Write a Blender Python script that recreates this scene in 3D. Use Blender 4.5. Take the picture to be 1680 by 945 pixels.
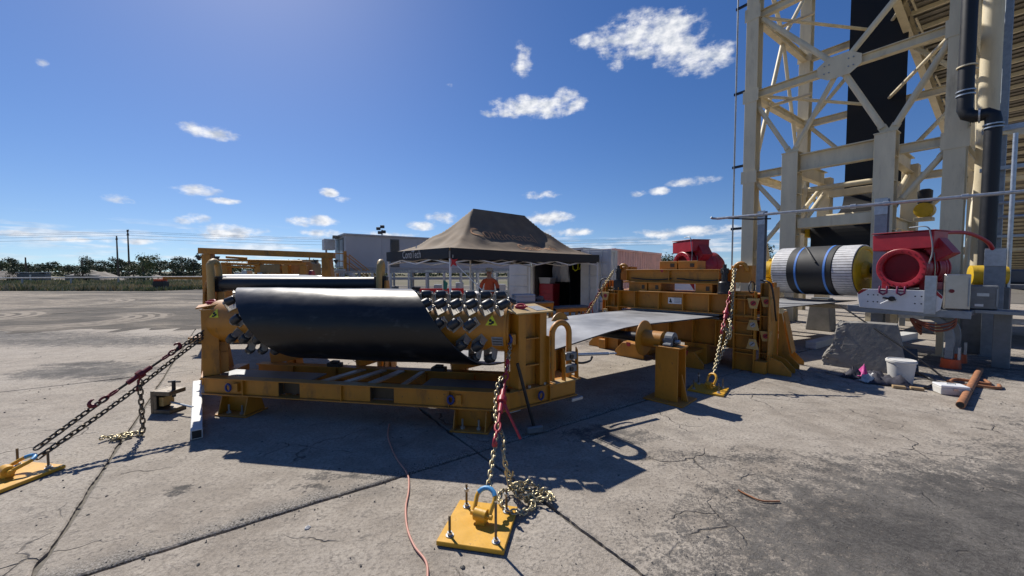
import bpy, bmesh, math, random
from mathutils import Vector, Matrix, Quaternion
from mathutils import noise as mnoise

for _o in list(bpy.data.objects):
    bpy.data.objects.remove(_o, do_unlink=True)
scene = bpy.context.scene
COL = scene.collection
R = math.radians
rnd = random.Random(7)

# ------------------------------------------------------------------ camera
cam_d = bpy.data.cameras.new('camera')
cam = bpy.data.objects.new('camera', cam_d)
COL.objects.link(cam)
cam_d.sensor_width = 36.0
cam_d.lens = 36.0 * 640.0 / 1680.0
cam_d.clip_start = 0.05
cam_d.clip_end = 4000
cam.location = (0, 0, 1.7)
cam.rotation_euler = (R(90) - math.atan(27.5 / 640.0), 0, 0)
scene.camera = cam

# ------------------------------------------------------------------ sky and sun
SUN_EL, SUN_AZ = R(46), R(-35)          # azimuth from +Y towards +X
S = Vector((math.sin(SUN_AZ) * math.cos(SUN_EL), math.cos(SUN_AZ) * math.cos(SUN_EL), math.sin(SUN_EL)))
SKY_STRENGTH = 0.08
world = bpy.data.worlds.new('World')
scene.world = world
world.use_nodes = True
wt = world.node_tree
wt.nodes.clear()

def wn(kind, **kw):
    n = wt.nodes.new(kind)
    for k, v in kw.items():
        setattr(n, k, v)
    return n

def wmath(op, a, b=None, c=None, clamp=False):
    n = wt.nodes.new('ShaderNodeMath')
    n.operation = op
    n.use_clamp = clamp
    for i, v in enumerate((a, b, c)):
        if v is None:
            continue
        if isinstance(v, (int, float)):
            n.inputs[i].default_value = v
        else:
            wt.links.new(v, n.inputs[i])
    return n.outputs[0]

sky = wn('ShaderNodeTexSky', sky_type='NISHITA', sun_disc=False)
sky.sun_elevation = SUN_EL
sky.sun_rotation = SUN_AZ
sky.altitude = 20
sky.air_density = 1.0
sky.dust_density = 0.2
sky.ozone_density = 2.0
tc = wn('ShaderNodeTexCoord')
lift = wn('ShaderNodeVectorMath', operation='ADD')      # thicker, whiter air at the horizon
lift.inputs[1].default_value = (0, 0, 0.075)
wt.links.new(tc.outputs['Generated'], lift.inputs[0])
wt.links.new(lift.outputs[0], sky.inputs[0])
sx = wn('ShaderNodeSeparateXYZ')
wt.links.new(tc.outputs['Generated'], sx.inputs[0])
az = wmath('MULTIPLY', wmath('ARCTAN2', sx.outputs[0], sx.outputs[1]), 180 / math.pi)
el = wmath('MULTIPLY', wmath('ARCSINE', sx.outputs[2]), 180 / math.pi)
cv = wn('ShaderNodeCombineXYZ')
wt.links.new(wmath('MULTIPLY', az, 0.1), cv.inputs[0])
wt.links.new(wmath('MULTIPLY', el, 0.17), cv.inputs[1])
nz = wn('ShaderNodeTexNoise')
nz.inputs['Scale'].default_value = 3.4
nz.inputs['Detail'].default_value = 9
nz.inputs['Roughness'].default_value = 0.62
wt.links.new(cv.outputs[0], nz.inputs['Vector'])
# individual fair-weather clouds: azimuth, elevation, half width, half height (degrees), weight
CLOUDS = [(22.3, 27.6, 4.2, 2.6, .95), (18.51, 29.16, 7.39, 2.7, 1), (12.45, 29.38, 4.76, 1.02, 0.7), (25.31, 25.55, 4.26, 1.87, 0.9), (22.32, 29.34, 4.06, 1.48, 0.9), (3.51, 22.36, 6.79, 1.64, 1), (8.02, 22.93, 2.68, 1.61, 0.85), (-1.32, 21.8, 3.35, 0.74, 0.7), (1.49, 27.73, 1.56, 2.05, 0.6), (-37.27, 15.7, 2.97, 0.96, 0.95), (-38.55, 9.13, 2.76, 0.75, 0.85), (-36.35, 8.23, 1.98, 0.43, 0.7), (-44.97, 7.36, 1.42, 0.54, 0.75), (-26.77, 6.48, 3.09, 0.88, 0.9), (-25.73, 4.96, 2.98, 0.69, 0.8), (-35.27, 4.57, 4.31, 1.08, 0.9), (-38.91, 5.99, 1.35, 0.68, 0.6), (-39.97, 5.63, 1.07, 0.5, 0.55), (-10.12, 7.56, 2.72, 0.96, 0.85), (-13.12, 6.47, 2.38, 0.74, 0.8), (5.32, 7.65, 3.73, 1.18, 0.95), (7.96, 5.62, 4.07, 0.76, 0.85), (4.16, 10.91, 2.76, 0.74, 0.8), (24.73, 11.65, 3.2, 0.76, 0.85), (20.38, 10.67, 1.56, 0.69, 0.75), (17.85, 10.59, 1.34, 0.5, 0.65), (22.77, 5.16, 5.86, 0.91, 0.9), (27.85, 5.18, 3.41, 0.87, 0.85), (-24.91, 10.25, 1.49, 0.58, 0.75), (-23.07, 9.46, 1.1, 0.49, 0.6), (-49.68, 18.6, 0.5, 0.44, 0.6), (14.55, 26.52, 1.19, 0.74, 0.7), (-8.7, 24.74, 0.77, 0.35, 0.5), (-17.27, 5.0, 4.08, 0.63, 0.75), (-51.37, 3.38, 2.53, 0.41, 0.75), (-49.21, 3.08, 2.68, 0.43, 0.7), (-44.43, 3.18, 2.65, 0.4, 0.6), (-62, 12, 5, 1.4, 0.8), (-78, 22, 6, 2.2, 0.8), (70, 26, 7, 2.8, 0.9), (-110, 18, 7, 2.0, 0.9), (140, 24, 8, 3.0, 0.9), (-165, 12, 6, 1.8, 0.8)]
ae = wn('ShaderNodeCombineXYZ')
wt.links.new(az, ae.inputs[0])
wt.links.new(el, ae.inputs[1])
acc = None
for a0, e0, hw, hh, wgt in CLOUDS:
    q = wn('ShaderNodeVectorMath', operation='MULTIPLY_ADD')
    wt.links.new(ae.outputs[0], q.inputs[0])
    q.inputs[1].default_value = (1 / hw, 1 / hh, 0)
    q.inputs[2].default_value = (-a0 / hw, -e0 / hh, 0)
    d2 = wn('ShaderNodeVectorMath', operation='DOT_PRODUCT')
    wt.links.new(q.outputs[0], d2.inputs[0])
    wt.links.new(q.outputs[0], d2.inputs[1])
    m = wmath('MULTIPLY_ADD', d2.outputs['Value'], -wgt, wgt)
    acc = m if acc is None else wmath('MAXIMUM', acc, m)
acc = wmath('MAXIMUM', acc, -1.0)
# cumulus field near the horizon, all round
cb = wn('ShaderNodeCombineXYZ')
wt.links.new(wmath('MULTIPLY', az, 0.085), cb.inputs[0])
wt.links.new(wmath('MULTIPLY', el, 0.75), cb.inputs[1])
nb = wn('ShaderNodeTexNoise')
nb.inputs['Scale'].default_value = 1.55
nb.inputs['Detail'].default_value = 6
nb.inputs['Roughness'].default_value = 0.58
wt.links.new(cb.outputs[0], nb.inputs['Vector'])
bde = wmath('MULTIPLY', wmath('SUBTRACT', el, 2.9), 1 / 2.9)
band = wmath('SUBTRACT', 1.0, wmath('MULTIPLY', bde, bde))
bandd = wmath('MULTIPLY', wmath('SUBTRACT', wmath('ADD', nb.outputs[0], wmath('MULTIPLY', band, 0.13)), 0.585), 6.0)
bandd = wmath('MULTIPLY', wmath('MINIMUM', wmath('MAXIMUM', bandd, 0.0), 1.0), wmath('MAXIMUM', band, 0.0))
dens = wmath('ADD', acc, wmath('MULTIPLY', wmath('SUBTRACT', nz.outputs[0], 0.47), 3.2))
mr = wn('ShaderNodeMapRange', interpolation_type='SMOOTHSTEP')
mr.inputs['From Min'].default_value = 0.12
mr.inputs['From Max'].default_value = 1.15
wt.links.new(dens, mr.inputs['Value'])
gate = wmath('MULTIPLY', wmath('ADD', acc, 0.35), 2.5, clamp=True)
cd = wmath('MULTIPLY', mr.outputs[0], gate)
cd = wmath('MAXIMUM', cd, wmath('MULTIPLY', bandd, 0.7))
cd = wmath('MULTIPLY', cd, 0.93)
# light and shade inside the clouds
n2 = wn('ShaderNodeTexNoise')
n2.inputs['Scale'].default_value = 7.0
n2.inputs['Detail'].default_value = 5
wt.links.new(cv.outputs[0], n2.inputs['Vector'])
ramp = wn('ShaderNodeValToRGB')
ramp.color_ramp.elements[0].position = 0.33
ramp.color_ramp.elements[0].color = (5.4, 5.9, 6.8, 1)
ramp.color_ramp.elements[1].position = 0.60
ramp.color_ramp.elements[1].color = (10.0, 10.0, 10.1, 1)
wt.links.new(n2.outputs[0], ramp.inputs[0])
hs = wn('ShaderNodeHueSaturation')
hs.inputs['Saturation'].default_value = 1.3
hs.inputs['Hue'].default_value = 0.512
wt.links.new(sky.outputs[0], hs.inputs['Color'])
mx = wn('ShaderNodeMixRGB')
wt.links.new(cd, mx.inputs[0])
wt.links.new(hs.outputs[0], mx.inputs[1])
wt.links.new(ramp.outputs[0], mx.inputs[2])
bg = wn('ShaderNodeBackground')
bg.inputs['Strength'].default_value = SKY_STRENGTH
wt.links.new(mx.outputs[0], bg.inputs['Color'])
wo = wn('ShaderNodeOutputWorld')
wt.links.new(bg.outputs[0], wo.inputs[0])

sun_d = bpy.data.lights.new('sun', 'SUN')
sun_d.energy = 4.8
sun_d.angle = R(0.53)
sun_d.color = (1.0, 0.94, 0.85)
sun = bpy.data.objects.new('sun', sun_d)
COL.objects.link(sun)
sun.rotation_euler = (-S).to_track_quat('-Z', 'Y').to_euler()
sun.location = S * 60

vs = scene.view_settings
vs.view_transform = 'Standard'
vs.look = 'None'
vs.exposure = 0.32
vs.gamma = 1.0
vs.use_curve_mapping = False

# ------------------------------------------------------------------ materials
M = {}

def mat(name, col, rough=0.5, metal=0.0, var=0.25, vscale=6.0, dust=0.0, bump=0.0, bscale=60.0, dirt=0.0, spec=0.5,
        dustcol=(.30, .26, .20), dirtcol=(.03, .026, .022), vstretch=(1, 1, 1), coat=0.0, sheen=0.0, chip=0.0, chipcol=(.09, .045, .028)):
    m = bpy.data.materials.new(name)
    m.use_nodes = True
    t = m.node_tree
    b = t.nodes['Principled BSDF']
    L = t.links.new
    tcn = t.nodes.new('ShaderNodeTexCoord')
    mp = t.nodes.new('ShaderNodeMapping')
    mp.inputs['Scale'].default_value = vstretch
    L(tcn.outputs['Object'], mp.inputs[0])
    n = t.nodes.new('ShaderNodeTexNoise')
    n.inputs['Scale'].default_value = vscale
    n.inputs['Detail'].default_value = 7
    n.inputs['Roughness'].default_value = 0.6
    L(mp.outputs[0], n.inputs['Vector'])
    rp = t.nodes.new('ShaderNodeValToRGB')
    rp.color_ramp.elements[0].position = .28
    rp.color_ramp.elements[1].position = .72
    rp.color_ramp.elements[0].color = tuple(c * (1 - var) for c in col) + (1,)
    rp.color_ramp.elements[1].color = tuple(min(1, c * (1 + var)) for c in col) + (1,)
    L(n.outputs[0], rp.inputs[0])
    out = rp.outputs[0]
    if dirt > 0:
        n3 = t.nodes.new('ShaderNodeTexNoise')
        n3.inputs['Scale'].default_value = vscale * .8
        n3.inputs['Detail'].default_value = 9
        n3.inputs['Roughness'].default_value = .7
        L(mp.outputs[0], n3.inputs['Vector'])
        r3 = t.nodes.new('ShaderNodeMapRange')
        r3.inputs['From Min'].default_value = .56
        r3.inputs['From Max'].default_value = .70
        r3.inputs['To Max'].default_value = dirt
        L(n3.outputs[0], r3.inputs[0])
        x = t.nodes.new('ShaderNodeMixRGB')
        L(r3.outputs[0], x.inputs[0])
        L(out, x.inputs[1])
        x.inputs[2].default_value = dirtcol + (1,)
        out = x.outputs[0]
    if chip > 0:
        n5 = t.nodes.new('ShaderNodeTexNoise')
        n5.inputs['Scale'].default_value = 16
        n5.inputs['Detail'].default_value = 8
        n5.inputs['Roughness'].default_value = .72
        L(tcn.outputs['Object'], n5.inputs['Vector'])
        r5 = t.nodes.new('ShaderNodeMapRange')
        r5.inputs['From Min'].default_value = .635
        r5.inputs['From Max'].default_value = .665
        r5.inputs['To Max'].default_value = chip
        L(n5.outputs[0], r5.inputs[0])
        x = t.nodes.new('ShaderNodeMixRGB')
        L(r5.outputs[0], x.inputs[0])
        L(out, x.inputs[1])
        x.inputs[2].default_value = chipcol + (1,)
        out = x.outputs[0]
    if dust > 0:
        g = t.nodes.new('ShaderNodeNewGeometry')
        sp = t.nodes.new('ShaderNodeSeparateXYZ')
        L(g.outputs['True Normal'], sp.inputs[0])
        r2 = t.nodes.new('ShaderNodeMapRange')
        r2.inputs['From Min'].default_value = .2
        r2.inputs['From Max'].default_value = 1
        r2.inputs['To Max'].default_value = dust
        L(sp.outputs[2], r2.inputs[0])
        mu = t.nodes.new('ShaderNodeMath')
        mu.operation = 'MULTIPLY'
        L(r2.outputs[0], mu.inputs[0])
        n4 = t.nodes.new('ShaderNodeTexNoise')
        n4.inputs['Scale'].default_value = vscale * 1.7
        n4.inputs['Detail'].default_value = 6
        L(tcn.outputs['Object'], n4.inputs['Vector'])
        mm = t.nodes.new('ShaderNodeMath')
        mm.operation = 'MULTIPLY_ADD'
        mm.inputs[1].default_value = 1.3
        mm.inputs[2].default_value = .25
        L(n4.outputs[0], mm.inputs[0])
        L(mm.outputs[0], mu.inputs[1])
        x = t.nodes.new('ShaderNodeMixRGB')
        mu.use_clamp = True
        L(mu.outputs[0], x.inputs[0])
        L(out, x.inputs[1])
        x.inputs[2].default_value = dustcol + (1,)
        out = x.outputs[0]
    L(out, b.inputs['Base Color'])
    b.inputs['Metallic'].default_value = metal
    b.inputs['Specular IOR Level'].default_value = spec
    b.inputs['Coat Weight'].default_value = coat
    if sheen:
        b.inputs['Sheen Weight'].default_value = sheen
    rr = t.nodes.new('ShaderNodeMapRange')
    rr.inputs['To Min'].default_value = max(.03, rough - .14)
    rr.inputs['To Max'].default_value = min(1, rough + .14)
    L(n.outputs[0], rr.inputs[0])
    L(rr.outputs[0], b.inputs['Roughness'])
    if bump > 0:
        nb_ = t.nodes.new('ShaderNodeTexNoise')
        nb_.inputs['Scale'].default_value = bscale
        nb_.inputs['Detail'].default_value = 5
        L(tcn.outputs['Object'], nb_.inputs['Vector'])
        bp = t.nodes.new('ShaderNodeBump')
        bp.inputs['Strength'].default_value = bump
        bp.inputs['Distance'].default_value = .01
        L(nb_.outputs[0], bp.inputs['Height'])
        L(bp.outputs[0], b.inputs['Normal'])
    M[name] = m
    return m

mat('ochre', (.45, .185, .014), .45, var=.2, vscale=5, dust=.2, dirt=.62, bump=.12, bscale=40, dirtcol=(.075, .04, .018), vstretch=(1, 1, .4), chip=.8)
mat('ochre_pale', (.46, .30, .10), .55, var=.15, vscale=5, dust=.35, dirt=.25, bump=.1)
mat('ochre_dusty', (.30, .20, .085), .7, var=.2, vscale=4, dust=.5, dirt=.3, dustcol=(.42, .36, .26))
mat('plate_yellow', (.62, .33, .025), .42, var=.12, vscale=8, dust=.05, dirt=.35, bump=.08, dirtcol=(.22, .12, .04), chip=.5)
mat('bright_yellow', (.62, .40, .015), .4, var=.15, vscale=5, dust=.15, dirt=.5, dirtcol=(.07, .045, .02))
mat('steel_edge', (.07, .055, .035), .55, metal=.3, var=.3)
mat('cream', (.66, .575, .40), .55, var=.14, vscale=3, dirt=.42, vstretch=(1, 1, .22), dirtcol=(.27, .20, .12), bump=.05, chip=.3, chipcol=(.22, .12, .06))
mat('galv', (.42, .45, .48), .42, metal=.75, var=.2, vscale=14, dirt=.15, dirtcol=(.18, .18, .18))
mat('galv_dull', (.26, .29, .32), .5, metal=.55, var=.2, vscale=10)
mat('stainless', (.42, .40, .37), .33, metal=.85, var=.15, vscale=4, dirt=.2, dirtcol=(.2, .16, .12))
mat('belt_top', (.005, .0055, .007), .36, var=.35, vscale=5, bump=.22, bscale=3.5, dirt=.6, dirtcol=(.045, .046, .048), spec=.4, dust=.20, dustcol=(.15, .155, .16), vstretch=(1, 2.2, 2.2))
mat('belt_under', (.26, .265, .27), .50, var=.5, vscale=1.5, dirt=.45, dirtcol=(.12, .125, .135), bump=.12, bscale=5, vstretch=(1, 1, 1))
mat('belt_black', (.006, .0065, .008), .55, var=.3, vscale=3, spec=.35)
mat('belt_edge', (.05, .05, .052), .6)
mat('rubber', (.022, .025, .03), .42, var=.3, vscale=12, dust=.12, dustcol=(.2, .2, .2))
mat('pipe_black', (.006, .0065, .009), .5, var=.3)
mat('black_steel', (.02, .02, .022), .45, metal=.2, var=.3)
mat('grey_steel', (.17, .18, .19), .5, metal=.4, var=.25, dirt=.2)
mat('bracket_steel', (.37, .35, .31), .42, metal=.45, var=.3, dirt=.3)
mat('red_paint', (.33, .010, .022), .40, var=.22, vscale=4, dust=.22, dirt=.5, dirtcol=(.13, .012, .014), chip=.35, chipcol=(.10, .03, .03))
mat('red_dark', (.14, .006, .012), .5, var=.2)
mat('red_binder', (.36, .02, .035), .42, var=.25, vscale=20, dirt=.3, dirtcol=(.09, .02, .02))
mat('red_binder_old', (.16, .012, .02), .5, var=.25, vscale=20, dirt=.3, dirtcol=(.05, .02, .02))
mat('red_plastic', (.52, .012, .014), .4, var=.1)
mat('orange_plastic', (.65, .09, .02), .5, var=.2)
mat('chain_gold', (.46, .40, .26), .42, metal=.85, var=.35, vscale=30, dirt=.25, dirtcol=(.1, .08, .05))
mat('chain_dark', (.13, .11, .085), .48, metal=.7, var=.4, vscale=30, dirt=.3, dirtcol=(.05, .04, .03))
mat('blue_paint', (.06, .27, .52), .45, var=.2, vscale=30, dirt=.2)
mat('blue_dark', (.02, .035, .16), .45, var=.2)
mat('blue_strap', (.07, .22, .62), .55, var=.15)
mat('white_paint', (.72, .73, .74), .45, var=.08, dirt=.2, dirtcol=(.35, .33, .3))
mat('white_old', (.58, .57, .54), .6, var=.15, vscale=5, dirt=.5, dirtcol=(.25, .22, .18))
mat('lag_white', (.60, .60, .60), .6, var=.2, vscale=9, dirt=.35, dirtcol=(.3, .29, .3))
mat('lag_black', (.015, .0165, .019), .62, var=.3, vscale=4, dust=.22, dustcol=(.17, .17, .16))
mat('wood', (.36, .25, .13), .7, var=.3, vscale=4, vstretch=(1, 1, 8))
mat('timber_grey', (.55, .55, .53), .55, var=.2, vscale=6, vstretch=(8, 1, 8))
mat('rust', (.30, .13, .06), .8, var=.4, vscale=12, dirt=.3, bump=.2)
mat('cord_pink', (.52, .25, .19), .55, var=.1)
mat('cord_orange', (.20, .05, .02), .55, var=.2)
mat('tent', (.165, .12, .078), .85, var=.28, vscale=2.4, dirt=.35, dirtcol=(.10, .075, .05), bump=.4, bscale=9, sheen=.0)
mat('tent_dark', (.022, .024, .027), .75, var=.25, vscale=4, bump=.2, bscale=10)
mat('print_orange', (.52, .27, .13), .85, var=.2)
mat('print_white', (.55, .55, .53), .7, var=.15, vscale=15)
mat('print_black', (.012, .012, .012), .6, var=.1)
mat('print_grey', (.25, .26, .28), .6, var=.2, vscale=40)
mat('sign_yellow', (.72, .68, .02), .4, var=.08)
mat('panel_grey', (.40, .41, .43), .55, var=.06, vscale=1.2, dirt=.12, dirtcol=(.28, .28, .28))
mat('panel_dark', (.10, .11, .12), .5, var=.1)
mat('cont_white', (.60, .60, .58), .5, var=.1, vscale=2, dirt=.3, dirtcol=(.35, .28, .22))
mat('cont_pink', (.74, .44, .39), .55, var=.14, vscale=2, dirt=.3, dirtcol=(.40, .22, .18))
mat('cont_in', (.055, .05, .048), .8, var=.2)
mat('glass', (.03, .04, .05), .12, var=.05)
mat('teal', (.02, .22, .20), .5)
mat('green_mesh', (.02, .06, .035), .6, var=.3)
mat('deck_sheet', (.25, .225, .185), .7, var=.3, vscale=3, dirt=.5, dirtcol=(.10, .085, .07))
mat('magenta', (.45, .03, .22), .6)
mat('maroon', (.16, .012, .06), .5)
mat('rag_dark', (.035, .035, .05), .9, var=.7, vscale=16)
mat('rag_white', (.5, .5, .5), .9, var=.3, vscale=16)
mat('skin', (.36, .19, .13), .55, var=.1)
mat('hat', (.48, .40, .28), .85, var=.1)
mat('shirt_orange', (.60, .10, .03), .8, var=.12)
mat('navy', (.014, .016, .03), .85, var=.2)
mat('reflective', (.62, .60, .52), .5, var=.1)
mat('concrete_block', (.21, .20, .18), .9, var=.25, vscale=4, dirt=.4, dirtcol=(.17, .16, .14), bump=.35, bscale=70)
mat('bark', (.10, .075, .055), .9, var=.3)
mat('leaf_dark', (.055, .075, .035), .7, var=.45, vscale=.7)
mat('leaf_mid', (.11, .135, .055), .7, var=.4, vscale=.7)
mat('leaf_pale', (.24, .25, .11), .75, var=.4, vscale=.8)
mat('dry_grass', (.40, .34, .20), .9, var=.45, vscale=.25)
mat('stockpile', (.19, .17, .145), .95, var=.5, vscale=.9, bump=.6, bscale=2)
mat('rubble', (.10, .095, .088), .9, var=.4, vscale=10)
# ------------------------------------------------------------------ mesh helpers
def V(*a):
    return Vector(a if len(a) > 1 else a[0])

def frame(d, up=(0, 0, 1)):
    d = Vector(d).normalized()
    u = Vector(up)
    if abs(d.dot(u.normalized())) > .98:
        u = Vector((0, 1, 0)) if abs(d.y) < .9 else Vector((1, 0, 0))
    s = d.cross(u).normalized()
    return d, s, s.cross(d).normalized()

class MB:
    def __init__(self):
        self.v, self.f, self.m = [], [], []

    def add(self, vs, fs, mi=0):
        o = len(self.v)
        self.v += [tuple(p) for p in vs]
        self.f += [tuple(i + o for i in f) for f in fs]
        self.m += [mi] * len(fs)
        return self

    def box(self, x0, x1, y0, y1, z0, z1, mi=0):
        vs = [(x0, y0, z0), (x1, y0, z0), (x1, y1, z0), (x0, y1, z0), (x0, y0, z1), (x1, y0, z1), (x1, y1, z1), (x0, y1, z1)]
        return self.add(vs, [(0, 3, 2, 1), (4, 5, 6, 7), (0, 1, 5, 4), (1, 2, 6, 5), (2, 3, 7, 6), (3, 0, 4, 7)], mi)

    def bar(self, p0, p1, w, h, up=(0, 0, 1), mi=0, w1=None, h1=None):
        p0, p1 = Vector(p0), Vector(p1)
        d, s, u = frame(p1 - p0, up)
        w1 = w if w1 is None else w1
        h1 = h if h1 is None else h1
        vs = []
        for p, a, b in ((p0, w, h), (p1, w1, h1)):
            for i, j in ((-1, -1), (1, -1), (1, 1), (-1, 1)):
                vs.append(p + s * (i * a / 2) + u * (j * b / 2))
        return self.add(vs, [(0, 1, 2, 3), (7, 6, 5, 4), (0, 4, 5, 1), (1, 5, 6, 2), (2, 6, 7, 3), (3, 7, 4, 0)], mi)

    def ibeam(self, p0, p1, w, h, t=.012, up=(0, 0, 1), mi=0):
        p0, p1 = Vector(p0), Vector(p1)
        d, s, u = frame(p1 - p0, up)
        self.bar(p0 + u * (h / 2 - t / 2), p1 + u * (h / 2 - t / 2), w, t, up, mi)
        self.bar(p0 - u * (h / 2 - t / 2), p1 - u * (h / 2 - t / 2), w, t, up, mi)
        self.bar(p0, p1, t * .8, h - 2 * t, up, mi)
        return self

    def cyl(self, p0, p1, r, seg=16, r1=None, caps=True, mi=0, up=(0, 0, 1)):
        p0, p1 = Vector(p0), Vector(p1)
        r1 = r if r1 is None else r1
        d, s, u = frame(p1 - p0, up)
        vs = []
        for p, q in ((p0, r), (p1, r1)):
            for i in range(seg):
                a = 2 * math.pi * i / seg
                vs.append(p + s * (math.cos(a) * q) + u * (math.sin(a) * q))
        fs = [(i, (i + 1) % seg, seg + (i + 1) % seg, seg + i) for i in range(seg)]
        if caps:
            fs += [tuple(reversed(range(seg))), tuple(range(seg, 2 * seg))]
        return self.add(vs, fs, mi)

    def tube(self, pts, r, seg=8, mi=0, closed=False, caps=True):
        pts = [Vector(p) for p in pts]
        n = len(pts)
        rs = r if isinstance(r, (list, tuple)) else [r] * n
        vs = []
        prev = None
        for i, p in enumerate(pts):
            a = pts[(i - 1) % n] if (closed or i > 0) else p
            b = pts[(i + 1) % n] if (closed or i < n - 1) else p
            d = (b - a).normalized()
            if prev is None:
                _, s, u = frame(d)
            else:
                s = prev - d * prev.dot(d)
                s = s.normalized() if s.length > 1e-6 else frame(d)[1]
                u = s.cross(d)
            prev = s
            for k in range(seg):
                t = 2 * math.pi * k / seg
                vs.append(p + s * (math.cos(t) * rs[i]) + u * (math.sin(t) * rs[i]))
        fs = []
        for i in range(n if closed else n - 1):
            j = (i + 1) % n
            for k in range(seg):
                fs.append((i * seg + k, i * seg + (k + 1) % seg, j * seg + (k + 1) % seg, j * seg + k))
        if caps and not closed:
            fs += [tuple(reversed(range(seg))), tuple(range((n - 1) * seg, n * seg))]
        return self.add(vs, fs, mi)

    def prism(self, poly, ext, mi=0):
        poly = [Vector(p) for p in poly]
        e = Vector(ext)
        n = len(poly)
        nrm = Vector((0, 0, 0))
        for i in range(n):
            nrm += poly[i].cross(poly[(i + 1) % n])
        if nrm.dot(e) > 0:
            poly = poly[::-1]
        vs = poly + [p + e for p in poly]
        fs = [tuple(range(n)), tuple(reversed(range(n, 2 * n)))]
        fs += [(i, n + i, n + (i + 1) % n, (i + 1) % n) for i in range(n)]
        return self.add(vs, fs, mi)

    def lathe(self, prof, org=(0, 0, 0), axis=(0, 0, 1), seg=24, mi=0):
        d, s, u = frame(axis)
        o = Vector(org)
        vs = []
        for t, r in prof:
            for k in range(seg):
                a = 2 * math.pi * k / seg
                vs.append(o + d * t + s * (math.cos(a) * r) + u * (math.sin(a) * r))
        fs = []
        for i in range(len(prof) - 1):
            for k in range(seg):
                fs.append((i * seg + k, i * seg + (k + 1) % seg, (i + 1) * seg + (k + 1) % seg, (i + 1) * seg + k))
        if prof[0][1] > 1e-4:
            fs.append(tuple(reversed(range(seg))))
        if prof[-1][1] > 1e-4:
            fs.append(tuple(range((len(prof) - 1) * seg, len(prof) * seg)))
        return self.add(vs, fs, mi)

    def grid(self, rows, mi=0):
        n = len(rows[0])
        vs = [p for r_ in rows for p in r_]
        fs = [(i * n + j, i * n + j + 1, (i + 1) * n + j + 1, (i + 1) * n + j) for i in range(len(rows) - 1) for j in range(n - 1)]
        return self.add(vs, fs, mi)

    def mesh(self, name, mats, smooth=None):
        me = bpy.data.meshes.new(name)
        me.from_pydata(self.v, [], self.f)
        for mm in mats:
            me.materials.append(M[mm])
        if len(mats) > 1:
            me.polygons.foreach_set('material_index', self.m)
        me.validate()
        bm = bmesh.new()
        bm.from_mesh(me)
        bmesh.ops.recalc_face_normals(bm, faces=bm.faces)
        bm.to_mesh(me)
        bm.free()
        if smooth:
            me.polygons.foreach_set('use_smooth', [True] * len(me.polygons))
            me.set_sharp_from_angle(angle=R(smooth))
        me.update()
        return me

    def obj(self, name, mats, parent=None, smooth=None, bevel=0, label=None):
        if isinstance(mats, str):
            mats = [mats]
        o = bpy.data.objects.new(name, self.mesh(name, mats, smooth))
        COL.objects.link(o)
        if parent is not None:
            o.parent = parent
        if bevel:
            b = o.modifiers.new('bevel', 'BEVEL')
            b.width = bevel
            b.segments = 1
            b.limit_method = 'ANGLE'
            b.angle_limit = R(50)
        if label:
            o['label'] = label
        return o

def tag(o, label, cat, group=None):
    o['label'] = label
    o['category'] = cat
    if group:
        o['group'] = group
    return o

def thing(name, label, cat, loc=(0, 0, 0), rz=0, group=None):
    o = bpy.data.objects.new(name, None)
    o.empty_display_size = .1
    COL.objects.link(o)
    o.location = loc
    o.rotation_euler = (0, 0, rz)
    return tag(o, label, cat, group)

def put(name, me, parent, loc=(0, 0, 0), rot=None, scale=None):
    o = bpy.data.objects.new(name, me)
    COL.objects.link(o)
    o.parent = parent
    o.location = loc
    if rot is not None:
        if isinstance(rot, Quaternion):
            o.rotation_mode = 'QUATERNION'
            o.rotation_quaternion = rot
        else:
            o.rotation_euler = rot
    if scale:
        o.scale = scale
    return o

def text_polys(body, size, extrude=0.0):
    """vertices and faces of built-in font lettering, lying in XY, left-bottom at origin"""
    cu = bpy.data.curves.new('lettering', 'FONT')
    cu.body = body
    cu.size = size
    cu.resolution_u = 3
    o = bpy.data.objects.new('lettering', cu)
    COL.objects.link(o)
    bpy.context.view_layer.update()
    me = bpy.data.meshes.new_from_object(o.evaluated_get(bpy.context.evaluated_depsgraph_get()))
    vs = [v.co.copy() for v in me.vertices]
    fs = [tuple(p.vertices) for p in me.polygons]
    bpy.data.objects.remove(o, do_unlink=True)
    bpy.data.curves.remove(cu)
    bpy.data.meshes.remove(me)
    return vs, fs

def lettering(name, body, size, org, xdir, ydir, mat_, parent, off=.002, squash=1.0):
    vs, fs = text_polys(body, size)
    X, Y = Vector(xdir).normalized(), Vector(ydir).normalized()
    N = X.cross(Y)
    mb = MB()
    mb.add([Vector(org) + X * (v.x * squash) + Y * v.y + N * off for v in vs], fs)
    me = bpy.data.meshes.new(name)
    me.from_pydata(mb.v, [], mb.f)
    me.materials.append(M[mat_])
    o = bpy.data.objects.new(name, me)
    COL.objects.link(o)
    o.parent = parent
    return o

def lerp(a, b, t):
    return Vector(a) * (1 - t) + Vector(b) * t

def smoothpath(pts, n=6):
    """Catmull-Rom through the points"""
    P = [Vector(p) for p in pts]
    P = [P[0] * 2 - P[1]] + P + [P[-1] * 2 - P[-2]]
    out = []
    for i in range(1, len(P) - 2):
        for k in range(n):
            t = k / n
            a, b, c, d = P[i - 1], P[i], P[i + 1], P[i + 2]
            out.append(.5 * ((2 * b) + (c - a) * t + (2 * a - 5 * b + 4 * c - d) * t * t + (3 * b - a - 3 * c + d) * t ** 3))
    out.append(P[-2])
    return out

def rough(mb, amp, sc, seed=0):
    mb.v = [tuple(Vector(p) + mnoise.noise_vector(Vector(p) * sc + Vector((seed, seed, 0))) * amp) for p in mb.v]
    return mb
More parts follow.
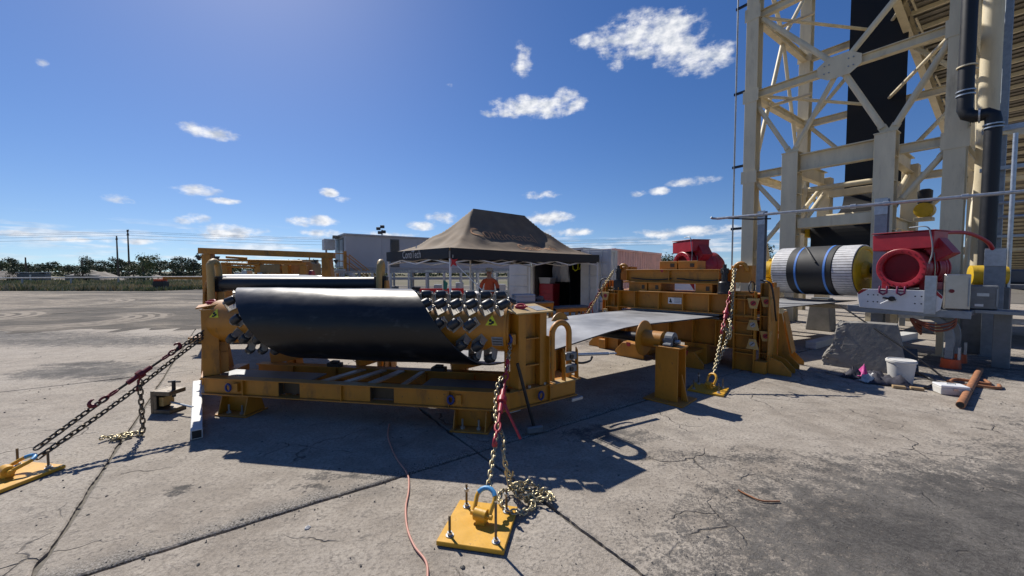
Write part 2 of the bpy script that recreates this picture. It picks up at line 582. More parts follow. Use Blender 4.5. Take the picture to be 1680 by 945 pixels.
# ------------------------------------------------------------------ ground
PHI = R(35.5)
bdir = Vector((math.cos(PHI), math.sin(PHI), 0))       # the way the plant and the paving run
adir = Vector((math.sin(PHI), -math.cos(PHI), 0))

def surface_mat(name, build):
    m = bpy.data.materials.new(name)
    m.use_nodes = True
    t = m.node_tree
    def N(kind, **kw):
        n = t.nodes.new(kind)
        for k, v in kw.items():
            setattr(n, k, v)
        return n
    def link(v, s):
        if isinstance(v, (int, float)):
            s.default_value = v
        elif isinstance(v, tuple):
            s.default_value = v
        else:
            t.links.new(v, s)
    def mth(op, a, b=None, c=None, clamp=False):
        n = N('ShaderNodeMath', operation=op, use_clamp=clamp)
        for i, v in enumerate((a, b, c)):
            if v is not None:
                link(v, n.inputs[i])
        return n.outputs[0]
    def noise(vec, sc, det=6, ro=.6):
        n = N('ShaderNodeTexNoise')
        n.inputs['Scale'].default_value = sc
        n.inputs['Detail'].default_value = det
        n.inputs['Roughness'].default_value = ro
        link(vec, n.inputs['Vector'])
        return n.outputs[0]
    def mr(v, a, b, c=0, d=1, smooth=True):
        n = N('ShaderNodeMapRange')
        if smooth:
            n.interpolation_type = 'SMOOTHSTEP'
        link(v, n.inputs[0])
        for i, q in enumerate((a, b, c, d)):
            n.inputs[i + 1].default_value = q
        return n.outputs[0]
    def mix(f, a, b, mode='MIX'):
        n = N('ShaderNodeMixRGB', blend_type=mode)
        link(f, n.inputs[0])
        link(a + (1,) if isinstance(a, tuple) and len(a) == 3 else a, n.inputs[1])
        link(b + (1,) if isinstance(b, tuple) and len(b) == 3 else b, n.inputs[2])
        return n.outputs[0]
    g = N('ShaderNodeNewGeometry')
    class X: pass
    x = X()
    x.N, x.link, x.mth, x.noise, x.mr, x.mix, x.pos, x.t = N, link, mth, noise, mr, mix, g.outputs['Position'], t
    x.b = t.nodes['Principled BSDF']
    build(x)
    M[name] = m
    return m

STAINS = [(4.4, 2.2, 3.0, 1.1, 0, 1.0), (3.4, 3.2, 1.3, .45, -20, .5), (5.6, 3.6, 1.6, .5, -10, .45), (-7.2, 6.55, 1.25, .5, 0, .95), (-7.7, 7.1, .9, .22, 0, .8),
          (-6.4, 6.1, .6, .2, 0, .6), (-1.55, 2.95, .16, .05, 20, .55), (-2.55, 2.95, .12, .05, 0, .6), (-1.35, 3.15, .5, .07, 30, .45), (1.0, 4.0, .5, .25, -30, .6), (2.0, 3.5, .8, .2, -20, .4),
          (6.5, 4.2, 1.2, .4, 0, .5), (-10.5, 9.5, 5, .9, 5, .7), (-16, 10.2, 6, 1.1, 0, .9), (-4.5, 12, 3, 1.0, 0, .6), (1.5, 9.5, 3, .8, 30, .5), (6.6, 6.3, 2.0, .6, -40, .5), (9, 7, 3, 1.2, 20, .6)]

def concrete(x):
    P = x.pos
    warp = x.N('ShaderNodeTexNoise')
    warp.inputs['Scale'].default_value = 2.2
    warp.inputs['Detail'].default_value = 4
    x.link(P, warp.inputs['Vector'])
    wv = x.N('ShaderNodeVectorMath', operation='MULTIPLY_ADD')
    x.link(warp.outputs['Color'], wv.inputs[0])
    wv.inputs[1].default_value = (.55, .55, 0)
    x.link(P, wv.inputs[2])
    WP = wv.outputs[0]
    big = x.noise(P, .55, 5, .6)
    mid = x.noise(P, 3.2, 6, .68)
    fine = x.noise(P, 38, 5, .7)
    grit = x.noise(P, 190, 3, .6)
    col = x.mix(x.mr(mid, .3, .72), (.225, .193, .157), (.385, .342, .288))
    col = x.mix(x.mr(big, .38, .66, 0, .55), col, (.41, .372, .322))
    col = x.mix(x.mr(fine, .44, .62, 0, .5), col, (.15, .131, .11))
    col = x.mix(x.mr(grit, .56, .68, 0, .6), col, (.50, .46, .41))
    col = x.mix(x.mr(grit, .42, .30, 0, .5), col, (.11, .096, .082))
    # oil and coal-dust stains, each with a shape of its own
    acc = 0.0
    for cx, cy, rx, ry, rot, w in STAINS:
        q = x.N('ShaderNodeVectorMath', operation='MULTIPLY_ADD')
        x.link(WP, q.inputs[0])
        q.inputs[1].default_value = (1 / rx, 1 / ry, 0)
        q.inputs[2].default_value = (-(cx + .27) / rx, -(cy + .27) / ry, 0)
        d = x.N('ShaderNodeVectorMath', operation='DOT_PRODUCT')
        x.link(q.outputs[0], d.inputs[0])
        x.link(q.outputs[0], d.inputs[1])
        acc = x.mth('MAXIMUM', acc, x.mth('MULTIPLY_ADD', d.outputs['Value'], -w, (1.7 if rx > 2.5 and cy < 4 else 1.35) * w))
    brk = x.noise(P, 6.5, 6, .72)
    st = x.mr(x.mth('ADD', acc, x.mth('ADD', x.mth('MULTIPLY', x.mth('SUBTRACT', brk, .50), 3.2), x.mth('MULTIPLY', x.mth('SUBTRACT', fine, .5), 2.6))), .1, 1.1, 0, .88)
    st = x.mth('MULTIPLY', st, x.mr(acc, -.25, .3))
    coal = x.mix(x.mr(fine, .35, .68), (.024, .024, .026), (.105, .101, .096))
    coal = x.mix(x.mr(x.noise(WP, 1.7, 6, .7), .40, .66, 0, .75), coal, x.mix(x.mr(fine, .35, .68), (.10, .095, .088), (.23, .215, .195)))
    col = x.mix(st, col, coal)
    # scattered dark blotches and scuffs
    bl = x.mr(x.noise(WP, 5.0, 6, .62), .63, .70, 0, .55)
    col = x.mix(bl, col, (.12, .108, .095))
    # hairline cracks
    vo = x.N('ShaderNodeTexVoronoi', feature='DISTANCE_TO_EDGE')
    vo.inputs['Scale'].default_value = .95
    x.link(WP, vo.inputs['Vector'])
    ck = x.mth('MULTIPLY', x.mr(vo.outputs['Distance'], .0, .009, 1, 0), x.mr(x.noise(P, .9, 3), .50, .60))
    col = x.mix(x.mth('MULTIPLY', ck, .75), col, (.06, .052, .045))
    # aggregate laid bare along the broken side of the diagonal joint
    dt = x.N('ShaderNodeVectorMath', operation='DOT_PRODUCT')
    x.link(P, dt.inputs[0])
    dt.inputs[1].default_value = tuple(adir)
    tt = x.mth('ADD', dt.outputs['Value'], 3.12)
    strip = x.mth('MULTIPLY', x.mr(tt, -.24, -.02), x.mr(tt, .0, .02, 1, 0))
    strip = x.mth('MULTIPLY', strip, x.mr(x.noise(P, 3.5, 6, .7), .36, .56))
    agg = x.mix(x.mr(x.noise(P, 75, 4, .7), .42, .60), (.13, .118, .10), (.47, .44, .40))
    col = x.mix(x.mth('MULTIPLY', strip, .85), col, agg)
    dash = x.N('ShaderNodeMapping')
    dash.inputs['Scale'].default_value = (4, 14, 1)
    dash.inputs['Rotation'].default_value = (0, 0, R(14))
    x.link(WP, dash.inputs[0])
    col = x.mix(x.mr(x.noise(dash.outputs[0], 1.3, 4, .6), .66, .72, 0, .55), col, (.115, .102, .088))
    # pits and specks
    v2 = x.N('ShaderNodeTexVoronoi')
    v2.inputs['Scale'].default_value = 9
    x.link(WP, v2.inputs['Vector'])
    pit = x.mth('MULTIPLY', x.mr(v2.outputs['Distance'], .06, .16, 1, 0), x.mr(x.noise(P, 2.7, 3), .52, .6))
    col = x.mix(x.mth('MULTIPLY', pit, .6), col, (.09, .08, .07))
    # tyre scuffs: faint stretched marks
    mp = x.N('ShaderNodeMapping')
    mp.inputs['Rotation'].default_value = (0, 0, R(-12))
    mp.inputs['Scale'].default_value = (.5, 3.0, 1)
    x.link(WP, mp.inputs[0])
    sc = x.mr(x.noise(mp.outputs[0], 1.5, 7, .62), .56, .72, 0, .45)
    col = x.mix(sc, col, (.165, .150, .132))
    x.link(col, x.b.inputs['Base Color'])
    x.link(x.mr(mid, .2, .8, .78, .95), x.b.inputs['Roughness'])
    x.b.inputs['Specular IOR Level'].default_value = .3
    h = x.mth('ADD', x.mth('MULTIPLY', fine, .5), x.mth('ADD', x.mth('MULTIPLY', grit, x.mth('ADD', .3, x.mth('ADD', x.mth('MULTIPLY', st, .9), strip))), x.mth('MULTIPLY', mid, 1.4)))
    h = x.mth('SUBTRACT', h, x.mth('ADD', x.mth('MULTIPLY', ck, 1.2), x.mth('MULTIPLY', pit, .8)))
    bp = x.N('ShaderNodeBump')
    bp.inputs['Strength'].default_value = .8
    bp.inputs['Distance'].default_value = .016
    x.link(h, bp.inputs['Height'])
    x.link(bp.outputs[0], x.b.inputs['Normal'])

surface_mat('concrete', concrete)

def dirt(x):
    P = x.pos
    mp = x.N('ShaderNodeMapping')
    mp.inputs['Scale'].default_value = (.045, .15, 1)
    x.link(P, mp.inputs[0])
    band = x.noise(mp.outputs[0], .9, 10, .72)
    mid = x.noise(P, .7, 9, .76)
    fine = x.noise(P, 14, 6, .72)
    col = x.mix(x.mr(band, .44, .58), (.075, .068, .060), (.31, .268, .215))
    col = x.mix(x.mr(mid, .46, .58, 0, .7), col, (.12, .106, .09))
    col = x.mix(x.mr(mid, .60, .70, 0, .5), col, (.36, .33, .285))
    col = x.mix(x.mr(fine, .48, .66, 0, .6), col, (.055, .052, .048))
    # curved tyre tracks
    spx = x.N('ShaderNodeSeparateXYZ')
    x.link(P, spx.inputs[0])
    trk = 0.0
    twin = 0.0
    for cx, cy, ra, rb, fr in ((-15.4, 13.4, 1.5, 3.3, 17), (-20.9, 13.6, 1.6, 3.6, 15), (-12, 24, 6.5, 8.2, 11), (-26, 20, 4.0, 5.6, 12)):
        q = x.N('ShaderNodeVectorMath', operation='MULTIPLY_ADD')
        x.link(P, q.inputs[0])
        q.inputs[1].default_value = (1, 1.15, 0)
        q.inputs[2].default_value = (-cx, -cy * 1.15, 0)
        ln = x.N('ShaderNodeVectorMath', operation='LENGTH')
        x.link(q.outputs[0], ln.inputs[0])
        dd = x.mth('ADD', ln.outputs['Value'], x.mth('MULTIPLY', mid, .35))
        w_ = x.mth('MULTIPLY', x.mr(dd, ra, ra + .3), x.mr(dd, rb - .3, rb, 1, 0))
        w_ = x.mth('MULTIPLY', w_, x.mr(x.mth('SUBTRACT', spx.outputs[0], cx), -.6, .6))
        twin = x.mth('MAXIMUM', twin, w_)
        trk = x.mth('MAXIMUM', trk, x.mth('MULTIPLY', w_, x.mr(x.mth('SINE', x.mth('MULTIPLY', dd, fr)), -.1, .6)))
    trk = x.mth('MULTIPLY', trk, x.mr(x.noise(P, 2.3, 5), .38, .55))
    col = x.mix(x.mth('MULTIPLY', twin, .75), col, (.30, .262, .215))
    col = x.mix(x.mth('MULTIPLY', trk, .85), col, (.065, .058, .05))
    x.link(col, x.b.inputs['Base Color'])
    x.b.inputs['Roughness'].default_value = .95
    x.b.inputs['Specular IOR Level'].default_value = .2
    bp = x.N('ShaderNodeBump')
    bp.inputs['Strength'].default_value = .7
    bp.inputs['Distance'].default_value = .05
    x.link(x.mth('SUBTRACT', x.mth('ADD', mid, x.mth('MULTIPLY', fine, .4)), x.mth('MULTIPLY', trk, .5)), bp.inputs['Height'])
    x.link(bp.outputs[0], x.b.inputs['Normal'])

surface_mat('dirt', dirt)

def farground(x):
    P = x.pos
    a = x.noise(P, .03, 8, .65)
    b = x.noise(P, .4, 8, .65)
    col = x.mix(x.mr(a, .4, .6), (.15, .135, .10), (.115, .115, .062))
    col = x.mix(x.mr(b, .45, .7, 0, .6), col, (.20, .18, .145))
    x.link(col, x.b.inputs['Base Color'])
    x.b.inputs['Roughness'].default_value = .95
    x.b.inputs['Specular IOR Level'].default_value = .1

surface_mat('farground', farground)
mat('joint_fill', (.13, .118, .10), .95, var=.5, vscale=30, bump=.5, bscale=80)

gmb = MB()
gmb.add([(-1800, -300, -.034), (1800, -300, -.034), (1800, 2500, -.034), (-1800, 2500, -.034)], [(0, 1, 2, 3)])
ground = gmb.obj('ground', 'farground')
ground['kind'] = 'structure'
jmb = MB()
jmb.add([(-45, -12, -.030), (60, -12, -.030), (60, 45, -.030), (-45, 45, -.030)], [(0, 1, 2, 3)])
bed = jmb.obj('joint_bed', 'joint_fill', ground)

SJ = [-24, -16.5, -9.0, -.954, 1.83, 6.75, 12.2, 18, 25, 33]
TJ = [-22, -14.5, -8.6, -3.12, 2.6, 8.5, 15]

def wob(p, seed):
    return mnoise.noise(Vector((p.x * 1.7 + seed, p.y * 1.7, seed * .37))) * .016 + mnoise.noise(Vector((p.x * 7 + seed, p.y * 7, 1.3))) * .010 + mnoise.noise(Vector((p.x * 31 + seed, p.y * 31, 4.3))) * .006

for i in range(len(SJ) - 1):
    for j in range(len(TJ) - 1):
        s0, s1, t0, t1 = SJ[i], SJ[i + 1], TJ[j], TJ[j + 1]
        g0 = .009
        gs0, gs1 = (.012 if s0 in (-.954, 1.83) else g0), (.012 if s1 in (-.954, 1.83) else g0)
        gt0, gt1 = (.011 if t0 == -3.12 else g0), (.011 if t1 == -3.12 else g0)
        near = abs((s0 + s1) / 2 - 2) < 9 and abs((t0 + t1) / 2 + 2) < 8
        st = .03 if near else .6
        loop = []
        def run(sa, ta, sb, tb, inn, seed):
            L = math.hypot(sb - sa, tb - ta)
            n = max(2, int(L / st))
            for k in range(n):
                q = k / n
                p = bdir * (sa + (sb - sa) * q) + adir * (ta + (tb - ta) * q)
                w = wob(p, seed) * min(1, min(q, 1 - q) * 12) + max(0, mnoise.noise(Vector((p.x * 3.1, p.y * 3.1, seed * 1.7))) - .35) * .06 * (1 if near else 0)
                loop.append(p + inn * max(-.005, w))
        run(s0 + gs0, t0 + gt0, s1 - gs1, t0 + gt0, adir, 3 + j)
        run(s1 - gs1, t0 + gt0, s1 - gs1, t1 - gt1, -bdir, 11 + i)
        run(s1 - gs1, t1 - gt1, s0 + gs0, t1 - gt1, -adir, 5 + j)
        run(s0 + gs0, t1 - gt1, s0 + gs0, t0 + gt0, bdir, 17 + i)
        dz = rnd.uniform(-.004, 0)
        if i == 3 and j == 2:
            dz = 0
        n = len(loop)
        # chamfered, worn arrises
        c = sum(loop, Vector()) / n
        inner = [p + (c - p).normalized() * .012 for p in loop]
        vs = [(p.x, p.y, dz) for p in inner] + [(p.x, p.y, dz - .007) for p in loop] + [(p.x, p.y, -.032) for p in loop]
        fs = [tuple(range(n))]
        for q in range(2):
            fs += [(q * n + k, (q + 1) * n + k, (q + 1) * n + (k + 1) % n, q * n + (k + 1) % n) for k in range(n)]
        mb = MB()
        mb.add(vs, fs)
        mb.obj('slab', 'concrete', ground)

# loose dirt lying over the far edge of the paving
edge = [(-60, 9.8), (-22, 10.4), (-17, 10.9), (-14.5, 10.6), (-12, 11.4), (-10.5, 11.2), (-8.5, 12.0), (-6, 12.3), (-4.5, 13.4), (-3, 14.8), (0, 16.6), (3, 18.5), (7, 22), (14, 30), (22, 42)]
rows = []
pe = smoothpath([(a, b, 0) for a, b in edge], 8)
for k, p in enumerate(pe):
    j = Vector((mnoise.noise(Vector((k * .35, 1, 0))) * .5, mnoise.noise(Vector((k * .35, 7, 0))) * .9 + mnoise.noise(Vector((k * 1.3, 3, 0))) * .35, 0))
    far = Vector((p.x * 1.25, 46, 0))
    row = []
    for q, u in enumerate((0, .01, .04, .12, .3, .6, 1)):
        w = lerp(p + j * (1 - u), far, u)
        w.z = .003 + min(.022, .3 * u)
        row.append(w)
    rows.append(row)
dm = MB().grid(rows)
dm.obj('dirt_yard', 'dirt').__setitem__('kind', 'structure')

# loose grit and crumbs on the slab
pts_ = []
mb = MB()
def crumb(mb, x, y, r, z=0):
    h = r * rnd.uniform(.5, .9)
    n = 5
    a0 = rnd.random() * 6
    ring = [(x + math.cos(a0 + 6.283 * k / n) * r * rnd.uniform(.7, 1.2), y + math.sin(a0 + 6.283 * k / n) * r * rnd.uniform(.7, 1.2), z + h * rnd.uniform(.1, .35)) for k in range(n)]
    low = [(p[0], p[1], z - .002) for p in ring]
    top = (x + r * rnd.uniform(-.3, .3), y + r * rnd.uniform(-.3, .3), z + h)
    vs = ring + [top] + low
    mb.add(vs, [(k, (k + 1) % n, n) for k in range(n)] + [(n + 1 + k, n + 1 + (k + 1) % n, (k + 1) % n, k) for k in range(n)])
for k in range(2600):
    if k < 1500:       # dusty coal patch
        a, q = rnd.random() * 6.283, math.sqrt(rnd.random())
        x, y = 3.9 + math.cos(a) * q * 3.2, 2.4 + math.sin(a) * q * 1.25
        crumb(mb, x, y, rnd.choice((.003, .004, .005, .007)))
    elif k < 2100:     # beside the joint
        s = rnd.uniform(-1, 6)
        p = bdir * s + adir * (-3.12 + rnd.gauss(-.06, .09))
        crumb(mb, p.x, p.y, rnd.choice((.003, .004, .006)))
    else:
        crumb(mb, rnd.uniform(-7, 8), rnd.uniform(2, 8), rnd.choice((.004, .005, .007, .011)))
o = mb.obj('grit', 'rubble')
o['kind'] = 'stuff'
o['label'] = 'loose dark grit and crumbs scattered on the concrete'
o['category'] = 'grit'

# ------------------------------------------------------------------ belt turning frame (near left)
TA = R(-9.2)
TC = Vector((-.03, 3.95, 0))
Trot = Matrix.Rotation(TA, 4, 'Z')
def TW(x, y, z):
    return TC + Trot @ Vector((x, y, z))

turner = thing('belt_turning_frame', 'large ochre steel frame carrying a drum studded with black rollers', 'belt turner', TC, TA)
AX_Y, AX_Z, TUBE_R, BELT_R = .33, 1.08, .265, .41

# base rails: web, flanges, stiffeners
def rail(p0, p1, z0=.25, z1=.45, w=.13, name='base_rail', pockets=()):
    p0, p1 = Vector(p0), Vector(p1)
    d = (p1 - p0).normalized()
    s = Vector((-d.y, d.x, 0))
    mb = MB()
    c0, c1 = p0 + s * (w / 2), p1 + s * (w / 2)
    t = .013
    for z in (z0 + t / 2, z1 - t / 2):
        mb.bar(V(c0.x, c0.y, z), V(c1.x, c1.y, z), w, t)
    q0, q1 = p0 + s * .045, p1 + s * .045
    L = (p1 - p0).length
    cuts = [0]
    for a, b in pockets:
        cuts += [a, b]
    cuts.append(L)
    for k in range(0, len(cuts), 2):
        a, b = q0 + d * cuts[k], q0 + d * cuts[k + 1]
        mb.bar(V(a.x, a.y, (z0 + z1) / 2), V(b.x, b.y, (z0 + z1) / 2), .012, z1 - z0 - 2 * t)
    o = mb.obj(name, 'ochre', turner, bevel=.003)
    for a, b in pockets:
        a_, b_ = q0 + d * a, q0 + d * b
        m2 = MB()
        for p in (a_, b_):
            m2.bar(V(p.x, p.y, (z0 + z1) / 2) + s * .0, V(p.x, p.y, (z0 + z1) / 2) + s * .07, .01, .15)
        m2.bar(V(a_.x, a_.y, (z0 + z1) / 2) + s * .085, V(b_.x, b_.y, (z0 + z1) / 2) + s * .085, .008, .15)
        m2.obj('fork_pocket', 'steel_edge', o)
    k = .55
    while k < L - .1:
        if not any(a - .03 < k < b + .03 for a, b in pockets):
            p = p0 + d * k + s * .004
            MB().bar(V(p.x, p.y, (z0 + z1) / 2), V(p.x, p.y, (z0 + z1) / 2) + s * .034, .010, z1 - z0 - 2 * t, (0, 0, 1)).obj('stiffener', 'ochre', o)
        k += .62
    return o

fr = rail((-3.68, 0, 0), (0, 0, 0), pockets=((.99, 1.26), (2.12, 2.40)))
rail((.010, .008, 0), (.70, .68, 0))
rail((-4.36, .68, 0), (-3.69, .008, 0))
rail((-3.6, .72, 0), (.05, .72, 0), name='rear_rail')
# deck plates and slats between the rails
for x0, x1 in ((-3.62, -2.35), (-1.0, -.06)):
    mb = MB().box(x0, x1, .135, .43, .428, .446)
    mb.obj('deck_plate', 'grey_steel', turner, bevel=.002)
for x, w, sk in ((-2.18, .09, .16), (-1.90, .09, .16), (-1.60, .10, .10), (-1.22, .06, .0)):
    MB().bar((x, .137, .437), (x + sk, .714, .437), w, .02).obj('deck_slat', 'bracket_steel', turner, bevel=.002)
# cleat blocks lying on the rear rail
for x in (-2.45, -1.02):
    mb = MB().box(x - .09, x + .09, .70, .80, .452, .50).box(x - .05, x + .05, .72, .79, .50, .525)
    mb.obj('cleat', 'black_steel', turner, bevel=.004)
# rear diagonal legs with ribs
for xa, ya, xb, yb in ((-3.5, .86, -2.7, 1.5), (-.9, .86, -.15, 1.3), (-2.2, .86, -1.7, 1.6)):
    MB().bar((xa, ya, .50), (xb, yb, .62), .10, .16).obj('rear_brace', 'ochre', turner, bevel=.004)
for x in (-1.95, -.85, -3.45):
    mb = MB().prism([(x, 1.0, .03), (x, 1.5, .03), (x, 1.35, .62), (x, 1.15, .62)], (.025, 0, 0)).box(x - .12, x + .14, .98, 1.52, 0, .028)
    for dx in (-.1, .1):
        mb.bar((x + dx, 1.25, .03), (x + .012, 1.25, .5), .02, .03)
    mb.obj('rear_leg', 'ochre', turner, bevel=.003)
# feet
def foot(x, y):
    mb = MB()
    mb.box(x - .21, x + .21, y - .03, y + .30, 0, .018)
    mb.box(x - .18, x + .18, y + .12, y + .135, .019, .249)
    mb.box(x - .19, x + .19, y - .0, y + .26, .233, .2485)
    for sx in (-1, 1):
        xx = x + sx * .165
        mb.prism([(xx, y - .02, .019), (xx, y + .29, .019), (xx, y + .22, .232), (xx, y + .045, .232)], (sx * .014, 0, 0))
    o = mb.obj('foot', 'ochre', turner, bevel=.003)
    for sx in (-.09, .09):
        MB().cyl((x + sx, y + .05, .018), (x + sx, y + .05, .042), .026, 6).cyl((x + sx, y + .05, .042), (x + sx, y + .05, .12), .011, 8).obj('anchor_bolt', 'bracket_steel', o, smooth=40)
foot(-3.30, .03); foot(-.43, .03); foot(-3.0, .74); foot(-.3, .74)

# end posts, mirrored left and right
E1 = Vector((.7071, .7071, 0)); N1 = Vector((.7071, -.7071, 0))
def endpost(side):
    def q(e, n, z):                      # along the end edge, outward, up
        p = E1 * e + N1 * n
        p.z = z
        if side < 0:
            p.x = -3.68 - p.x
        return p
    zb, zt = .452, 1.245
    mb = MB()
    # two flanged columns and the web between them
    ce = ((.14, .235), (.43, .525)) if side > 0 else ((.03, .09), (.105, .15))
    for e0, e1 in ce:
        mb.prism([q(e0, -.02, zb), q(e1, -.02, zb), q(e1, -.185, zb), q(e0, -.185, zb)], (0, 0, zt - zb))
    mb.prism([q(ce[0][1] + .001, -.10, zb), q(ce[1][0] - .001, -.10, zb), q(ce[1][0] - .001, -.115, zb), q(ce[0][1] + .001, -.115, zb)], (0, 0, zt - zb))
    o = mb.obj('end_post', 'ochre', turner, bevel=.004)
    for z in ((.68, .97) if side > 0 else ()):
        MB().prism([q(.237, -.03, z), q(.428, -.03, z), q(.428, -.098, z), q(.237, -.098, z)], (0, 0, .012)).obj('stiffener', 'ochre', o)
    # side wing towards the drum, with lip
    MB().prism([q(.125, -.186, zb), q(.125, -.27, zb), q(.125, -.27, .95), q(.125, -.186, zt - .02)], tuple(q(.14, 0, 0) - q(.125, 0, 0))).obj('wing_plate', 'ochre', o, bevel=.002)
    for z in (.70, .98):
        MB().prism([q(.10, -.19, z), q(.123, -.19, z), q(.123, -.26, z), q(.10, -.26, z)], (0, 0, .012)).obj('stiffener', 'ochre', o)
    # sloping cap plate
    cap = MB().prism([q(.08, .03, 1.25), q(.58, .03, 1.25), q(.58, -.30, 1.31), q(.08, -.30, 1.31)], (0, 0, .016))
    co = cap.obj('cap_plate', 'ochre_pale' if side > 0 else 'ochre', turner, bevel=.003)
    if side > 0:
        MB().prism([q(.38, -.02, 1.2765), q(.53, -.02, 1.2765), q(.53, -.19, 1.3072), q(.38, -.19, 1.3072)], (0, 0, .003)).obj('data_plate', 'print_grey', co)
    # red lashing shackle on the cap
    base = q(.26, -.12, 1.307)
    pts = [base + Vector((math.cos(a) * .05 - .02, math.sin(a) * .028 + .01, .012 + .02 * math.sin(a))) for a in [k * math.pi / 10 for k in range(21)]]
    so = MB().tube(pts, .013, 8, closed=True).obj('shackle', 'red_binder', turner, smooth=60)
    MB().cyl(base + Vector((-.08, -.01, .01)), base + Vector((.06, -.012, .014)), .009, 8).obj('shackle_pin', 'red_binder', so, smooth=60)
    # chain lug low on the narrow face
    lp = q(.125, -.09, .985)
    d = (q(.0, 0, 0) - q(1, 0, 0)).normalized()
    lug = MB().bar(lp, lp + d * .055, .10, .12)
    lo = lug.obj('chain_lug', 'ochre', turner, bevel=.01)
    MB().tube([lp + d * .06 + Vector((0, 0, .045 * math.cos(a))) + d.cross(Vector((0, 0, 1))) * (.04 * math.sin(a)) for a in [k * math.pi / 8 for k in range(16)]], .014, 8, closed=True).obj('shackle', 'blue_dark', lo, smooth=60)
    return q
qR = endpost(1)
qL = endpost(-1)
# lifting eyes painted blue on the rails
for x in (-3.30, -.62):
    MB().prism([(x + .05, -.001, .30), (x + .05, -.001, .40), (x + .11, -.001, .40), (x + .11, -.001, .30)], (0, .04, 0)).obj('eye_plate', 'ochre', fr)
    MB().tube([(x + math.cos(a) * .032, -.012, .352 + math.sin(a) * .042) for a in [k * math.pi / 8 for k in range(16)]], .012, 8, closed=True).obj('lifting_ring', 'blue_dark', fr, smooth=60)
p = qR(.42, .012, .35)
ex = (qR(1, 0, 0) - qR(0, 0, 0)).normalized()
MB().tube([p + ex * (math.cos(a) * .032) + Vector((0, 0, math.sin(a) * .042)) for a in [k * math.pi / 8 for k in range(16)]], .012, 8, closed=True).obj('lifting_ring', 'blue_dark', fr, smooth=60)
for e in (.2, .28, .5):
    b0 = qR(e, -.02, .452)
    MB().cyl(b0, b0 + Vector((0, 0, .025)), .018, 6).obj('bolt', 'bracket_steel', turner)

# drum tube with end flanges
drum = MB().cyl((-3.70, AX_Y, AX_Z), (-.02, AX_Y, AX_Z), TUBE_R, 40, up=(0, 1, 0)).obj('drum', 'ochre', turner, smooth=40)
MB().cyl((-.075, AX_Y, AX_Z), (-.045, AX_Y, AX_Z), TUBE_R + .018, 40, up=(0, 1, 0)).obj('drum_flange', 'ochre', drum, smooth=40)
for x0, x1 in ((-.018, .10), (-3.82, -3.702)):
    MB().cyl((x0, AX_Y, AX_Z), (x1, AX_Y, AX_Z), .10, 20, up=(0, 1, 0)).obj('drum_stub', 'ochre', drum, smooth=40)

# black rollers on brackets
mr_ = MB()
prof = [(-.056, .022), (-.055, .036), (-.050, .044), (-.040, .049), (.040, .049), (.050, .044), (.055, .036), (.056, .020)]
mr_.lathe(prof, (0, 0, 0), (1, 0, 0), 14)
ROLL = mr_.mesh('roller', ['rubber'], 50)
mk = MB().box(-.078, .078, -.05, .05, -.105, -.09)
for sx in (-1, 1):
    mk.prism([(sx * .067, -.04, -.09), (sx * .067, .04, -.09), (sx * .067, .03, .01), (sx * .067, .0, .025), (sx * .067, -.03, .01)], (sx * .007, 0, 0))
mk.cyl((-.082, 0, 0), (.082, 0, 0), .011, 8)
BRK = mk.mesh('roller_bracket', ['bracket_steel'])
xR = lambda th: -1.20 + 1.02 * th / 180
xL = lambda th: -3.47 + 1.02 * th / 180
BETA = R(40)
for ri, th in enumerate((-42, 0, 40, 78, 116, 152)):
    t = R(th)
    n = Vector((0, -math.sin(t), math.cos(t)))
    tg = Vector((0, -math.cos(t), -math.sin(t)))
    p_ = (tg * math.cos(BETA) + Vector((1, 0, 0)) * math.sin(BETA)).normalized()
    axv = p_.cross(n)
    rot = Matrix((axv, p_, n)).transposed().to_quaternion()
    x = (-.08 if ri < 3 else -.16) - (.075 if ri % 2 else 0)
    while x > -3.58:
        onR = x > xR(th) - .10
        onL = xL(th) - {-42: .3, 0: .3, 40: .17, 78: .22, 116: .50, 152: .62}[th] < x < xL(th) + .10
        if (onR and (th < 130 or x < -.1)) or onL:
            if not ((ri == 3 and x > -.33) or (ri == 4 and x > -.30)):
                c = Vector((x, AX_Y, AX_Z)) + n * (BELT_R - .055)
                bk = put('roller_bracket', BRK, drum, c, rot)
                put('roller', ROLL, drum, c, rot)
        x -= .172

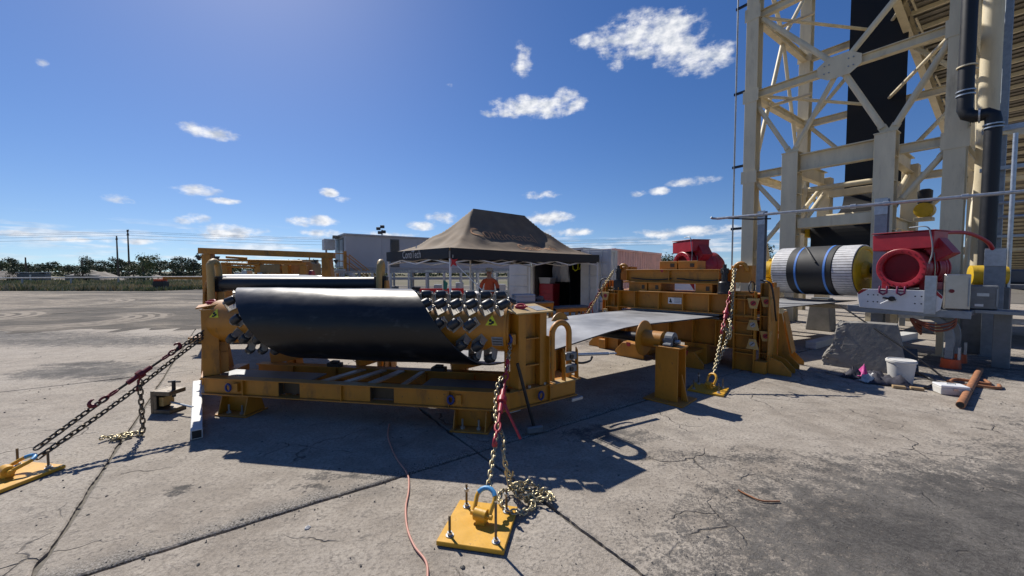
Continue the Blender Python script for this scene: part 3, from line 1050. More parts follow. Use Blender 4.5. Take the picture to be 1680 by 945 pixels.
# warning triangles and a text plate on the drum
def on_drum(u, th, r):
    t = R(th)
    return Vector((u, AX_Y - math.sin(t) * r, AX_Z + math.cos(t) * r))
def decal(name, mname, quadfn, parent, r):
    pass
for xc in (-.20, -3.55):
    th0 = 70 if xc > -1 else 66
    r0 = TUBE_R + .003
    def tri(s, rr, up=0):
        out = []
        for a in (90, 210, 330):
            u = math.cos(R(a)) * s
            v = math.sin(R(a)) * s + up
            out.append(on_drum(xc + u, th0 - math.degrees(v / TUBE_R), rr))
        return out
    mb = MB()
    a, b, c = tri(.075, r0 + .004)
    rows = [[lerp(lerp(a, b, i / 6), lerp(a, c, i / 6), j / 6) for j in range(7)] for i in range(7)]
    def proj(p, rr):
        y, z = p.y - AX_Y, p.z - AX_Z
        l = math.hypot(y, z)
        return Vector((p.x, AX_Y + y / l * rr, AX_Z + z / l * rr))
    rows = [[proj(p, r0) for p in row] for row in rows]
    sg = MB().grid(rows[0:]).obj('warning_sign', 'sign_yellow', drum)
    # black hand-in-rollers pictogram: two discs and a hand
    m2 = MB()
    for u, v, rr_ in ((-.012, .012, .016), (.014, -.006, .016)):
        m2.add([proj(on_drum(xc + u + math.cos(k * .7854) * rr_, th0 - math.degrees((v + math.sin(k * .7854) * rr_) / TUBE_R), .3), r0 + .003) for k in range(8)], [tuple(range(8))])
    hand = [(-.03, -.03), (-.004, -.034), (.012, -.022), (-.002, -.012), (-.024, -.014)]
    m2.add([proj(on_drum(xc + u, th0 - math.degrees(v / TUBE_R), .3), r0 + .0032) for u, v in hand], [tuple(range(5))])
    m2.obj('hand_symbol', 'print_black', sg)
rows = [[on_drum(-.20 + .12 * i / 5, 104 + 24 * j / 5, TUBE_R + .003) for i in range(6)] for j in range(6)]
pl = MB().grid(rows).obj('text_plate', 'print_grey', drum)
for j in range(3):
    rows = [[on_drum(-.19 + .10 * i / 3, 108 + 7 * j + q, TUBE_R + .005) for i in range(4)] for q in (0, 2.2)]
    MB().grid(rows).obj('text_line', 'print_black', pl)

# right-hand guide: inverted U pipe, stanchion with two bearing blocks, shelf
sh = MB()
sh.prism([qR(.50, .06, .452), qR(.98, .06, .452), qR(.98, -.34, .452), qR(.50, -.34, .452)], (0, 0, .014))
sh.obj('shelf_plate', 'ochre', turner, bevel=.002)
MB().prism([qR(.56, .10, .467), qR(.90, .10, .467), qR(.90, -.02, .467), qR(.56, -.02, .467)], (0, 0, .012)).obj('stanchion_plate', 'ochre_pale', turner, bevel=.002)
c0, c1 = qR(.60, -.02, 0), qR(.86, -.02, 0)
pts = [V(c0.x, c0.y, .47), V(c0.x, c0.y, .75), V(c0.x, c0.y, .99)]
for k in range(1, 12):
    a = math.pi * k / 12
    p = lerp(c0, c1, .5 - .5 * math.cos(a))
    pts.append(V(p.x, p.y, .99 + .13 * math.sin(a)))
pts += [V(c1.x, c1.y, .99), V(c1.x, c1.y, .75), V(c1.x, c1.y, .47)]
MB().tube(pts, .034, 12).obj('guide_loop', 'ochre', turner, smooth=50)
st = MB()
for e in (.70, .90):
    st.prism([qR(e, .03, .48), qR(e, .09, .48), qR(e, .075, .80), qR(e, .045, .84)], tuple(qR(.015, 0, 0) - qR(0, 0, 0)))
sto = st.obj('stanchion', 'ochre', turner, bevel=.002)
for z in (.56, .70):
    MB().prism([qR(.725, .02, z), qR(.89, .02, z), qR(.89, .085, z), qR(.725, .085, z)], (0, 0, .085)).obj('bearing_block', 'grey_steel', sto, bevel=.008)
    b0 = qR(.80, .086, z + .042)
    MB().cyl(b0, b0 + N1 * .012, .028, 12).obj('bearing_cap', 'black_steel', sto)
bk = MB()
for z in (.62, .75, .88):
    bk.prism([qR(.53, .0, z), qR(.57, .0, z), qR(.57, -.06, z), qR(.53, -.06, z)], (0, 0, .06))
bk.obj('slide_block', 'black_steel', turner, bevel=.004)
MB().prism([qR(.52, .03, .47), qR(.535, .03, .47), qR(.535, -.20, .47), qR(.52, -.20, .47)], (0, 0, .52)).obj('slide_plate', 'ochre', turner, bevel=.002)
sk = MB().prism([qR(.84, .06, .205), qR(1.02, .06, .205), qR(1.02, -.2, .205), qR(.84, -.2, .205)], (0, 0, .04))
sk.obj('skid_pad', 'galv', turner, bevel=.006)
skl = MB().prism([qR(.02, -.01, .232), qR(.16, -.01, .232), qR(.16, -.1, .232), qR(.02, -.1, .232)], (0, 0, .016))
skl.obj('skid_pad', 'galv', turner, bevel=.003)

# ------------------------------------------------------------------ the belt: over the rear roller, round the drum, away to the clamp
CK = Vector((4.05, 6.5, 0))                        # right front foot of the clamp
CA = R(-45)
cx_, cy_ = Vector((math.cos(CA), math.sin(CA), 0)), Vector((-math.sin(CA), math.cos(CA), 0))
def CW(x, y, z):
    p = CK + cx_ * x + cy_ * y
    p.z = z
    return p
NW = 40
rowsb = []
def brow(L, Rr, z0, z1=None, sag=0):
    z1 = z0 if z1 is None else z1
    row = []
    for k in range(NW + 1):
        t = k / NW
        p = lerp(L, Rr, t)
        row.append(V(p.x, p.y, z0 * (1 - t) + z1 * t + sag * math.sin(math.pi * t)))
    rowsb.append(row)
brow(V(-7.1, 9.6, 0), V(-5.2, 9.8, 0), 1.60)
brow(V(-6.1, 8.2, 0), V(-4.2, 8.4, 0), 1.60, sag=-.02)
brow(V(-5.2, 7.2, 0), V(-3.3, 7.4, 0), 1.53)
brow(V(-4.65, 6.62, 0), V(-2.70, 6.85, 0), 1.43)
brow(V(-4.42, 6.36, 0), V(-2.45, 6.58, 0), 1.385)
brow(V(-4.30, 6.24, 0), V(-2.33, 6.44, 0), 1.379)
tl, tr = TW(xL(0), AX_Y, 0), TW(xR(0), AX_Y, 0)
for q in (.2, .5, .75, .92):
    a, b = lerp(V(-4.2, 6.12, 0), tl, q), lerp(V(-2.25, 6.32, 0), tr, q)
    brow(a, b, 1.379 * (1 - q) + (AX_Z + BELT_R) * q)
for k in range(29):
    th = 180 * k / 28
    t = R(th)
    row = []
    for j in range(NW + 1):
        u = xL(th) + (xR(th) - xL(th)) * j / NW
        e = 1.0
        br_ = BELT_R + .005 * mnoise.noise(Vector((u * 1.6, th * .03, 2))) + .003 * mnoise.noise(Vector((u * 5, th * .06, 6)))
        row.append(TW(u, AX_Y - math.sin(t) * br_, AX_Z + math.cos(t) * br_))
    rowsb.append(row)
bl, br = TW(xL(180), AX_Y, 0), TW(xR(180), AX_Y, 0)
el_, er_ = CW(-2.18, -.02, 0), CW(-.60, -.02, 0)
zb0 = AX_Z - BELT_R
for k in range(1, 15):
    q = k / 15
    a, b = lerp(bl, el_, q), lerp(br, er_, q)
    e = min(1, q / .55)
    z = zb0 + (.905 - zb0) * e * e * (3 - 2 * e) - .015 * max(0, (q - .55) / .45)
    row = []
    for j in range(NW + 1):
        t = j / NW
        p = lerp(a, b, t)
        dz = .03 * math.sin(math.pi * 2 * q + 1.2) * (1 - t) * math.sin(math.pi * q)
        row.append(V(p.x, p.y, z + dz))
    rowsb.append(row)
brow(el_, er_, .89)
brow(CW(-2.18, 1.05, 0), CW(-.60, 1.05, 0), .89)
pe_l, pe_r = V(7.72, 10.95, 0), V(8.62, 9.72, 0)
for q in (.2, .45, .7, 1.0):
    a = lerp(CW(-2.18, 1.05, 0), pe_l, q)
    b = lerp(CW(-.60, 1.05, 0), pe_r, q)
    brow(a, b, .89 + .08 * q, sag=-.03)
# give the sheet thickness
nr, nc = len(rowsb), NW + 1
nrm = []
for i in range(nr):
    rr = []
    for j in range(nc):
        du = rowsb[min(i + 1, nr - 1)][j] - rowsb[max(i - 1, 0)][j]
        dv = rowsb[i][min(j + 1, nc - 1)] - rowsb[i][max(j - 1, 0)]
        rr.append(dv.cross(du).normalized())
    nrm.append(rr)
if nrm[8][5].z < 0:
    nrm = [[-n for n in r_] for r_ in nrm]
TH = .009
bv, bf, bmi = [], [], []
for sgn in (1, -1):
    for i in range(nr):
        for j in range(nc):
            bv.append(tuple(rowsb[i][j] + nrm[i][j] * (TH * sgn)))
off = nr * nc
for i in range(nr - 1):
    for j in range(nc - 1):
        a = i * nc + j
        bf.append((a, a + 1, a + nc + 1, a + nc)); bmi.append(0)
        bf.append((off + a, off + a + nc, off + a + nc + 1, off + a + 1)); bmi.append(1)
    for j in (0, nc - 1):
        a = i * nc + j
        bf.append((a, a + nc, off + a + nc, off + a)); bmi.append(2)
for i in (0, nr - 1):
    for j in range(nc - 1):
        a = i * nc + j
        bf.append((a, a + 1, off + a + 1, off + a)); bmi.append(2)
mb = MB()
mb.v, mb.f, mb.m = bv, bf, bmi
belt = mb.obj('conveyor_belt', ['belt_top', 'belt_under', 'belt_edge'], smooth=40)
tag(belt, 'wide black rubber belt folded over the drum, its grey side running to the clamp', 'conveyor belt')

# ------------------------------------------------------------------ rear roller stand behind the drum
rs = thing('rear_roller_stand', 'ochre stand with two looped uprights holding a long dark roller behind the drum', 'roller stand', (-3.33, 6.25, 0), R(6))
MB().cyl((-1.22, 0, 1.50), (1.12, 0, 1.50), .105, 28, up=(0, 1, 0)).obj('roller', 'rubber', rs, smooth=40)
for sx, x in ((-1, -1.30), (1, 1.20)):
    MB().cyl((x - sx * .1, 0, 1.50), (x + sx * .05, 0, 1.50), .035, 12, up=(0, 1, 0)).obj('roller_shaft', 'black_steel', rs, smooth=40)
    pts = [V(x, -.16, .1), V(x, -.16, 1.0), V(x, -.15, 1.6)]
    for k in range(1, 10):
        a = math.pi * k / 10
        pts.append(V(x + sx * .01, -.05 - .10 * math.cos(a), 1.74 + .11 * math.sin(a)))
    pts += [V(x, .05, 1.6), V(x, .08, 1.0), V(x, .1, .1)]
    MB().tube(smoothpath(pts, 3), .048, 12).obj('guide_loop', 'ochre_pale', rs, smooth=50)
    xo = x + sx * .075
    MB().prism([(xo, -.28, .1), (xo, .5, .1), (xo, .18, 1.35), (xo, .10, 1.55), (xo, -.10, 1.55), (xo, -.18, 1.35)], (sx * .03, 0, 0)).obj('side_plate', 'ochre', rs, bevel=.004)
    MB().box(x - .10, x + .10, -.08, .08, 1.38, 1.62).obj('bearing_block', 'black_steel', rs, bevel=.01)
    MB().box(x - .08, x + .12, -.35, .6, 0, .1).obj('foot', 'ochre', rs, bevel=.004)
    for z in (.7, 1.1):
        MB().box(xo + sx * .031, xo + sx * .07, -.2, .2, z, z + .015).obj('stiffener', 'ochre', rs)
MB().box(-1.1, 1.0, -.05, .05, .02, .12).obj('tie_beam', 'ochre', rs, bevel=.004)
# ------------------------------------------------------------------ chains, load binders, anchor plates
def link_mesh(name, mname, d=.013, pitch=.040, seg=14, rs=6):
    a = pitch / 2 - .2 * d            # half straight
    w = 1.15 * d                      # half width to wire centre
    pts = []
    half = seg // 2
    for k in range(half):
        t = -math.pi / 2 + math.pi * k / (half - 1)
        pts.append(V(a * .62 + math.cos(t) * w, math.sin(t) * w, 0))
    for k in range(half):
        t = math.pi / 2 + math.pi * k / (half - 1)
        pts.append(V(-a * .62 + math.cos(t) * w, math.sin(t) * w, 0))
    return MB().tube(pts, d / 2, rs, closed=True).mesh(name, [mname], 80)

LINK_G = link_mesh('link', 'chain_gold')
LINK_D = link_mesh('link', 'chain_dark', .0165, .050)
LINK_S = link_mesh('link', 'chain_gold', .011, .036)

def resample(pts, step):
    pts = [Vector(p) for p in pts]
    out, acc = [pts[0].copy()], 0.0
    for a, b in zip(pts, pts[1:]):
        L = (b - a).length
        if L < 1e-9:
            continue
        pos = step - acc
        while pos <= L:
            out.append(a.lerp(b, pos / L))
            pos += step
        acc = (acc + L) % step
    return out

def chain(name, label, pts, me, pitch=None, loc=None, group=None, messy=0):
    o = thing(name, label, 'chain', loc if loc is not None else pts[-1], 0, group)
    add_links(o, pts, me, pitch, messy)
    return o

def add_links(o, pts, me, pitch=None, messy=0):
    pitch = pitch or (.050 if me is LINK_D else .040)
    c = resample(pts, pitch)
    for i in range(len(c) - 1):
        d, s, u = frame(c[i + 1] - c[i])
        mid = (c[i] + c[i + 1]) / 2
        ang = (math.pi / 2 if i % 2 else 0) + .35 + (rnd.uniform(-messy, messy) if messy else rnd.uniform(-.12, .12))
        s2 = s * math.cos(ang) + u * math.sin(ang)
        u2 = d.cross(s2)
        put('link', me, o, mid - o.location, Matrix((d, s2, u2)).transposed().to_quaternion())

def binder(label, p0, p1, mname, handle_dir):
    """ratchet load binder from hook p0 to hook p1"""
    p0, p1 = Vector(p0), Vector(p1)
    o = thing('load_binder', label, 'load binder', p0)
    d, s, u = frame(p1 - p0)
    L = (p1 - p0).length
    q = lambda t, a=0, b=0: d * (t * L) + s * a + u * b
    bo = MB().lathe([(L * .30, .016), (L * .31, .024), (L * .66, .024), (L * .67, .016)], (0, 0, 0), d, 14).obj('barrel', mname, o, smooth=40)
    MB().lathe([(L * .46, .026), (L * .465, .042), (L * .535, .042), (L * .54, .026)], (0, 0, 0), d, 16).obj('ratchet_gear', mname, bo, smooth=30)
    for a, b in ((.16, .30), (.67, .84)):
        MB().cyl(q(a), q(b), .0125, 10).obj('screw', 'steel_edge' if 'old' in mname else 'red_binder', o, smooth=40)
    for c, sg in ((.10, -1), (.90, 1)):
        ring = [q(c) + d * (math.cos(t) * .045) + s * (math.sin(t) * .022) for t in [k * math.pi / 8 for k in range(16)]]
        MB().tube(ring, .0095, 7, closed=True).obj('eye', mname, o, smooth=60)
        c2 = c + sg * .12
        ring = [q(c2) + d * (math.cos(t) * .04) + u * (math.sin(t) * .022) for t in [k * math.pi / 8 for k in range(16)]]
        MB().tube(ring, .0095, 7, closed=True).obj('eye', mname, o, smooth=60)
        hk = [q(c2) + d * sg * .05 + (d * sg * (math.sin(t) * .035 + .02)) + u * (.03 - .03 * math.cos(t)) for t in [k * math.pi / 6 for k in range(8)]]
        MB().tube(hk, [.02, .021, .02, .017, .015, .013, .011, .007], 8).obj('hook', mname, o, smooth=60)
    h = Vector(handle_dir)
    hb = MB().bar(q(.5), q(.5) + h * .35, .05, .026, h1=.012, w1=.03).bar(q(.5) + h * .345, q(.5) + h, .022, .016)
    hb.obj('handle', mname, o, bevel=.003)
    return o

def nut_stud(parent, x, y, z0, h, plate=.03):
    so = MB().cyl((x, y, z0), (x, y, z0 + h), .0085, 10).obj('stud', 'chain_dark', parent, smooth=40)
    MB().cyl((x, y, z0 + .001), (x, y, z0 + .006), .026, 14).obj('washer', 'galv', so, smooth=40)
    MB().cyl((x, y, z0 + .006), (x, y, z0 + .024), .017, 6).obj('nut', 'galv', so)
    if h > .16 and h < .2:
        MB().cyl((x, y, z0 + h - .05), (x, y, z0 + h - .032), .017, 6).obj('nut', 'galv', so)
    return so

def shackle(parent, base, dir_, bow='blue_paint', body='plate_yellow', sc=1.0):
    """lug with a bow shackle pulled along dir_"""
    base = Vector(base)
    d = Vector(dir_).normalized()
    s = d.cross(Vector((0, 0, 1))).normalized()
    lug = MB()
    lug.cyl(base + s * (-.042 * sc) + V(0, 0, .055 * sc), base + s * (.042 * sc) + V(0, 0, .055 * sc), .042 * sc, 18)
    lug.box(base.x - .03 * sc, base.x + .03 * sc, base.y - .03 * sc, base.y + .03 * sc, base.z, base.z + .05 * sc)
    lug.obj('lug', body, parent, smooth=40)
    c = base + V(0, 0, .055 * sc)
    pts = [c + s * (.058 * sc), c + s * (.062 * sc) + d * (.05 * sc)]
    for k in range(9):
        t = math.pi * k / 8
        pts.append(c + d * (.10 * sc + .065 * sc * math.sin(t)) + s * (.068 * sc * math.cos(t)))
    pts += [c - s * (.062 * sc) + d * (.05 * sc), c - s * (.058 * sc)]
    n = len(pts)
    so = MB().tube(pts, .015 * sc, 9).obj('shackle', body, parent, smooth=60)
    MB().tube(pts[3:n - 3], .0165 * sc, 9).obj('shackle_sleeve', bow, so, smooth=60)
    MB().cyl(c - s * (.075 * sc), c + s * (.08 * sc), .017 * sc, 10).obj('shackle_pin', body, so, smooth=40)
    return c + d * (.155 * sc)

# --- front anchor plate
fp = thing('anchor_plate', 'bright yellow anchor plate with four studs nearest the camera', 'anchor plate', (-.215, 2.525, 0), R(-11.5), 'chain anchor plates')
MB().box(-.215, .215, -.225, .225, .001, .030).obj('plate', ['plate_yellow'], fp, bevel=.003)
for x, y, h in ((-.15, -.16, .13), (.15, -.16, .255), (-.14, .15, .165), (.15, .15, .165)):
    nut_stud(fp, x, y, .030, h)
topF = TW(*(qR(.09, -.09, .96)))
shp = shackle(fp, (.01, .0, .030), (.10, .45, .55))
anchF = fp.matrix_basis @ shp
anchF = Vector((-.215, 2.525, 0)) + Matrix.Rotation(R(-11.5), 3, 'Z') @ shp
b0, b1 = lerp(anchF, topF, .28), lerp(anchF, topF, .72)
binder('clean red ratchet load binder on the front chain', b0, b1, 'red_binder', (.16, -.10, -.30))
fc = chain('tie_down_chain', 'gold tie-down chain from the right post to the nearest yellow plate', [topF, b1], LINK_G, loc=anchF, group='tie-down chains')
add_links(fc, [b0, anchF], LINK_G)
sd = Vector((-.05, -.03, 0))
slack = [lerp(anchF, topF, .66) + Vector((-.03, -.02, .02)), lerp(anchF, topF, .62) + sd * 1.2, lerp(anchF, topF, .5) + Vector((-.055, -.03, -.05)), lerp(anchF, topF, .42) + Vector((-.03, -.04, -.06)), lerp(anchF, topF, .30) + Vector((.05, -.02, -.05)), lerp(anchF, topF, .18) + Vector((.07, .04, -.03)),
         V(-.03, 2.90, .16), V(-.01, 2.90, .06), V(.05, 2.93, .015)]
add_links(fc, smoothpath(slack, 8), LINK_G)
MB().tube([V(-.02, 2.89, .18) + Vector((math.cos(t) * .028, .0, math.sin(t) * .035)) for t in [2.6 + k * .45 for k in range(10)]], [.012, .012, .012, .012, .012, .012, .011, .010, .009, .007], 7).obj('grab_hook', 'chain_gold', fc, smooth=60).location = -fc.location
# heap of spare chain on the slab
hp = []
for k in range(64):
    t = k / 63
    a = t * 6.283 * 3.1
    rr = .045 + .05 * math.sin(t * 9) + .035 * mnoise.noise(Vector((k * .3, 0, 3)))
    cxx = .10 + .08 * math.sin(t * 5.1)
    cyy = 2.88 - .12 * t + .05 * math.sin(t * 11)
    hp.append(V(cxx + math.cos(a) * (rr + .045), cyy + math.sin(a) * (rr + .03), .014 + .045 * max(0, math.sin(t * 3.14)) * rnd.random() + .012 * (k % 3)))
hp = [V(.05, 2.93, .015)] + hp + [V(.2, 2.84, .02), V(.26, 2.88, .012), V(.31, 2.85, .012), V(.285, 2.80, .012)]
add_links(fc, smoothpath(hp, 3), LINK_G, messy=.5)

# --- left anchor plate
lp = thing('anchor_plate', 'yellow anchor plate at the left edge with long double chain', 'anchor plate', (-4.12, 3.10, 0), R(-8), 'chain anchor plates')
MB().box(-.23, .23, -.24, .24, .001, .030).obj('plate', ['plate_yellow'], lp, bevel=.003)
for x, y, h in ((-.16, -.17, .13), (.16, -.17, .13), (-.16, .17, .15), (.16, .17, .15)):
    nut_stud(lp, x, y, .030, h)
shl = shackle(lp, (.02, .0, .030), (.14, .50, .20))
anchL = Vector((-4.12, 3.10, 0)) + Matrix.Rotation(R(-8), 3, 'Z') @ shl
topL = TW(*(qL(.08, -.09, .985)))
vL = topL - anchL
side = vL.cross(Vector((0, 0, 1))).normalized()
b0 = lerp(anchL, topL, .33) + Vector((0, 0, .06)); b1 = lerp(anchL, topL, .72) + Vector((0, 0, .05))
binder('dark red ratchet load binder on the long left chain', b0, b1, 'red_binder_old', (-.02, -.03, -.17))
lc = chain('tie_down_chain', 'dark double tie-down chain from the left post to the left plate', [topL + Vector((0, 0, .03)), b1], LINK_D, loc=anchL, group='tie-down chains')
add_links(lc, [b0, anchL + Vector((-.02, 0, .03))], LINK_D)
add_links(lc, smoothpath([topL - Vector((0, 0, .02)), lerp(anchL, topL, .75) - Vector((0, 0, .035)), lerp(anchL, topL, .4) - Vector((0, 0, .06)), anchL - Vector((-.03, 0, .02))], 12), LINK_D)
hang = lerp(anchL, topL, .52)
lp_ = [hang, V(hang.x + .005, hang.y, .30), V(hang.x + .01, hang.y + .0, .06), V(hang.x - .02, hang.y - .02, .015)]
add_links(lc, smoothpath(lp_, 6), LINK_D)
hp = []
for k in range(48):
    t = k / 47
    a = t * 6.283 * 2.6
    hp.append(V(hang.x - .03 - .20 * t + math.cos(a) * .05, hang.y - .03 - .10 * t + math.sin(a) * .045, .012 + .03 * rnd.random()))
add_links(lc, smoothpath([lp_[-1]] + hp, 3), LINK_G, messy=.5)

# --- right anchor plate beside the clamp
rp = thing('anchor_plate', 'yellow anchor plate in front of the clamp by the roller post', 'anchor plate', (2.80, 5.50, 0), R(-38), 'chain anchor plates')
MB().box(-.23, .23, -.21, .21, .001, .030).obj('plate', ['plate_yellow'], rp, bevel=.003)
for x, y, h in ((-.16, -.15, .13), (.16, -.15, .13), (-.16, .15, .17), (.16, .15, .13)):
    nut_stud(rp, x, y, .030, h)
shr = shackle(rp, (.02, .0, .030), (.2, .35, .9), bow='plate_yellow')
anchR = Vector((2.80, 5.50, 0)) + Matrix.Rotation(R(-38), 3, 'Z') @ shr
topR = CW(-.28, -.10, 1.74)
b0, b1 = lerp(anchR, topR, .40), lerp(anchR, topR, .68)
binder('red load binder on the chain hanging before the clamp', b0, b1, 'red_binder', (.10, -.05, -.25))
rc = chain('tie_down_chain', 'gold double chain from the clamp top down to its yellow plate', [topR + Vector((.02, 0, 0)), b1], LINK_G, loc=anchR, group='tie-down chains')
add_links(rc, [b0, anchR], LINK_G)
add_links(rc, smoothpath([topR - Vector((.03, .02, 0)), lerp(anchR, topR, .62) + Vector((.06, -.02, -.03)), lerp(anchR, topR, .3) + Vector((.07, -.02, -.04)), lerp(anchR, topR, .04)], 10), LINK_G)
add_links(rc, smoothpath([lerp(anchR, topR, .45), lerp(anchR, topR, .33) + Vector((.11, -.02, -.05)), lerp(anchR, topR, .36) + Vector((.12, -.02, .12)), lerp(anchR, topR, .5) + Vector((.05, 0, 0))], 8), LINK_G)

# --- back chain on the far side of the clamp
topB = CW(-2.62, -.05, 1.72)
botB = V(1.55, 9.9, .12)
bp = thing('anchor_plate', 'yellow anchor plate on the ground behind the grey belt', 'anchor plate', (1.52, 9.95, 0), R(20), 'chain anchor plates')
MB().box(-.23, .23, -.21, .21, .001, .030).obj('plate', ['plate_yellow'], bp, bevel=.003)
for x, y in ((-.16, -.15), (.16, -.15), (-.16, .15), (.16, .15)):
    nut_stud(bp, x, y, .030, .13)
shackle(bp, (0, 0, .03), (.2, -.3, .5))
b0, b1 = lerp(botB, topB, .35), lerp(botB, topB, .66)
bc = chain('tie_down_chain', 'gold chain slanting down from the far end of the clamp', [topB, b1], LINK_G, loc=botB, group='tie-down chains')
add_links(bc, [b0, botB], LINK_D)
add_links(bc, smoothpath([topB - Vector((0, 0, .03)), lerp(botB, topB, .6) - Vector((.03, 0, .10)), lerp(botB, topB, .2) - Vector((.0, 0, .05)), botB], 10), LINK_G)
binder('dark red load binder on the chain behind the grey belt', b0, b1, 'red_binder_old', (.02, -.05, -.22))
# ------------------------------------------------------------------ belt clamp station
clamp = thing('belt_clamp', 'tall ochre belt clamp of stacked ribbed beams gripping the grey belt', 'belt clamp', CK, CA)
CL = -2.80
def ribbed(name, x0, x1, y0, y1, z0, z1, ribs, t=.016, mname='ochre', web=.14):
    mb = MB().box(x0, x1, y0, y1, z1 - t, z1).box(x0, x1, y0, y1, z0, z0 + t)
    mb.box(x0 + .002, x1 - .002, y0 + web, y0 + web + .014, z0 + t, z1 - t)
    mb.box(x0 + .002, x1 - .002, y1 - .03, y1 - .016, z0 + t, z1 - t)
    o = mb.obj(name, mname, clamp, bevel=.003)
    for r_ in ribs:
        MB().box(r_ - .007, r_ + .007, y0 + .012, y0 + web - .001, z0 + t, z1 - t).obj('rib', mname, o)
    return o
lb = ribbed('lower_beam', CL, -.02, 0, .95, .36, .84, [CL + .02, -2.35, -1.9, -1.45, -1.0, -.6, -.30, -.03])
MB().box(-2.25, -.55, .02, .93, .842, .876).obj('grip_plate', 'grey_steel', clamp, bevel=.003)
ub = ribbed('upper_beam', CL, -.02, -.02, .93, .945, 1.30, [CL + .02, -2.62, -2.15, -1.65, -1.18, -.72, -.42, -.14, -.03])
MB().box(-2.25, -.55, .02, .93, .905, .943).obj('grip_plate', 'grey_steel', clamp, bevel=.003)
sg = MB().box(-1.50, -1.24, .100, .106, 1.07, 1.19).obj('sign_plate', 'white_paint', ub)
for i in range(4):
    MB().box(-1.38, -1.26 - .01 * (i % 2), .0955, .0992, 1.165 - .024 * i, 1.173 - .024 * i).obj('text_line', 'print_grey', sg)
MB().cyl((-1.455, .0995, 1.155), (-1.455, .0955, 1.155), .014, 10).bar((-1.455, .0975, 1.14), (-1.435, .0975, 1.09), .004, .03).bar((-1.45, .0975, 1.13), (-1.475, .0975, 1.10), .004, .015).obj('figure_symbol', 'print_black', sg)
# spacers, middle plate, top channel
for x0, x1 in ((-2.35, -1.95), (-1.92, -1.66), (-1.0, -.70), (-.62, -.5)):
    o = MB().box(x0, x1, .12, .80, 1.302, 1.46).obj('spacer_block', 'ochre', clamp, bevel=.004)
    MB().box(x1 - .11, x1 - .05, .112, .119, 1.34, 1.42).obj('access_hole', 'steel_edge', o)
MB().box(-2.52, -.52, .06, .86, 1.462, 1.482).obj('middle_plate', 'ochre', clamp, bevel=.002)
tb = ribbed('top_beam', -2.42, -.58, .10, .80, 1.484, 1.735, [-2.40, -1.5, -.60], web=.07)
for x0 in (-2.3, -1.35):
    MB().tube(smoothpath([(x0, .135, 1.56), (x0 + .3, .125, 1.535), (x0 + .6, .125, 1.53), (x0 + .85, .135, 1.555)], 5), .011, 7).obj('hose', 'black_steel', tb, smooth=60)
MB().prism([(-1.66, .098, 1.725), (-1.60, .098, 1.725), (-1.615, .098, 1.68), (-1.645, .098, 1.68)], (0, -.01, 0)).obj('lifting_mark', 'red_binder', tb)
# boxes on top of the channel
for x0, x1 in ((-1.75, -1.40), (-1.38, -1.02)):
    o = MB().box(x0, x1, .25, .70, 1.737, 1.90).obj('top_bracket', 'ochre', clamp, bevel=.004)
    MB().box(x1 - .13, x1 - .05, .242, .249, 1.78, 1.85).obj('access_hole', 'steel_edge', o)
# hydraulic jacks
for x in (-2.56, -.48):
    jo = MB().lathe([(1.302, .115), (1.33, .115), (1.335, .10), (1.50, .10), (1.52, .085), (1.525, .05), (1.66, .05), (1.665, .065), (1.75, .065), (1.755, .03), (1.82, .03)], (x, .05, 0), (0, 0, 1), 20).obj('jack', 'black_steel', clamp, smooth=35)
    MB().tube([(x, -.04, 1.72), (x + .03, -.08, 1.68), (x + .05, -.08, 1.55), (x + .1, -.06, 1.45)], .011, 7).obj('hose', 'black_steel', jo, smooth=60)
# lifting hooks at both ends of the top
for x, yy in ((-2.55, .30), (-.26, .22)):
    mb = MB().box(x - .16, x + .16, yy - .02, yy + .25, 1.50, 1.80)
    pts = [V(x - .09 + .0, yy - .05, 1.70)] + [V(x - .0 - .09 * math.cos(t), yy - .06, 1.74 + .10 * math.sin(t)) for t in [k * math.pi / 8 for k in range(9)]] + [V(x + .09, yy - .05, 1.70)]
    mb.tube(pts, .035, 10)
    mb.obj('lifting_hook', 'ochre', clamp, smooth=40, bevel=.006)
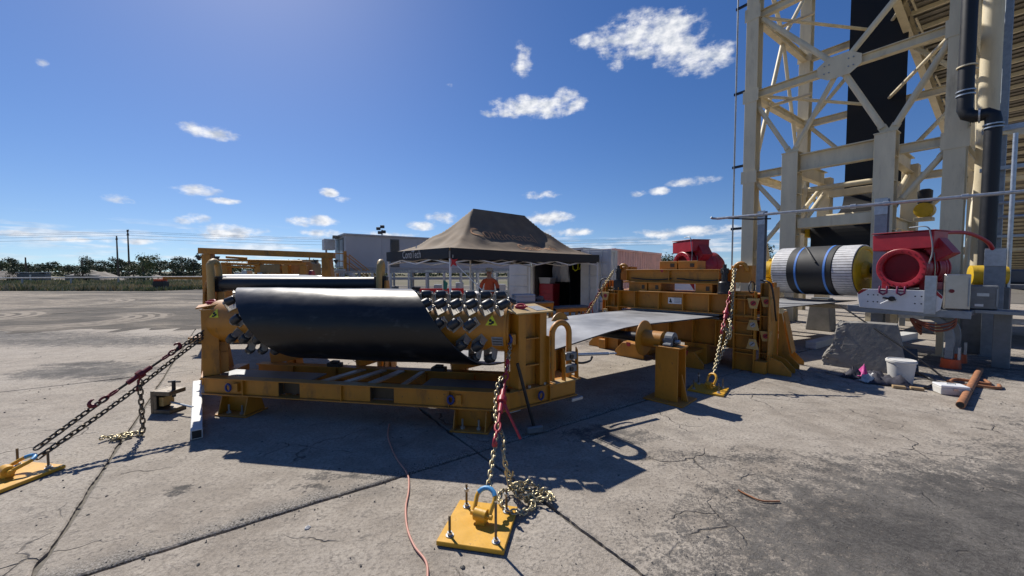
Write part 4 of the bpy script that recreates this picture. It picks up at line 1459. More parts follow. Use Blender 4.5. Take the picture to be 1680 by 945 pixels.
# end column pairs with lock plates and raking gussets, at the right end (and the left)
for side, X in ((1, 0.0), (-1, CL)):
    f = lambda x: X + side * x
    def bx(a, b, *r):
        x0, x1 = sorted((f(a), f(b)))
        return (x0, x1) + r
    for (a, b, y0, y1, zt) in ((-.30, .02, -.05, .10, 1.36), (.04, .17, .18, .36, 1.50), (.04, .17, .55, .73, 1.50)):
        mb = MB()
        w = .014
        mb.box(*bx(a, a + w, y0, y1, .0, zt)).box(*bx(b - w, b, y0, y1, .0, zt)).box(*bx(a + w, b - w, y1 - w - .02, y1 - .02, .0, zt))
        o = mb.obj('end_column', 'ochre', clamp, bevel=.003)
        for z in (.30, .62, .93, 1.22):
            MB().box(*bx(a + w + .001, b - w - .001, y0 + .004, y1 - w - .021, z, z + .014)).obj('rib', 'ochre', o)
    bo = MB().box(*bx(.02, .19, -.02, 1.0, .0, .20)).obj('end_box', 'ochre', clamp, bevel=.004)
    MB().box(*bx(.175, .19, .12, .85, .20, 1.42)).obj('side_plate', 'ochre', clamp, bevel=.003)
    for (xc, yf, z, dial) in ((.0, -.052, .40, 0), (.0, -.052, .72, 0), (.0, -.052, 1.08, 1), (.14, .176, .52, 1), (.14, .176, 1.10, 1)):
        lk = MB().prism([(f(xc - .09), yf, z), (f(xc + .09), yf, z), (f(xc + .05), yf, z + .17), (f(xc - .05), yf, z + .17)] if dial == 0 else [(f(xc - .05), yf, z), (f(xc + .05), yf, z), (f(xc + .09), yf, z + .17), (f(xc - .09), yf, z + .17)], (0, -.02, 0)).obj('lock_plate', 'ochre_pale', clamp, bevel=.002)
        MB().cyl((f(xc), yf - .0205, z + .09), (f(xc), yf - .026, z + .09), .042, 14).obj('lock_dial', 'red_binder' if dial else 'galv', lk)
        MB().bar((f(xc - .025), yf - .028, z + .065), (f(xc + .025), yf - .028, z + .115), .004, .012).obj('lock_pointer', 'print_black', lk)
    for y in (.10, .42, .80, 1.25):
        MB().prism([(f(.20), y, .0), (f(.52), y, .0), (f(.52), y, .07), (f(.38), y, .22), (f(.24), y, .95 if y > .5 else .27), (f(.20), y, .95 if y > .5 else .27)], (0, .016, 0)).obj('gusset', 'ochre', clamp, bevel=.002)
    MB().prism([(f(.245), .86, .95), (f(.245), 1.2, .95), (f(.385), 1.2, .24), (f(.385), .86, .24)], (side * .014, 0, .01)).obj('rake_plate', 'ochre', clamp, bevel=.002)
    for hh in ((.23, .09, 1.30), ):
        pts = smoothpath([V(f(.05), .15, 1.55), V(f(.20), .08, 1.50), V(f(.25), .12, 1.25), V(f(.24), .3, 1.0), V(f(.23), .45, .85)], 6)
        MB().tube(pts, .014, 7).obj('hose', 'black_steel', clamp, smooth=60)
    MB().tube([V(f(-.05) + side * math.cos(t) * .02, .02 + math.cos(t) * .10, 1.43 + math.sin(t) * .10) for t in [k * math.pi / 8 for k in range(16)]], .010, 6, closed=True).obj('hose', 'black_steel', clamp, smooth=60)
# ground feet with trapezoid plates
for x in (-2.05, -.95):
    o = MB().prism([(x - .30, -.42, .0), (x + .30, -.42, .0), (x + .30, -.42, .10), (x + .14, -.42, .28), (x - .14, -.42, .28), (x - .30, -.42, .10)], (0, .05, 0)).box(x - .15, x + .15, -.37, .05, .22, .29).obj('foot', 'ochre', clamp, bevel=.004)
    MB().prism([(x - .05, -.424, .30), (x + .05, -.424, .30), (x + .03, -.424, .22), (x - .03, -.424, .22)], (0, -.006, 0)).obj('foot_mark', 'red_binder', o)
    MB().box(x - .2, x + .2, .05, .9, .0, .355).obj('pedestal', 'ochre', clamp, bevel=.004)
# ------------------------------------------------------------------ support roller in front of the clamp
RP0, RP1 = V(2.10, 5.12, 0), V(.72, 6.52, 0)
rdv = (RP1 - RP0).normalized()
srz = math.atan2(rdv.y, rdv.x)
sr = thing('support_roller', 'yellow flanged roller under the grey belt carried on a square post', 'roller', RP0, srz)
LR = (RP1 - RP0).length
zc = .775
MB().cyl((.10, 0, zc), (.36, 0, zc), .115, 28, up=(0, 1, 0)).obj('roller_tube', 'ochre', sr, smooth=40)
MB().cyl((.391, 0, zc), (LR - .1, 0, zc), .065, 24, up=(0, 1, 0)).obj('roller_core', 'black_steel', sr, smooth=40)
for x in (.36, LR - .12):
    fo = MB().lathe([(0, .22), (.008, .245), (.022, .245), (.03, .22)], (x, 0, zc), (1, 0, 0), 36).obj('flange_disc', 'ochre', sr, smooth=35)
MB().cyl((-.12, 0, zc), (.13, 0, zc), .028, 14, up=(0, 1, 0)).obj('shaft', 'galv', sr, smooth=40)
bb = MB().prism([(-.055, -.13, .722), (-.055, .13, .722), (-.055, .13, .755), (-.055, .095, .77), (-.055, .095, .80)] + [(-.055, math.cos(t) * .095, .80 + math.sin(t) * .095) for t in [k * math.pi / 10 for k in range(1, 10)]] + [(-.055, -.095, .80), (-.055, -.095, .77), (-.055, -.13, .755)], (.11, 0, 0)).obj('pillow_block', 'grey_steel', sr, bevel=.008)
MB().cyl((-.062, 0, zc), (-.056, 0, zc), .065, 20).obj('bearing_face', 'black_steel', bb)
for px in (0, LR + .02):
    mb = MB()
    mb.box(px - .15, px + .15, -.13, -.115, .02, .70).box(px - .15, px + .15, .115, .13, .02, .70).box(px - .008, px + .008, -.115, .115, .02, .70)
    mb.box(px - .17, px + .17, -.15, .15, .70, .72).box(px - .26, px + .26, -.24, .24, .0, .02)
    o = mb.obj('post', 'ochre', sr, bevel=.003)
    MB().prism([(px - .009, -.131, .02), (px - .009, -.22, .02), (px - .009, -.131, .38)], (.016, 0, 0)).obj('gusset', 'ochre', o)
    MB().prism([(px - .151, -.01, .02), (px - .235, -.01, .02), (px - .151, -.01, .36)], (0, .016, 0)).obj('gusset', 'ochre', o)
# pry bar / tie rod lying by the frame end
tr = thing('tie_rod', 'bare steel tie rod with a flattened eye leaning on the frame end', 'tie rod', (.62, 4.62, .70))
a, b = V(0, 0, 0), V(.60, .28, -.04)
MB().cyl(a, b, .02, 12).obj('rod', 'galv', tr, smooth=40)
d, s, u = frame(b - a)
MB().bar(b - d * .01, b + d * .12, .055, .018).obj('eye_end', 'galv', tr, bevel=.006)
MB().cyl(b + d * .08 - u * .0095, b + d * .08 + u * .0095, .014, 12).obj('eye_hole', 'print_black', tr)
MB().tube(smoothpath([V(.1, .05, -.08), V(.22, .10, -.12), V(.34, .17, -.11), V(.38, .2, -.06)], 5), .014, 7).obj('hook_strap', 'black_steel', tr, smooth=60)
# ------------------------------------------------------------------ lattice tower with vertical belt
TR0 = Vector((8.79, 14.5, 0))
TRZ = PHI - math.pi / 2
tower = thing('steel_tower', 'tall cream lattice steel tower with a portal base at the right', 'tower', TR0, TRZ)
def TT(x, y, z):
    return TR0 + adir * x + bdir * y + Vector((0, 0, z))
TWW, TD, TH_ = 5.0, 4.9, 15.0
def hcol(x, y, z0, z1, w=.40, name='column', t=.03):
    mb = MB().box(x - w / 2, x + w / 2, y - w / 2, y - w / 2 + t, z0, z1).box(x - w / 2, x + w / 2, y + w / 2 - t, y + w / 2, z0, z1)
    mb.box(x - t / 2, x + t / 2, y - w / 2 + t, y + w / 2 - t, z0, z1)
    return mb.obj(name, 'cream', tower, bevel=.004)
for x, y in ((0, 0), (TWW, 0), (0, TD), (TWW, TD)):
    o = hcol(x, y, 0, TH_)
    for z in (5.0, 7.9, 10.8):
        MB().box(x - .26, x + .26, y - .215, y - .202, z - .1, z + .35).obj('gusset_plate', 'cream', o)
LV = (5.17, 8.07, 10.85, 13.7)
def chord(p0, p1, w=.20, h=.26, name='chord'):
    return MB().ibeam(p0, p1, w, h, .022).obj(name, 'cream', tower, bevel=.003)
def brace(p0, p1, r=.075):
    p0, p1 = Vector(p0), Vector(p1)
    d = (p1 - p0).normalized()
    mb = MB().cyl(p0 + d * .22, p1 - d * .22, r, 12)
    mb.bar(p0 + d * .05, p0 + d * .30, .02, r * 2.4).bar(p1 - d * .30, p1 - d * .05, .02, r * 2.4)
    return mb.obj('brace', 'cream', tower, smooth=40)
for z in LV:
    if z > 6:
        chord((.2, 0, z), (TWW - .2, 0, z))
    else:
        chord((.2, 0, z), (1.02, 0, z)); chord((3.93, 0, z), (TWW - .2, 0, z))
    chord((.2, TD, z), (TWW - .2, TD, z))
    chord((0, .2, z), (0, TD - .2, z)); chord((TWW, .2, z), (TWW, TD - .2, z))
# front face K-bracing down to the portal heads
mid = TWW / 2
brace((mid, 0, LV[1]), (.1, 0, LV[2]), .085); brace((mid, 0, LV[1]), (TWW - .1, 0, LV[2]), .085)
brace((mid, 0, LV[1]), (1.29, 0, 5.68)); brace((mid, 0, LV[1]), (3.65, 0, 5.68), .085)
brace((.1, 0, LV[1] - .3), (1.25, 0, 5.68)); brace((TWW - .1, 0, LV[1] - .1), (3.72, 0, 5.68), .085)
brace((.1, 0, LV[3]), (mid, 0, LV[2] + .1)); brace((TWW - .1, 0, LV[3]), (mid, 0, LV[2] + .1))
brace((.1, 0, 5.0), (1.1, 0, 3.7)); brace((.1, 0, 2.2), (1.1, 0, 3.5)); brace((TWW - .1, 0, 5.0), (3.9, 0, 3.6)); brace((TWW - .1, 0, 1.4), (3.9, 0, 2.9))
for zz, hw, hh in ((LV[1], .55, .34), (LV[2] + .05, .40, .26)):
    gp_ = MB().prism([(mid - hw, -.115, zz - hh * .4), (mid - hw * .5, -.115, zz - hh), (mid + hw * .5, -.115, zz - hh), (mid + hw, -.115, zz - hh * .4), (mid + hw, -.115, zz + hh * .4), (mid + hw * .5, -.115, zz + hh), (mid - hw * .5, -.115, zz + hh), (mid - hw, -.115, zz + hh * .4)], (0, -.02, 0)).obj('gusset_plate', 'cream', tower)
    for sx in (-.36, -.24, .24, .36):
        for sz in (-.12, .12):
            MB().cyl((mid + sx, -.136, zz + sz), (mid + sx, -.155, zz + sz), .022, 6).obj('bolt', 'galv_dull', gp_)
# back face
brace((.1, TD, LV[1]), (mid, TD, LV[2])); brace((TWW - .1, TD, LV[1]), (mid, TD, LV[2]))
brace((.1, TD, LV[1]), (mid, TD, LV[0])); brace((TWW - .1, TD, LV[1]), (mid, TD, LV[0]))
brace((.1, TD, LV[0]), (mid, TD, 2.4)); brace((TWW - .1, TD, LV[0]), (mid, TD, 2.4)); chord((.2, TD, 2.4), (TWW - .2, TD, 2.4))
# side faces
for x in (0, TWW):
    brace((x, TD / 2, LV[2]), (x, .1, LV[0])); brace((x, TD / 2, LV[2]), (x, TD - .1, LV[0]), .065)
    brace((x, .1, LV[0]), (x, TD / 2, .6)); brace((x, TD - .1, LV[0]), (x, TD / 2, .6), .065)
    brace((x, .1, LV[3]), (x, TD / 2, LV[2] + .1)); brace((x, TD - .1, LV[3]), (x, TD / 2, LV[2] + .1))
# plan bracing
for z in LV[1:]:
    brace((.1, .1, z), (mid, TD, z), .055); brace((TWW - .1, .1, z), (mid, TD, z), .055)
    MB().bar((.15, 1.2, z - .1), (1.4, 1.2, z - .1), .09, .09).obj('outrigger', 'cream', tower, bevel=.003)
# portal in the front face
for x in (1.29, 3.65):
    w, t = .46, .03
    mb = MB().box(x - w / 2, x + w / 2, -w / 2, -w / 2 + t, 0, 5.68).box(x - w / 2, x + w / 2, w / 2 - t, w / 2, 0, 5.68).box(x - w / 2 + .02, x - w / 2 + .05, -w / 2 + t, w / 2 - t, 0, 5.67).box(x + .02, x + .05, -w / 2 + t, w / 2 - t, 0, 5.67)
    o = mb.obj('portal_column', 'cream', tower, bevel=.004)
    MB().box(x - .25, x + .25, -.25, .25, 5.682, 5.71).obj('cap_plate', 'cream', o)
    for z in (2.2, 2.9, 3.6, 4.3, 5.0):
        MB().box(x + .055, x + w / 2 - .01, -w / 2 + t + .002, w / 2 - t - .002, z, z + .025).obj('rib', 'cream', o)
    # back legs and side beams
    MB().box(x - .2, x + .2, 3.1, 3.5, 0, 5.3).obj('portal_back_column', 'cream', tower, bevel=.006)
    MB().ibeam((x, .24, 5.25), (x, 3.1, 5.25), .22, .50, .03).obj('portal_side_beam', 'cream', tower, bevel=.003)
    MB().ibeam((x, .24, 3.2), (x, 3.1, 3.2), .2, .34, .025).obj('portal_side_beam', 'cream', tower, bevel=.003)
    brace((x, .3, 3.4), (x, 3.0, 5.0), .07)
    for z in (4.0, 4.5):
        MB().prism([(x - .01, .24, z), (x - .01, .9, 5.0), (x - .01, .24, 5.0)], (.03, 0, 0)).obj('gusset_plate', 'cream', tower) if z == 4.5 else None
MB().ibeam((1.53, 0, 5.32), (3.41, 0, 5.32), .26, .56, .03).obj('portal_beam', 'cream', tower, bevel=.004)
MB().box(1.525, 3.415, -.13, .10, 3.14, 3.46).obj('portal_beam', 'cream', tower, bevel=.008)
MB().cyl((1.5, .9, 4.55), (3.45, .9, 4.55), .085, 14).obj('tie_tube', 'cream', tower, smooth=40)
MB().cyl((1.5, 2.6, 3.75), (3.45, 2.6, 3.75), .075, 14).obj('tie_tube', 'cream', tower, smooth=40)
MB().box(1.5, 3.45, 2.9, 3.1, 4.5, 4.75).obj('tie_beam', 'cream', tower, bevel=.006)
brace((1.45, .5, 3.3), (1.6, 2.2, 4.6), .08)
# slim conduit mast on the left column
mo = MB().cyl((-.55, -.12, .9), (-.55, -.12, TH_), .03, 10).obj('conduit', 'galv_dull', tower, smooth=40)
for z in (1.2, 3.3, 5.6, 8.3, 11.4):
    MB().bar((-.62, -.12, z), (-.18, -.12, z), .05, .09).obj('conduit_bracket', 'black_steel', mo, bevel=.004)
MB().box(-.30, .28, -.42, -.20, 1.55, 1.85).obj('junction_box', 'white_paint', tower, bevel=.01)

# vertical belt strand and its bend pulley
vb = thing('hanging_belt', 'black belt hanging vertically inside the cream tower', 'conveyor belt', TT(2.47, 4.2, 0), TRZ)
path = [(4.2 - 4.2, 15.5), (0, 9), (0, 5.2), (-.05, 4.6), (-.3, 4.15), (-.9, 3.85), (-2.0, 3.66), (-2.9, 3.52), (-3.2, 3.40), (-3.38, 3.1), (-3.42, 2.4), (-3.40, 1.4), (-3.4, 1.0)]
sp_ = smoothpath([(0, y, z) for y, z in path], 5)
rows = []
for p in sp_:
    rows.append([V(-.825, p.y, p.z), V(-.3, p.y, p.z - .0), V(.3, p.y, p.z), V(.825, p.y, p.z)])
o = MB().grid(rows).obj('belt_sheet', 'belt_black', vb)
o.modifiers.new('solid', 'SOLIDIFY').thickness = .022
bpz = thing('bend_pulley', 'black bend pulley under the hanging belt behind the portal beam', 'pulley', TT(2.47, 1.25, 0), TRZ)
MB().cyl((-.9, 0, 3.05), (.9, 0, 3.05), .33, 32, up=(0, 1, 0)).obj('shell', 'lag_black', bpz, smooth=40)
for sx in (-1, 1):
    MB().cyl((sx * .9, 0, 3.05), (sx * 1.05, 0, 3.05), .06, 14, up=(0, 1, 0)).obj('shaft', 'black_steel', bpz, smooth=40)
    MB().box(sx * 1.03 - .08, sx * 1.03 + .08, -.2, .2, 2.9, 3.2).obj('bearing_housing', 'bright_yellow', bpz, bevel=.02)

# yellow drive seen inside the portal's right side
yd = thing('small_yellow_gearbox', 'small yellow gearbox with black motor beside the portal', 'gearbox', TT(4.25, 1.6, 3.35), TRZ)
MB().lathe([(-.2, .14), (-.18, .22), (.1, .24), (.16, .16)], (0, 0, .2), (0, 1, 0), 20).obj('housing', 'bright_yellow', yd, smooth=40)
MB().lathe([(0, .16), (.36, .17), (.42, .10)], (0, 0, .42), (0, 0, 1), 18).obj('motor_can', 'black_steel', yd, smooth=40)
MB().tube(smoothpath([V(.2, 0, .5), V(.45, -.1, .4), V(.4, -.1, 0), V(.5, -.1, -.6), V(.5, -.1, -1.2)], 6), .018, 6).obj('cable', 'black_steel', yd, smooth=60)
MB().box(-.2, .2, -.2, .2, -.12, -.02).obj('bracket', 'cream', yd, bevel=.004)

# ------------------------------------------------------------------ inclined gallery climbing to the tower
GS = Vector((13.7, 14.0, 10.6))
gd = Vector((bdir.x, bdir.y, -.22))
gal = thing('conveyor_gallery', 'inclined cream conveyor gallery seen from below at the right edge', 'conveyor gallery', GS)
GWD = 4.6
g = lambda s, a, z=0: gd * s + adir * a + Vector((0, 0, z))
S0, S1 = -2.0, 46.0
for a in (0, GWD):
    MB().ibeam(g(S0, a), g(S1, a), .22, .55, .03).obj('stringer', 'cream', gal, bevel=.004)
k = S0 + .3
nrm_up = Vector((0, 0, 1))
i = 0
while k < S1:
    if k < 24:
        MB().bar(g(k, .13, .12), g(k, GWD - .13, .12), .10, .14).obj('joist', 'cream', gal, bevel=.003)
        if k < 16:
            for q in range(3):
                kk = k + .10 + q * .27
                MB().bar(g(kk + .11, .12, .21), g(kk + .11, GWD - .12, .21), .24, .025, up=(0, 0, 1)).obj('deck_panel', 'deck_sheet', gal, bevel=.008)
    else:
        MB().bar(g(k, .13, .12), g(k, GWD - .13, .12), .14, .14).obj('joist', 'cream', gal)
    k += .95
    i += 1
MB().bar(g(S0, GWD / 2, .26), g(16.2, GWD / 2, .26), GWD - .26, .03).obj('deck_backing', 'deck_sheet', gal)
MB().bar(g(16.2, GWD / 2, .22), g(S1, GWD / 2, .22), GWD - .3, .03).obj('deck_panel', 'deck_sheet', gal)
MB().bar(g(S0, .06, .75), g(S1, .06, .75), .02, .85).obj('side_mesh', 'green_mesh', gal)
MB().bar(g(S0, GWD - .06, .75), g(S1, GWD - .06, .75), .02, .85).obj('side_mesh', 'green_mesh', gal)
k = S0
while k < 22:
    MB().bar(g(k, .30, -.3), g(k + 1.9, .30, -.02), .05, .05).obj('lattice_bar', 'cream', gal)
    k += 1.9
# outer walkway with rail on the right side
for z in (.55, 1.1):
    MB().cyl(g(S0, GWD + .95, z), g(28, GWD + .95, z), .025, 8).obj('handrail', 'galv_dull', gal, smooth=40)
k = S0
while k < 26:
    MB().bar(g(k, GWD + .95, .0), g(k, GWD + .95, 1.1), .05, .05).obj('rail_post', 'galv_dull', gal)
    MB().bar(g(k, GWD + .11, -.02), g(k, GWD + 1.0, -.02), .08, .10).obj('walkway_bracket', 'cream', gal)
    for q in range(6):
        kk = k + .24 * q
        MB().bar(g(kk, GWD + .12, .06), g(kk, GWD + .98, .06), .03, .03).obj('walkway_bar', 'galv_dull', gal)
    k += 1.45
for s in (15, 30):
    for a in (.1, GWD - .1):
        p = g(s, a, -.28)
        zz = GS.z + p.z
        MB().bar(p, V(p.x + (.5 if a > 1 else -.5) * adir.x, p.y + (.5 if a > 1 else -.5) * adir.y, -GS.z), .28, .28).obj('trestle_leg', 'cream', gal)
    MB().bar(g(s, .1, -.6), g(s, GWD - .1, -.6), .2, .2).obj('trestle_beam', 'cream', gal)

# ------------------------------------------------------------------ pipes and posts at the right
def pole(name, label, cat, x, y, z0, z1, builder, mname, smooth=None):
    o = thing(name, label, cat, (x, y, 0), TRZ)
    return o
dp = thing('drain_pipe', 'thick black drain pipe with a double elbow running down the tower', 'pipe', (11.28, 9.9, 0), 0)
e1 = Vector((.27, -.38, 0))
pts = [V(0, 0, 14.5), V(0, 0, 9), V(0, 0, 6.0), V(0, 0, 5.72), V(.03, -.04, 5.58), V(.10, -.14, 5.50)]
pts += [V(.27 - .06, -.38 + .08, 5.50), V(.27 - .01, -.38 + .02, 5.44), V(.27, -.38, 5.30), V(.27, -.38, 5.0), V(.27, -.38, 2.5), V(.27, -.38, .0)]
MB().tube(pts, .145, 18).obj('pipe', 'pipe_black', dp, smooth=45)
for z in (6.05, 6.15):
    MB().cyl((0, 0, z), (0, 0, z + .03), .172, 20).obj('pipe_clamp', 'galv', dp, smooth=40)
for z in (5.12, 5.2):
    MB().cyl((.27, -.38, z), (.27, -.38, z + .03), .172, 20).obj('pipe_clamp', 'galv', dp, smooth=40)
MB().cyl((.13, -.185, 5.50), (.15, -.21, 5.50), .175, 20).obj('pipe_clamp', 'galv', dp, smooth=40)
MB().cyl((0, 0, 6.75), (0, 0, 6.78), .18, 20).bar((0, 0, 6.76), (.4, .1, 6.78), .04, .03).obj('pipe_clamp', 'cream', dp, smooth=40)
tc_ = thing('tube_column', 'cream round tube column behind the black drain pipe', 'column', (13.2, 11.0, 0))
MB().cyl((0, 0, .02), (0, 0, 15), .21, 20).obj('tube', 'cream', tc_, smooth=40)
MB().box(-.35, .35, -.35, .35, 0, .04).obj('base_plate', 'cream', tc_)
tc2 = thing('square_column', 'galvanised square column right of the black drain pipe', 'column', (12.70, 10.25, 0), TRZ)
MB().box(-.07, .07, -.07, .07, .02, 15).obj('tube', 'galv_dull', tc2, bevel=.01)
MB().box(-.2, .2, -.2, .2, 0, .02).obj('base_plate', 'galv_dull', tc2)
wk = thing('access_platform', 'galvanised platform beams between the columns at the right edge', 'platform', (12.2, 10.2, 0), TRZ)
for z, w in ((5.35, .14), (4.35, .10), (2.6, .07)):
    MB().bar((-.1, .3, z), (4.6, .3, z), .1, w).obj('platform_beam', 'galv', wk, bevel=.004)
MB().bar((.2, .3, 5.3), (1.6, 2.4, 5.3), .16, .2).obj('platform_beam', 'cream', wk, bevel=.004)
MB().box(2.2, 2.35, .25, .38, 0, 5.28).obj('platform_post', 'cream', wk, bevel=.004)
MB().box(4.2, 4.35, .25, .38, 0, 5.28).obj('platform_post', 'cream', wk, bevel=.004)
for z in (3.05, 3.4):
    MB().cyl((.1, -.2, z), (3.6, -.2, z), .04, 10).obj('pipe_rail', 'galv', wk, smooth=40)
    for x in (.8, 1.9, 3.0):
        MB().cyl((x, -.2, z), (x + .06, -.2, z), .058, 12).obj('rail_coupler', 'galv', wk, smooth=40)
# overhead galvanised pipe rail on posts
sh6 = bdir * .6
r0, r1 = V(5.05, 10.25, 3.12) + sh6, V(9.4, 5.85, 3.12) + sh6
pr = thing('pipe_rail', 'galvanised overhead pipe rail crossing before the tower', 'rail', (r0.x, r0.y, 0))
q = lambda p: Vector(p) - Vector((r0.x, r0.y, 0))
MB().cyl(q(r0), q(r1), .034, 12).obj('pipe', 'galv', pr, smooth=40)
for t in (.16, .44, .525, .70, .86):
    p = lerp(r0, r1, t)
    d = (r1 - r0).normalized()
    MB().cyl(q(p), q(p + d * .09), .052, 12).obj('coupler', 'galv', pr, smooth=40)
MB().tube([q(r0), q(r0 + Vector((-.08, .1, .02))), q(r0 + Vector((-.12, .1, .05)))], .03, 8).obj('end_hook', 'galv_dull', pr, smooth=60)
MB().tube([q(lerp(r0, r1, .02)), q(lerp(r0, r1, .14) + Vector((0, 0, -.10))), q(lerp(r0, r1, .2) + Vector((0, 0, -.12)))], .018, 8).obj('rail_strap', 'black_steel', pr, smooth=60)
def hpost(name, label, p, h, w=.16):
    o = thing(name, label, 'post', p, TRZ)
    MB().box(-w / 2, w / 2, -w / 2, -w / 2 + .014, .02, h).box(-w / 2, w / 2, w / 2 - .014, w / 2, .02, h).box(-.008, .008, -w / 2 + .014, w / 2 - .014, .02, h).obj('section', 'galv_dull', o, bevel=.002)
    MB().box(-.16, .16, -.16, .16, 0, .02).obj('base_plate', 'galv_dull', o)
    MB().box(-w / 2 - .004, w / 2 + .004, -w / 2 - .02, -w / 2 - .004, h - .35, h - .02).obj('cleat', 'galv', o, bevel=.002)
    return o
pA = lerp(r0, r1, .17); pB = lerp(r0, r1, .525)
hpost('galvanised_post', 'galvanised post standing left of the white lagged pulley', (pA.x + .06, pA.y + .08, 0), 3.22)
hpost('galvanised_post', 'galvanised post between the lagged pulley and the red motor', (pB.x + .08, pB.y + .1, 0), 3.25, .2)
hpost('galvanised_post', 'dark galvanised post with orange foot at the far right', (9.55, 7.72, 0), 2.15, .26)
pp = thing('slim_pole', 'slim galvanised pole beside the dark post with orange foot', 'pole', (9.85, 7.75, 0))
MB().cyl((0, 0, 0), (0, 0, 4.4), .035, 12).obj('tube', 'galv', pp, smooth=40)
MB().cyl((0, 0, 0), (0, 0, .015), .09, 14).obj('foot_plate', 'galv', pp)

# ------------------------------------------------------------------ lagged pulley with blue straps
PC = Vector((7.95, 10.05, 0))
pul = thing('lagged_pulley', 'large pulley with white ribbed lagging and blue straps round a black cover', 'pulley', PC, TRZ - R(9))
PR, PZ = .61, 1.72
MB().cyl((-.90, 0, PZ), (.90, 0, PZ), PR - .03, 48, up=(0, 1, 0)).obj('shell', 'lag_black', pul, smooth=40)
for x0, x1 in ((-.89, -.50), (.50, .89)):
    mb = MB()
    n = 56
    for k in range(n):
        a0, a1 = 2 * math.pi * (k + .10) / n, 2 * math.pi * (k + .90) / n
        ps = []
        for r_ in (PR - .035, PR):
            for a in (a0, a1):
                ps.append((math.cos(a) * r_, PZ + math.sin(a) * r_))
        vs = [(x, p[0], p[1]) for x in (x0, x1) for p in ps]
        mb.add(vs, [(0, 1, 3, 2), (4, 6, 7, 5), (2, 3, 7, 6), (0, 2, 6, 4), (1, 5, 7, 3)])
    o = mb.obj('lagging', 'lag_white', pul)
    o['kind'] = 'stuff'
MB().lathe([(-.52, PR - .01), (-.50, PR + .012), (.48, PR + .012), (.50, PR - .01)], (0, 0, PZ), (1, 0, 0), 56).obj('rubber_cover', 'lag_black', pul, smooth=40)
for x in (-.30, .34):
    MB().lathe([(x - .024, PR + .013), (x - .023, PR + .018), (x + .023, PR + .018), (x + .024, PR + .013)], (0, 0, PZ), (1, 0, 0), 56).obj('blue_strap', 'blue_strap', pul, smooth=30)
pts = []
for k in range(12):
    t = k / 11
    a = R(100 + 62 * t)
    pts.append(V(-.34 + .5 * t, math.cos(a) * (PR + .028), PZ + math.sin(a) * (PR + .028)))
MB().tube(pts, .022, 6).obj('black_strap', 'print_black', pul, smooth=60)
for sx in (-1, 1):
    MB().lathe([(0, PR - .035), (.03, PR - .04), (.032, PR - .10), (.01, PR - .12), (.02, .22), (.10, .18), (.12, .12)], (sx * .90, 0, PZ), (sx, 0, 0), 40).obj('end_disc', 'bright_yellow', pul, smooth=30)
    MB().cyl((sx * .95, 0, PZ), (sx * 1.5, 0, PZ), .085, 18, up=(0, 1, 0)).obj('shaft', 'black_steel', pul, smooth=40)
    ho = MB().lathe([(1.10, .16), (1.13, .26), (1.30, .28), (1.36, .20), (1.42, .12)], (0, 0, PZ), (sx, 0, 0), 24)
    ho.box(*sorted((sx * 1.14, sx * 1.30)), -.36, .36, PZ - .42, PZ - .22)
    h_ = ho.obj('bearing_housing', 'bright_yellow', pul, smooth=35, bevel=.01)
    MB().box(*sorted((sx * 1.16, sx * 1.28)), -.06, .06, PZ + .27, PZ + .33).obj('lifting_eye', 'bright_yellow', h_, bevel=.01)
    MB().box(*sorted((sx * 1.08, sx * 1.36)), -.5, .5, PZ - .55, PZ - .42).obj('base_beam', 'cream', pul, bevel=.006)
    for y in (-.38, .38):
        MB().box(*sorted((sx * 1.12, sx * 1.32)), y - .1, y + .1, 0, PZ - .55).obj('leg', 'cream', pul, bevel=.006)
MB().box(-1.3, 1.3, -.42, -.30, .80, .90).obj('cross_beam', 'cream', pul, bevel=.004)

# belt sheet under the pulley and steel frames beyond, added to darken the ground
rbt = thing('added_shade_belt', 'dark belt sheet added low under the lagged pulley to cast shade', 'conveyor belt', TT(.4, -3.9, 0), TRZ)
rows = []
for q in range(13):
    y = -1.6 + 5.4 * q / 12
    rows.append([V(x, y, .46 + .02 * math.sin(q * 1.3 + x)) for x in (-.85, -.3, .3, .85)])
MB().grid(rows).obj('belt_sheet', 'belt_black', rbt).modifiers.new('s', 'SOLIDIFY').thickness = .02
for y in (-1.3, .2, 1.7, 3.3):
    MB().cyl((-.95, y, .36), (.95, y, .36), .07, 14).obj('idler', 'black_steel', rbt, smooth=40)
    for x in (-1.0, 1.0):
        MB().box(x - .05, x + .05, y - .08, y + .08, 0, .42).obj('idler_stand', 'cream', rbt)
for k, (x0, y0, L_) in enumerate(((3.9, -1.6, 3.0), (5.6, -1.2, 3.2))):  # added frames that darken the space behind the platform
    o = thing('added_trestle', ('left' if k == 0 else 'right') + ' grey steel trestle with dark panels, added behind the motor platform to darken it', 'trestle', TT(x0, y0, 0), TRZ)
    for x in (0, 1.2):
        for y in (0, L_ / 2, L_):
            MB().box(x - .06, x + .06, y - .06, y + .06, 0, 1.3).obj('leg', 'galv_dull', o, bevel=.004)
    MB().box(-.1, 1.3, -.1, L_ + .1, 1.302, 1.40).obj('deck', 'grey_steel', o, bevel=.006)
    for yy in (.02, L_ - .06):
        MB().box(-.02, 1.22, yy, yy + .04, .5, .62).obj('cross_bar', 'galv', o)
    MB().box(.1, 1.1, L_ * .2, L_ * .8, 1.402, 1.75).obj('gear_case', 'panel_dark', o, bevel=.05)
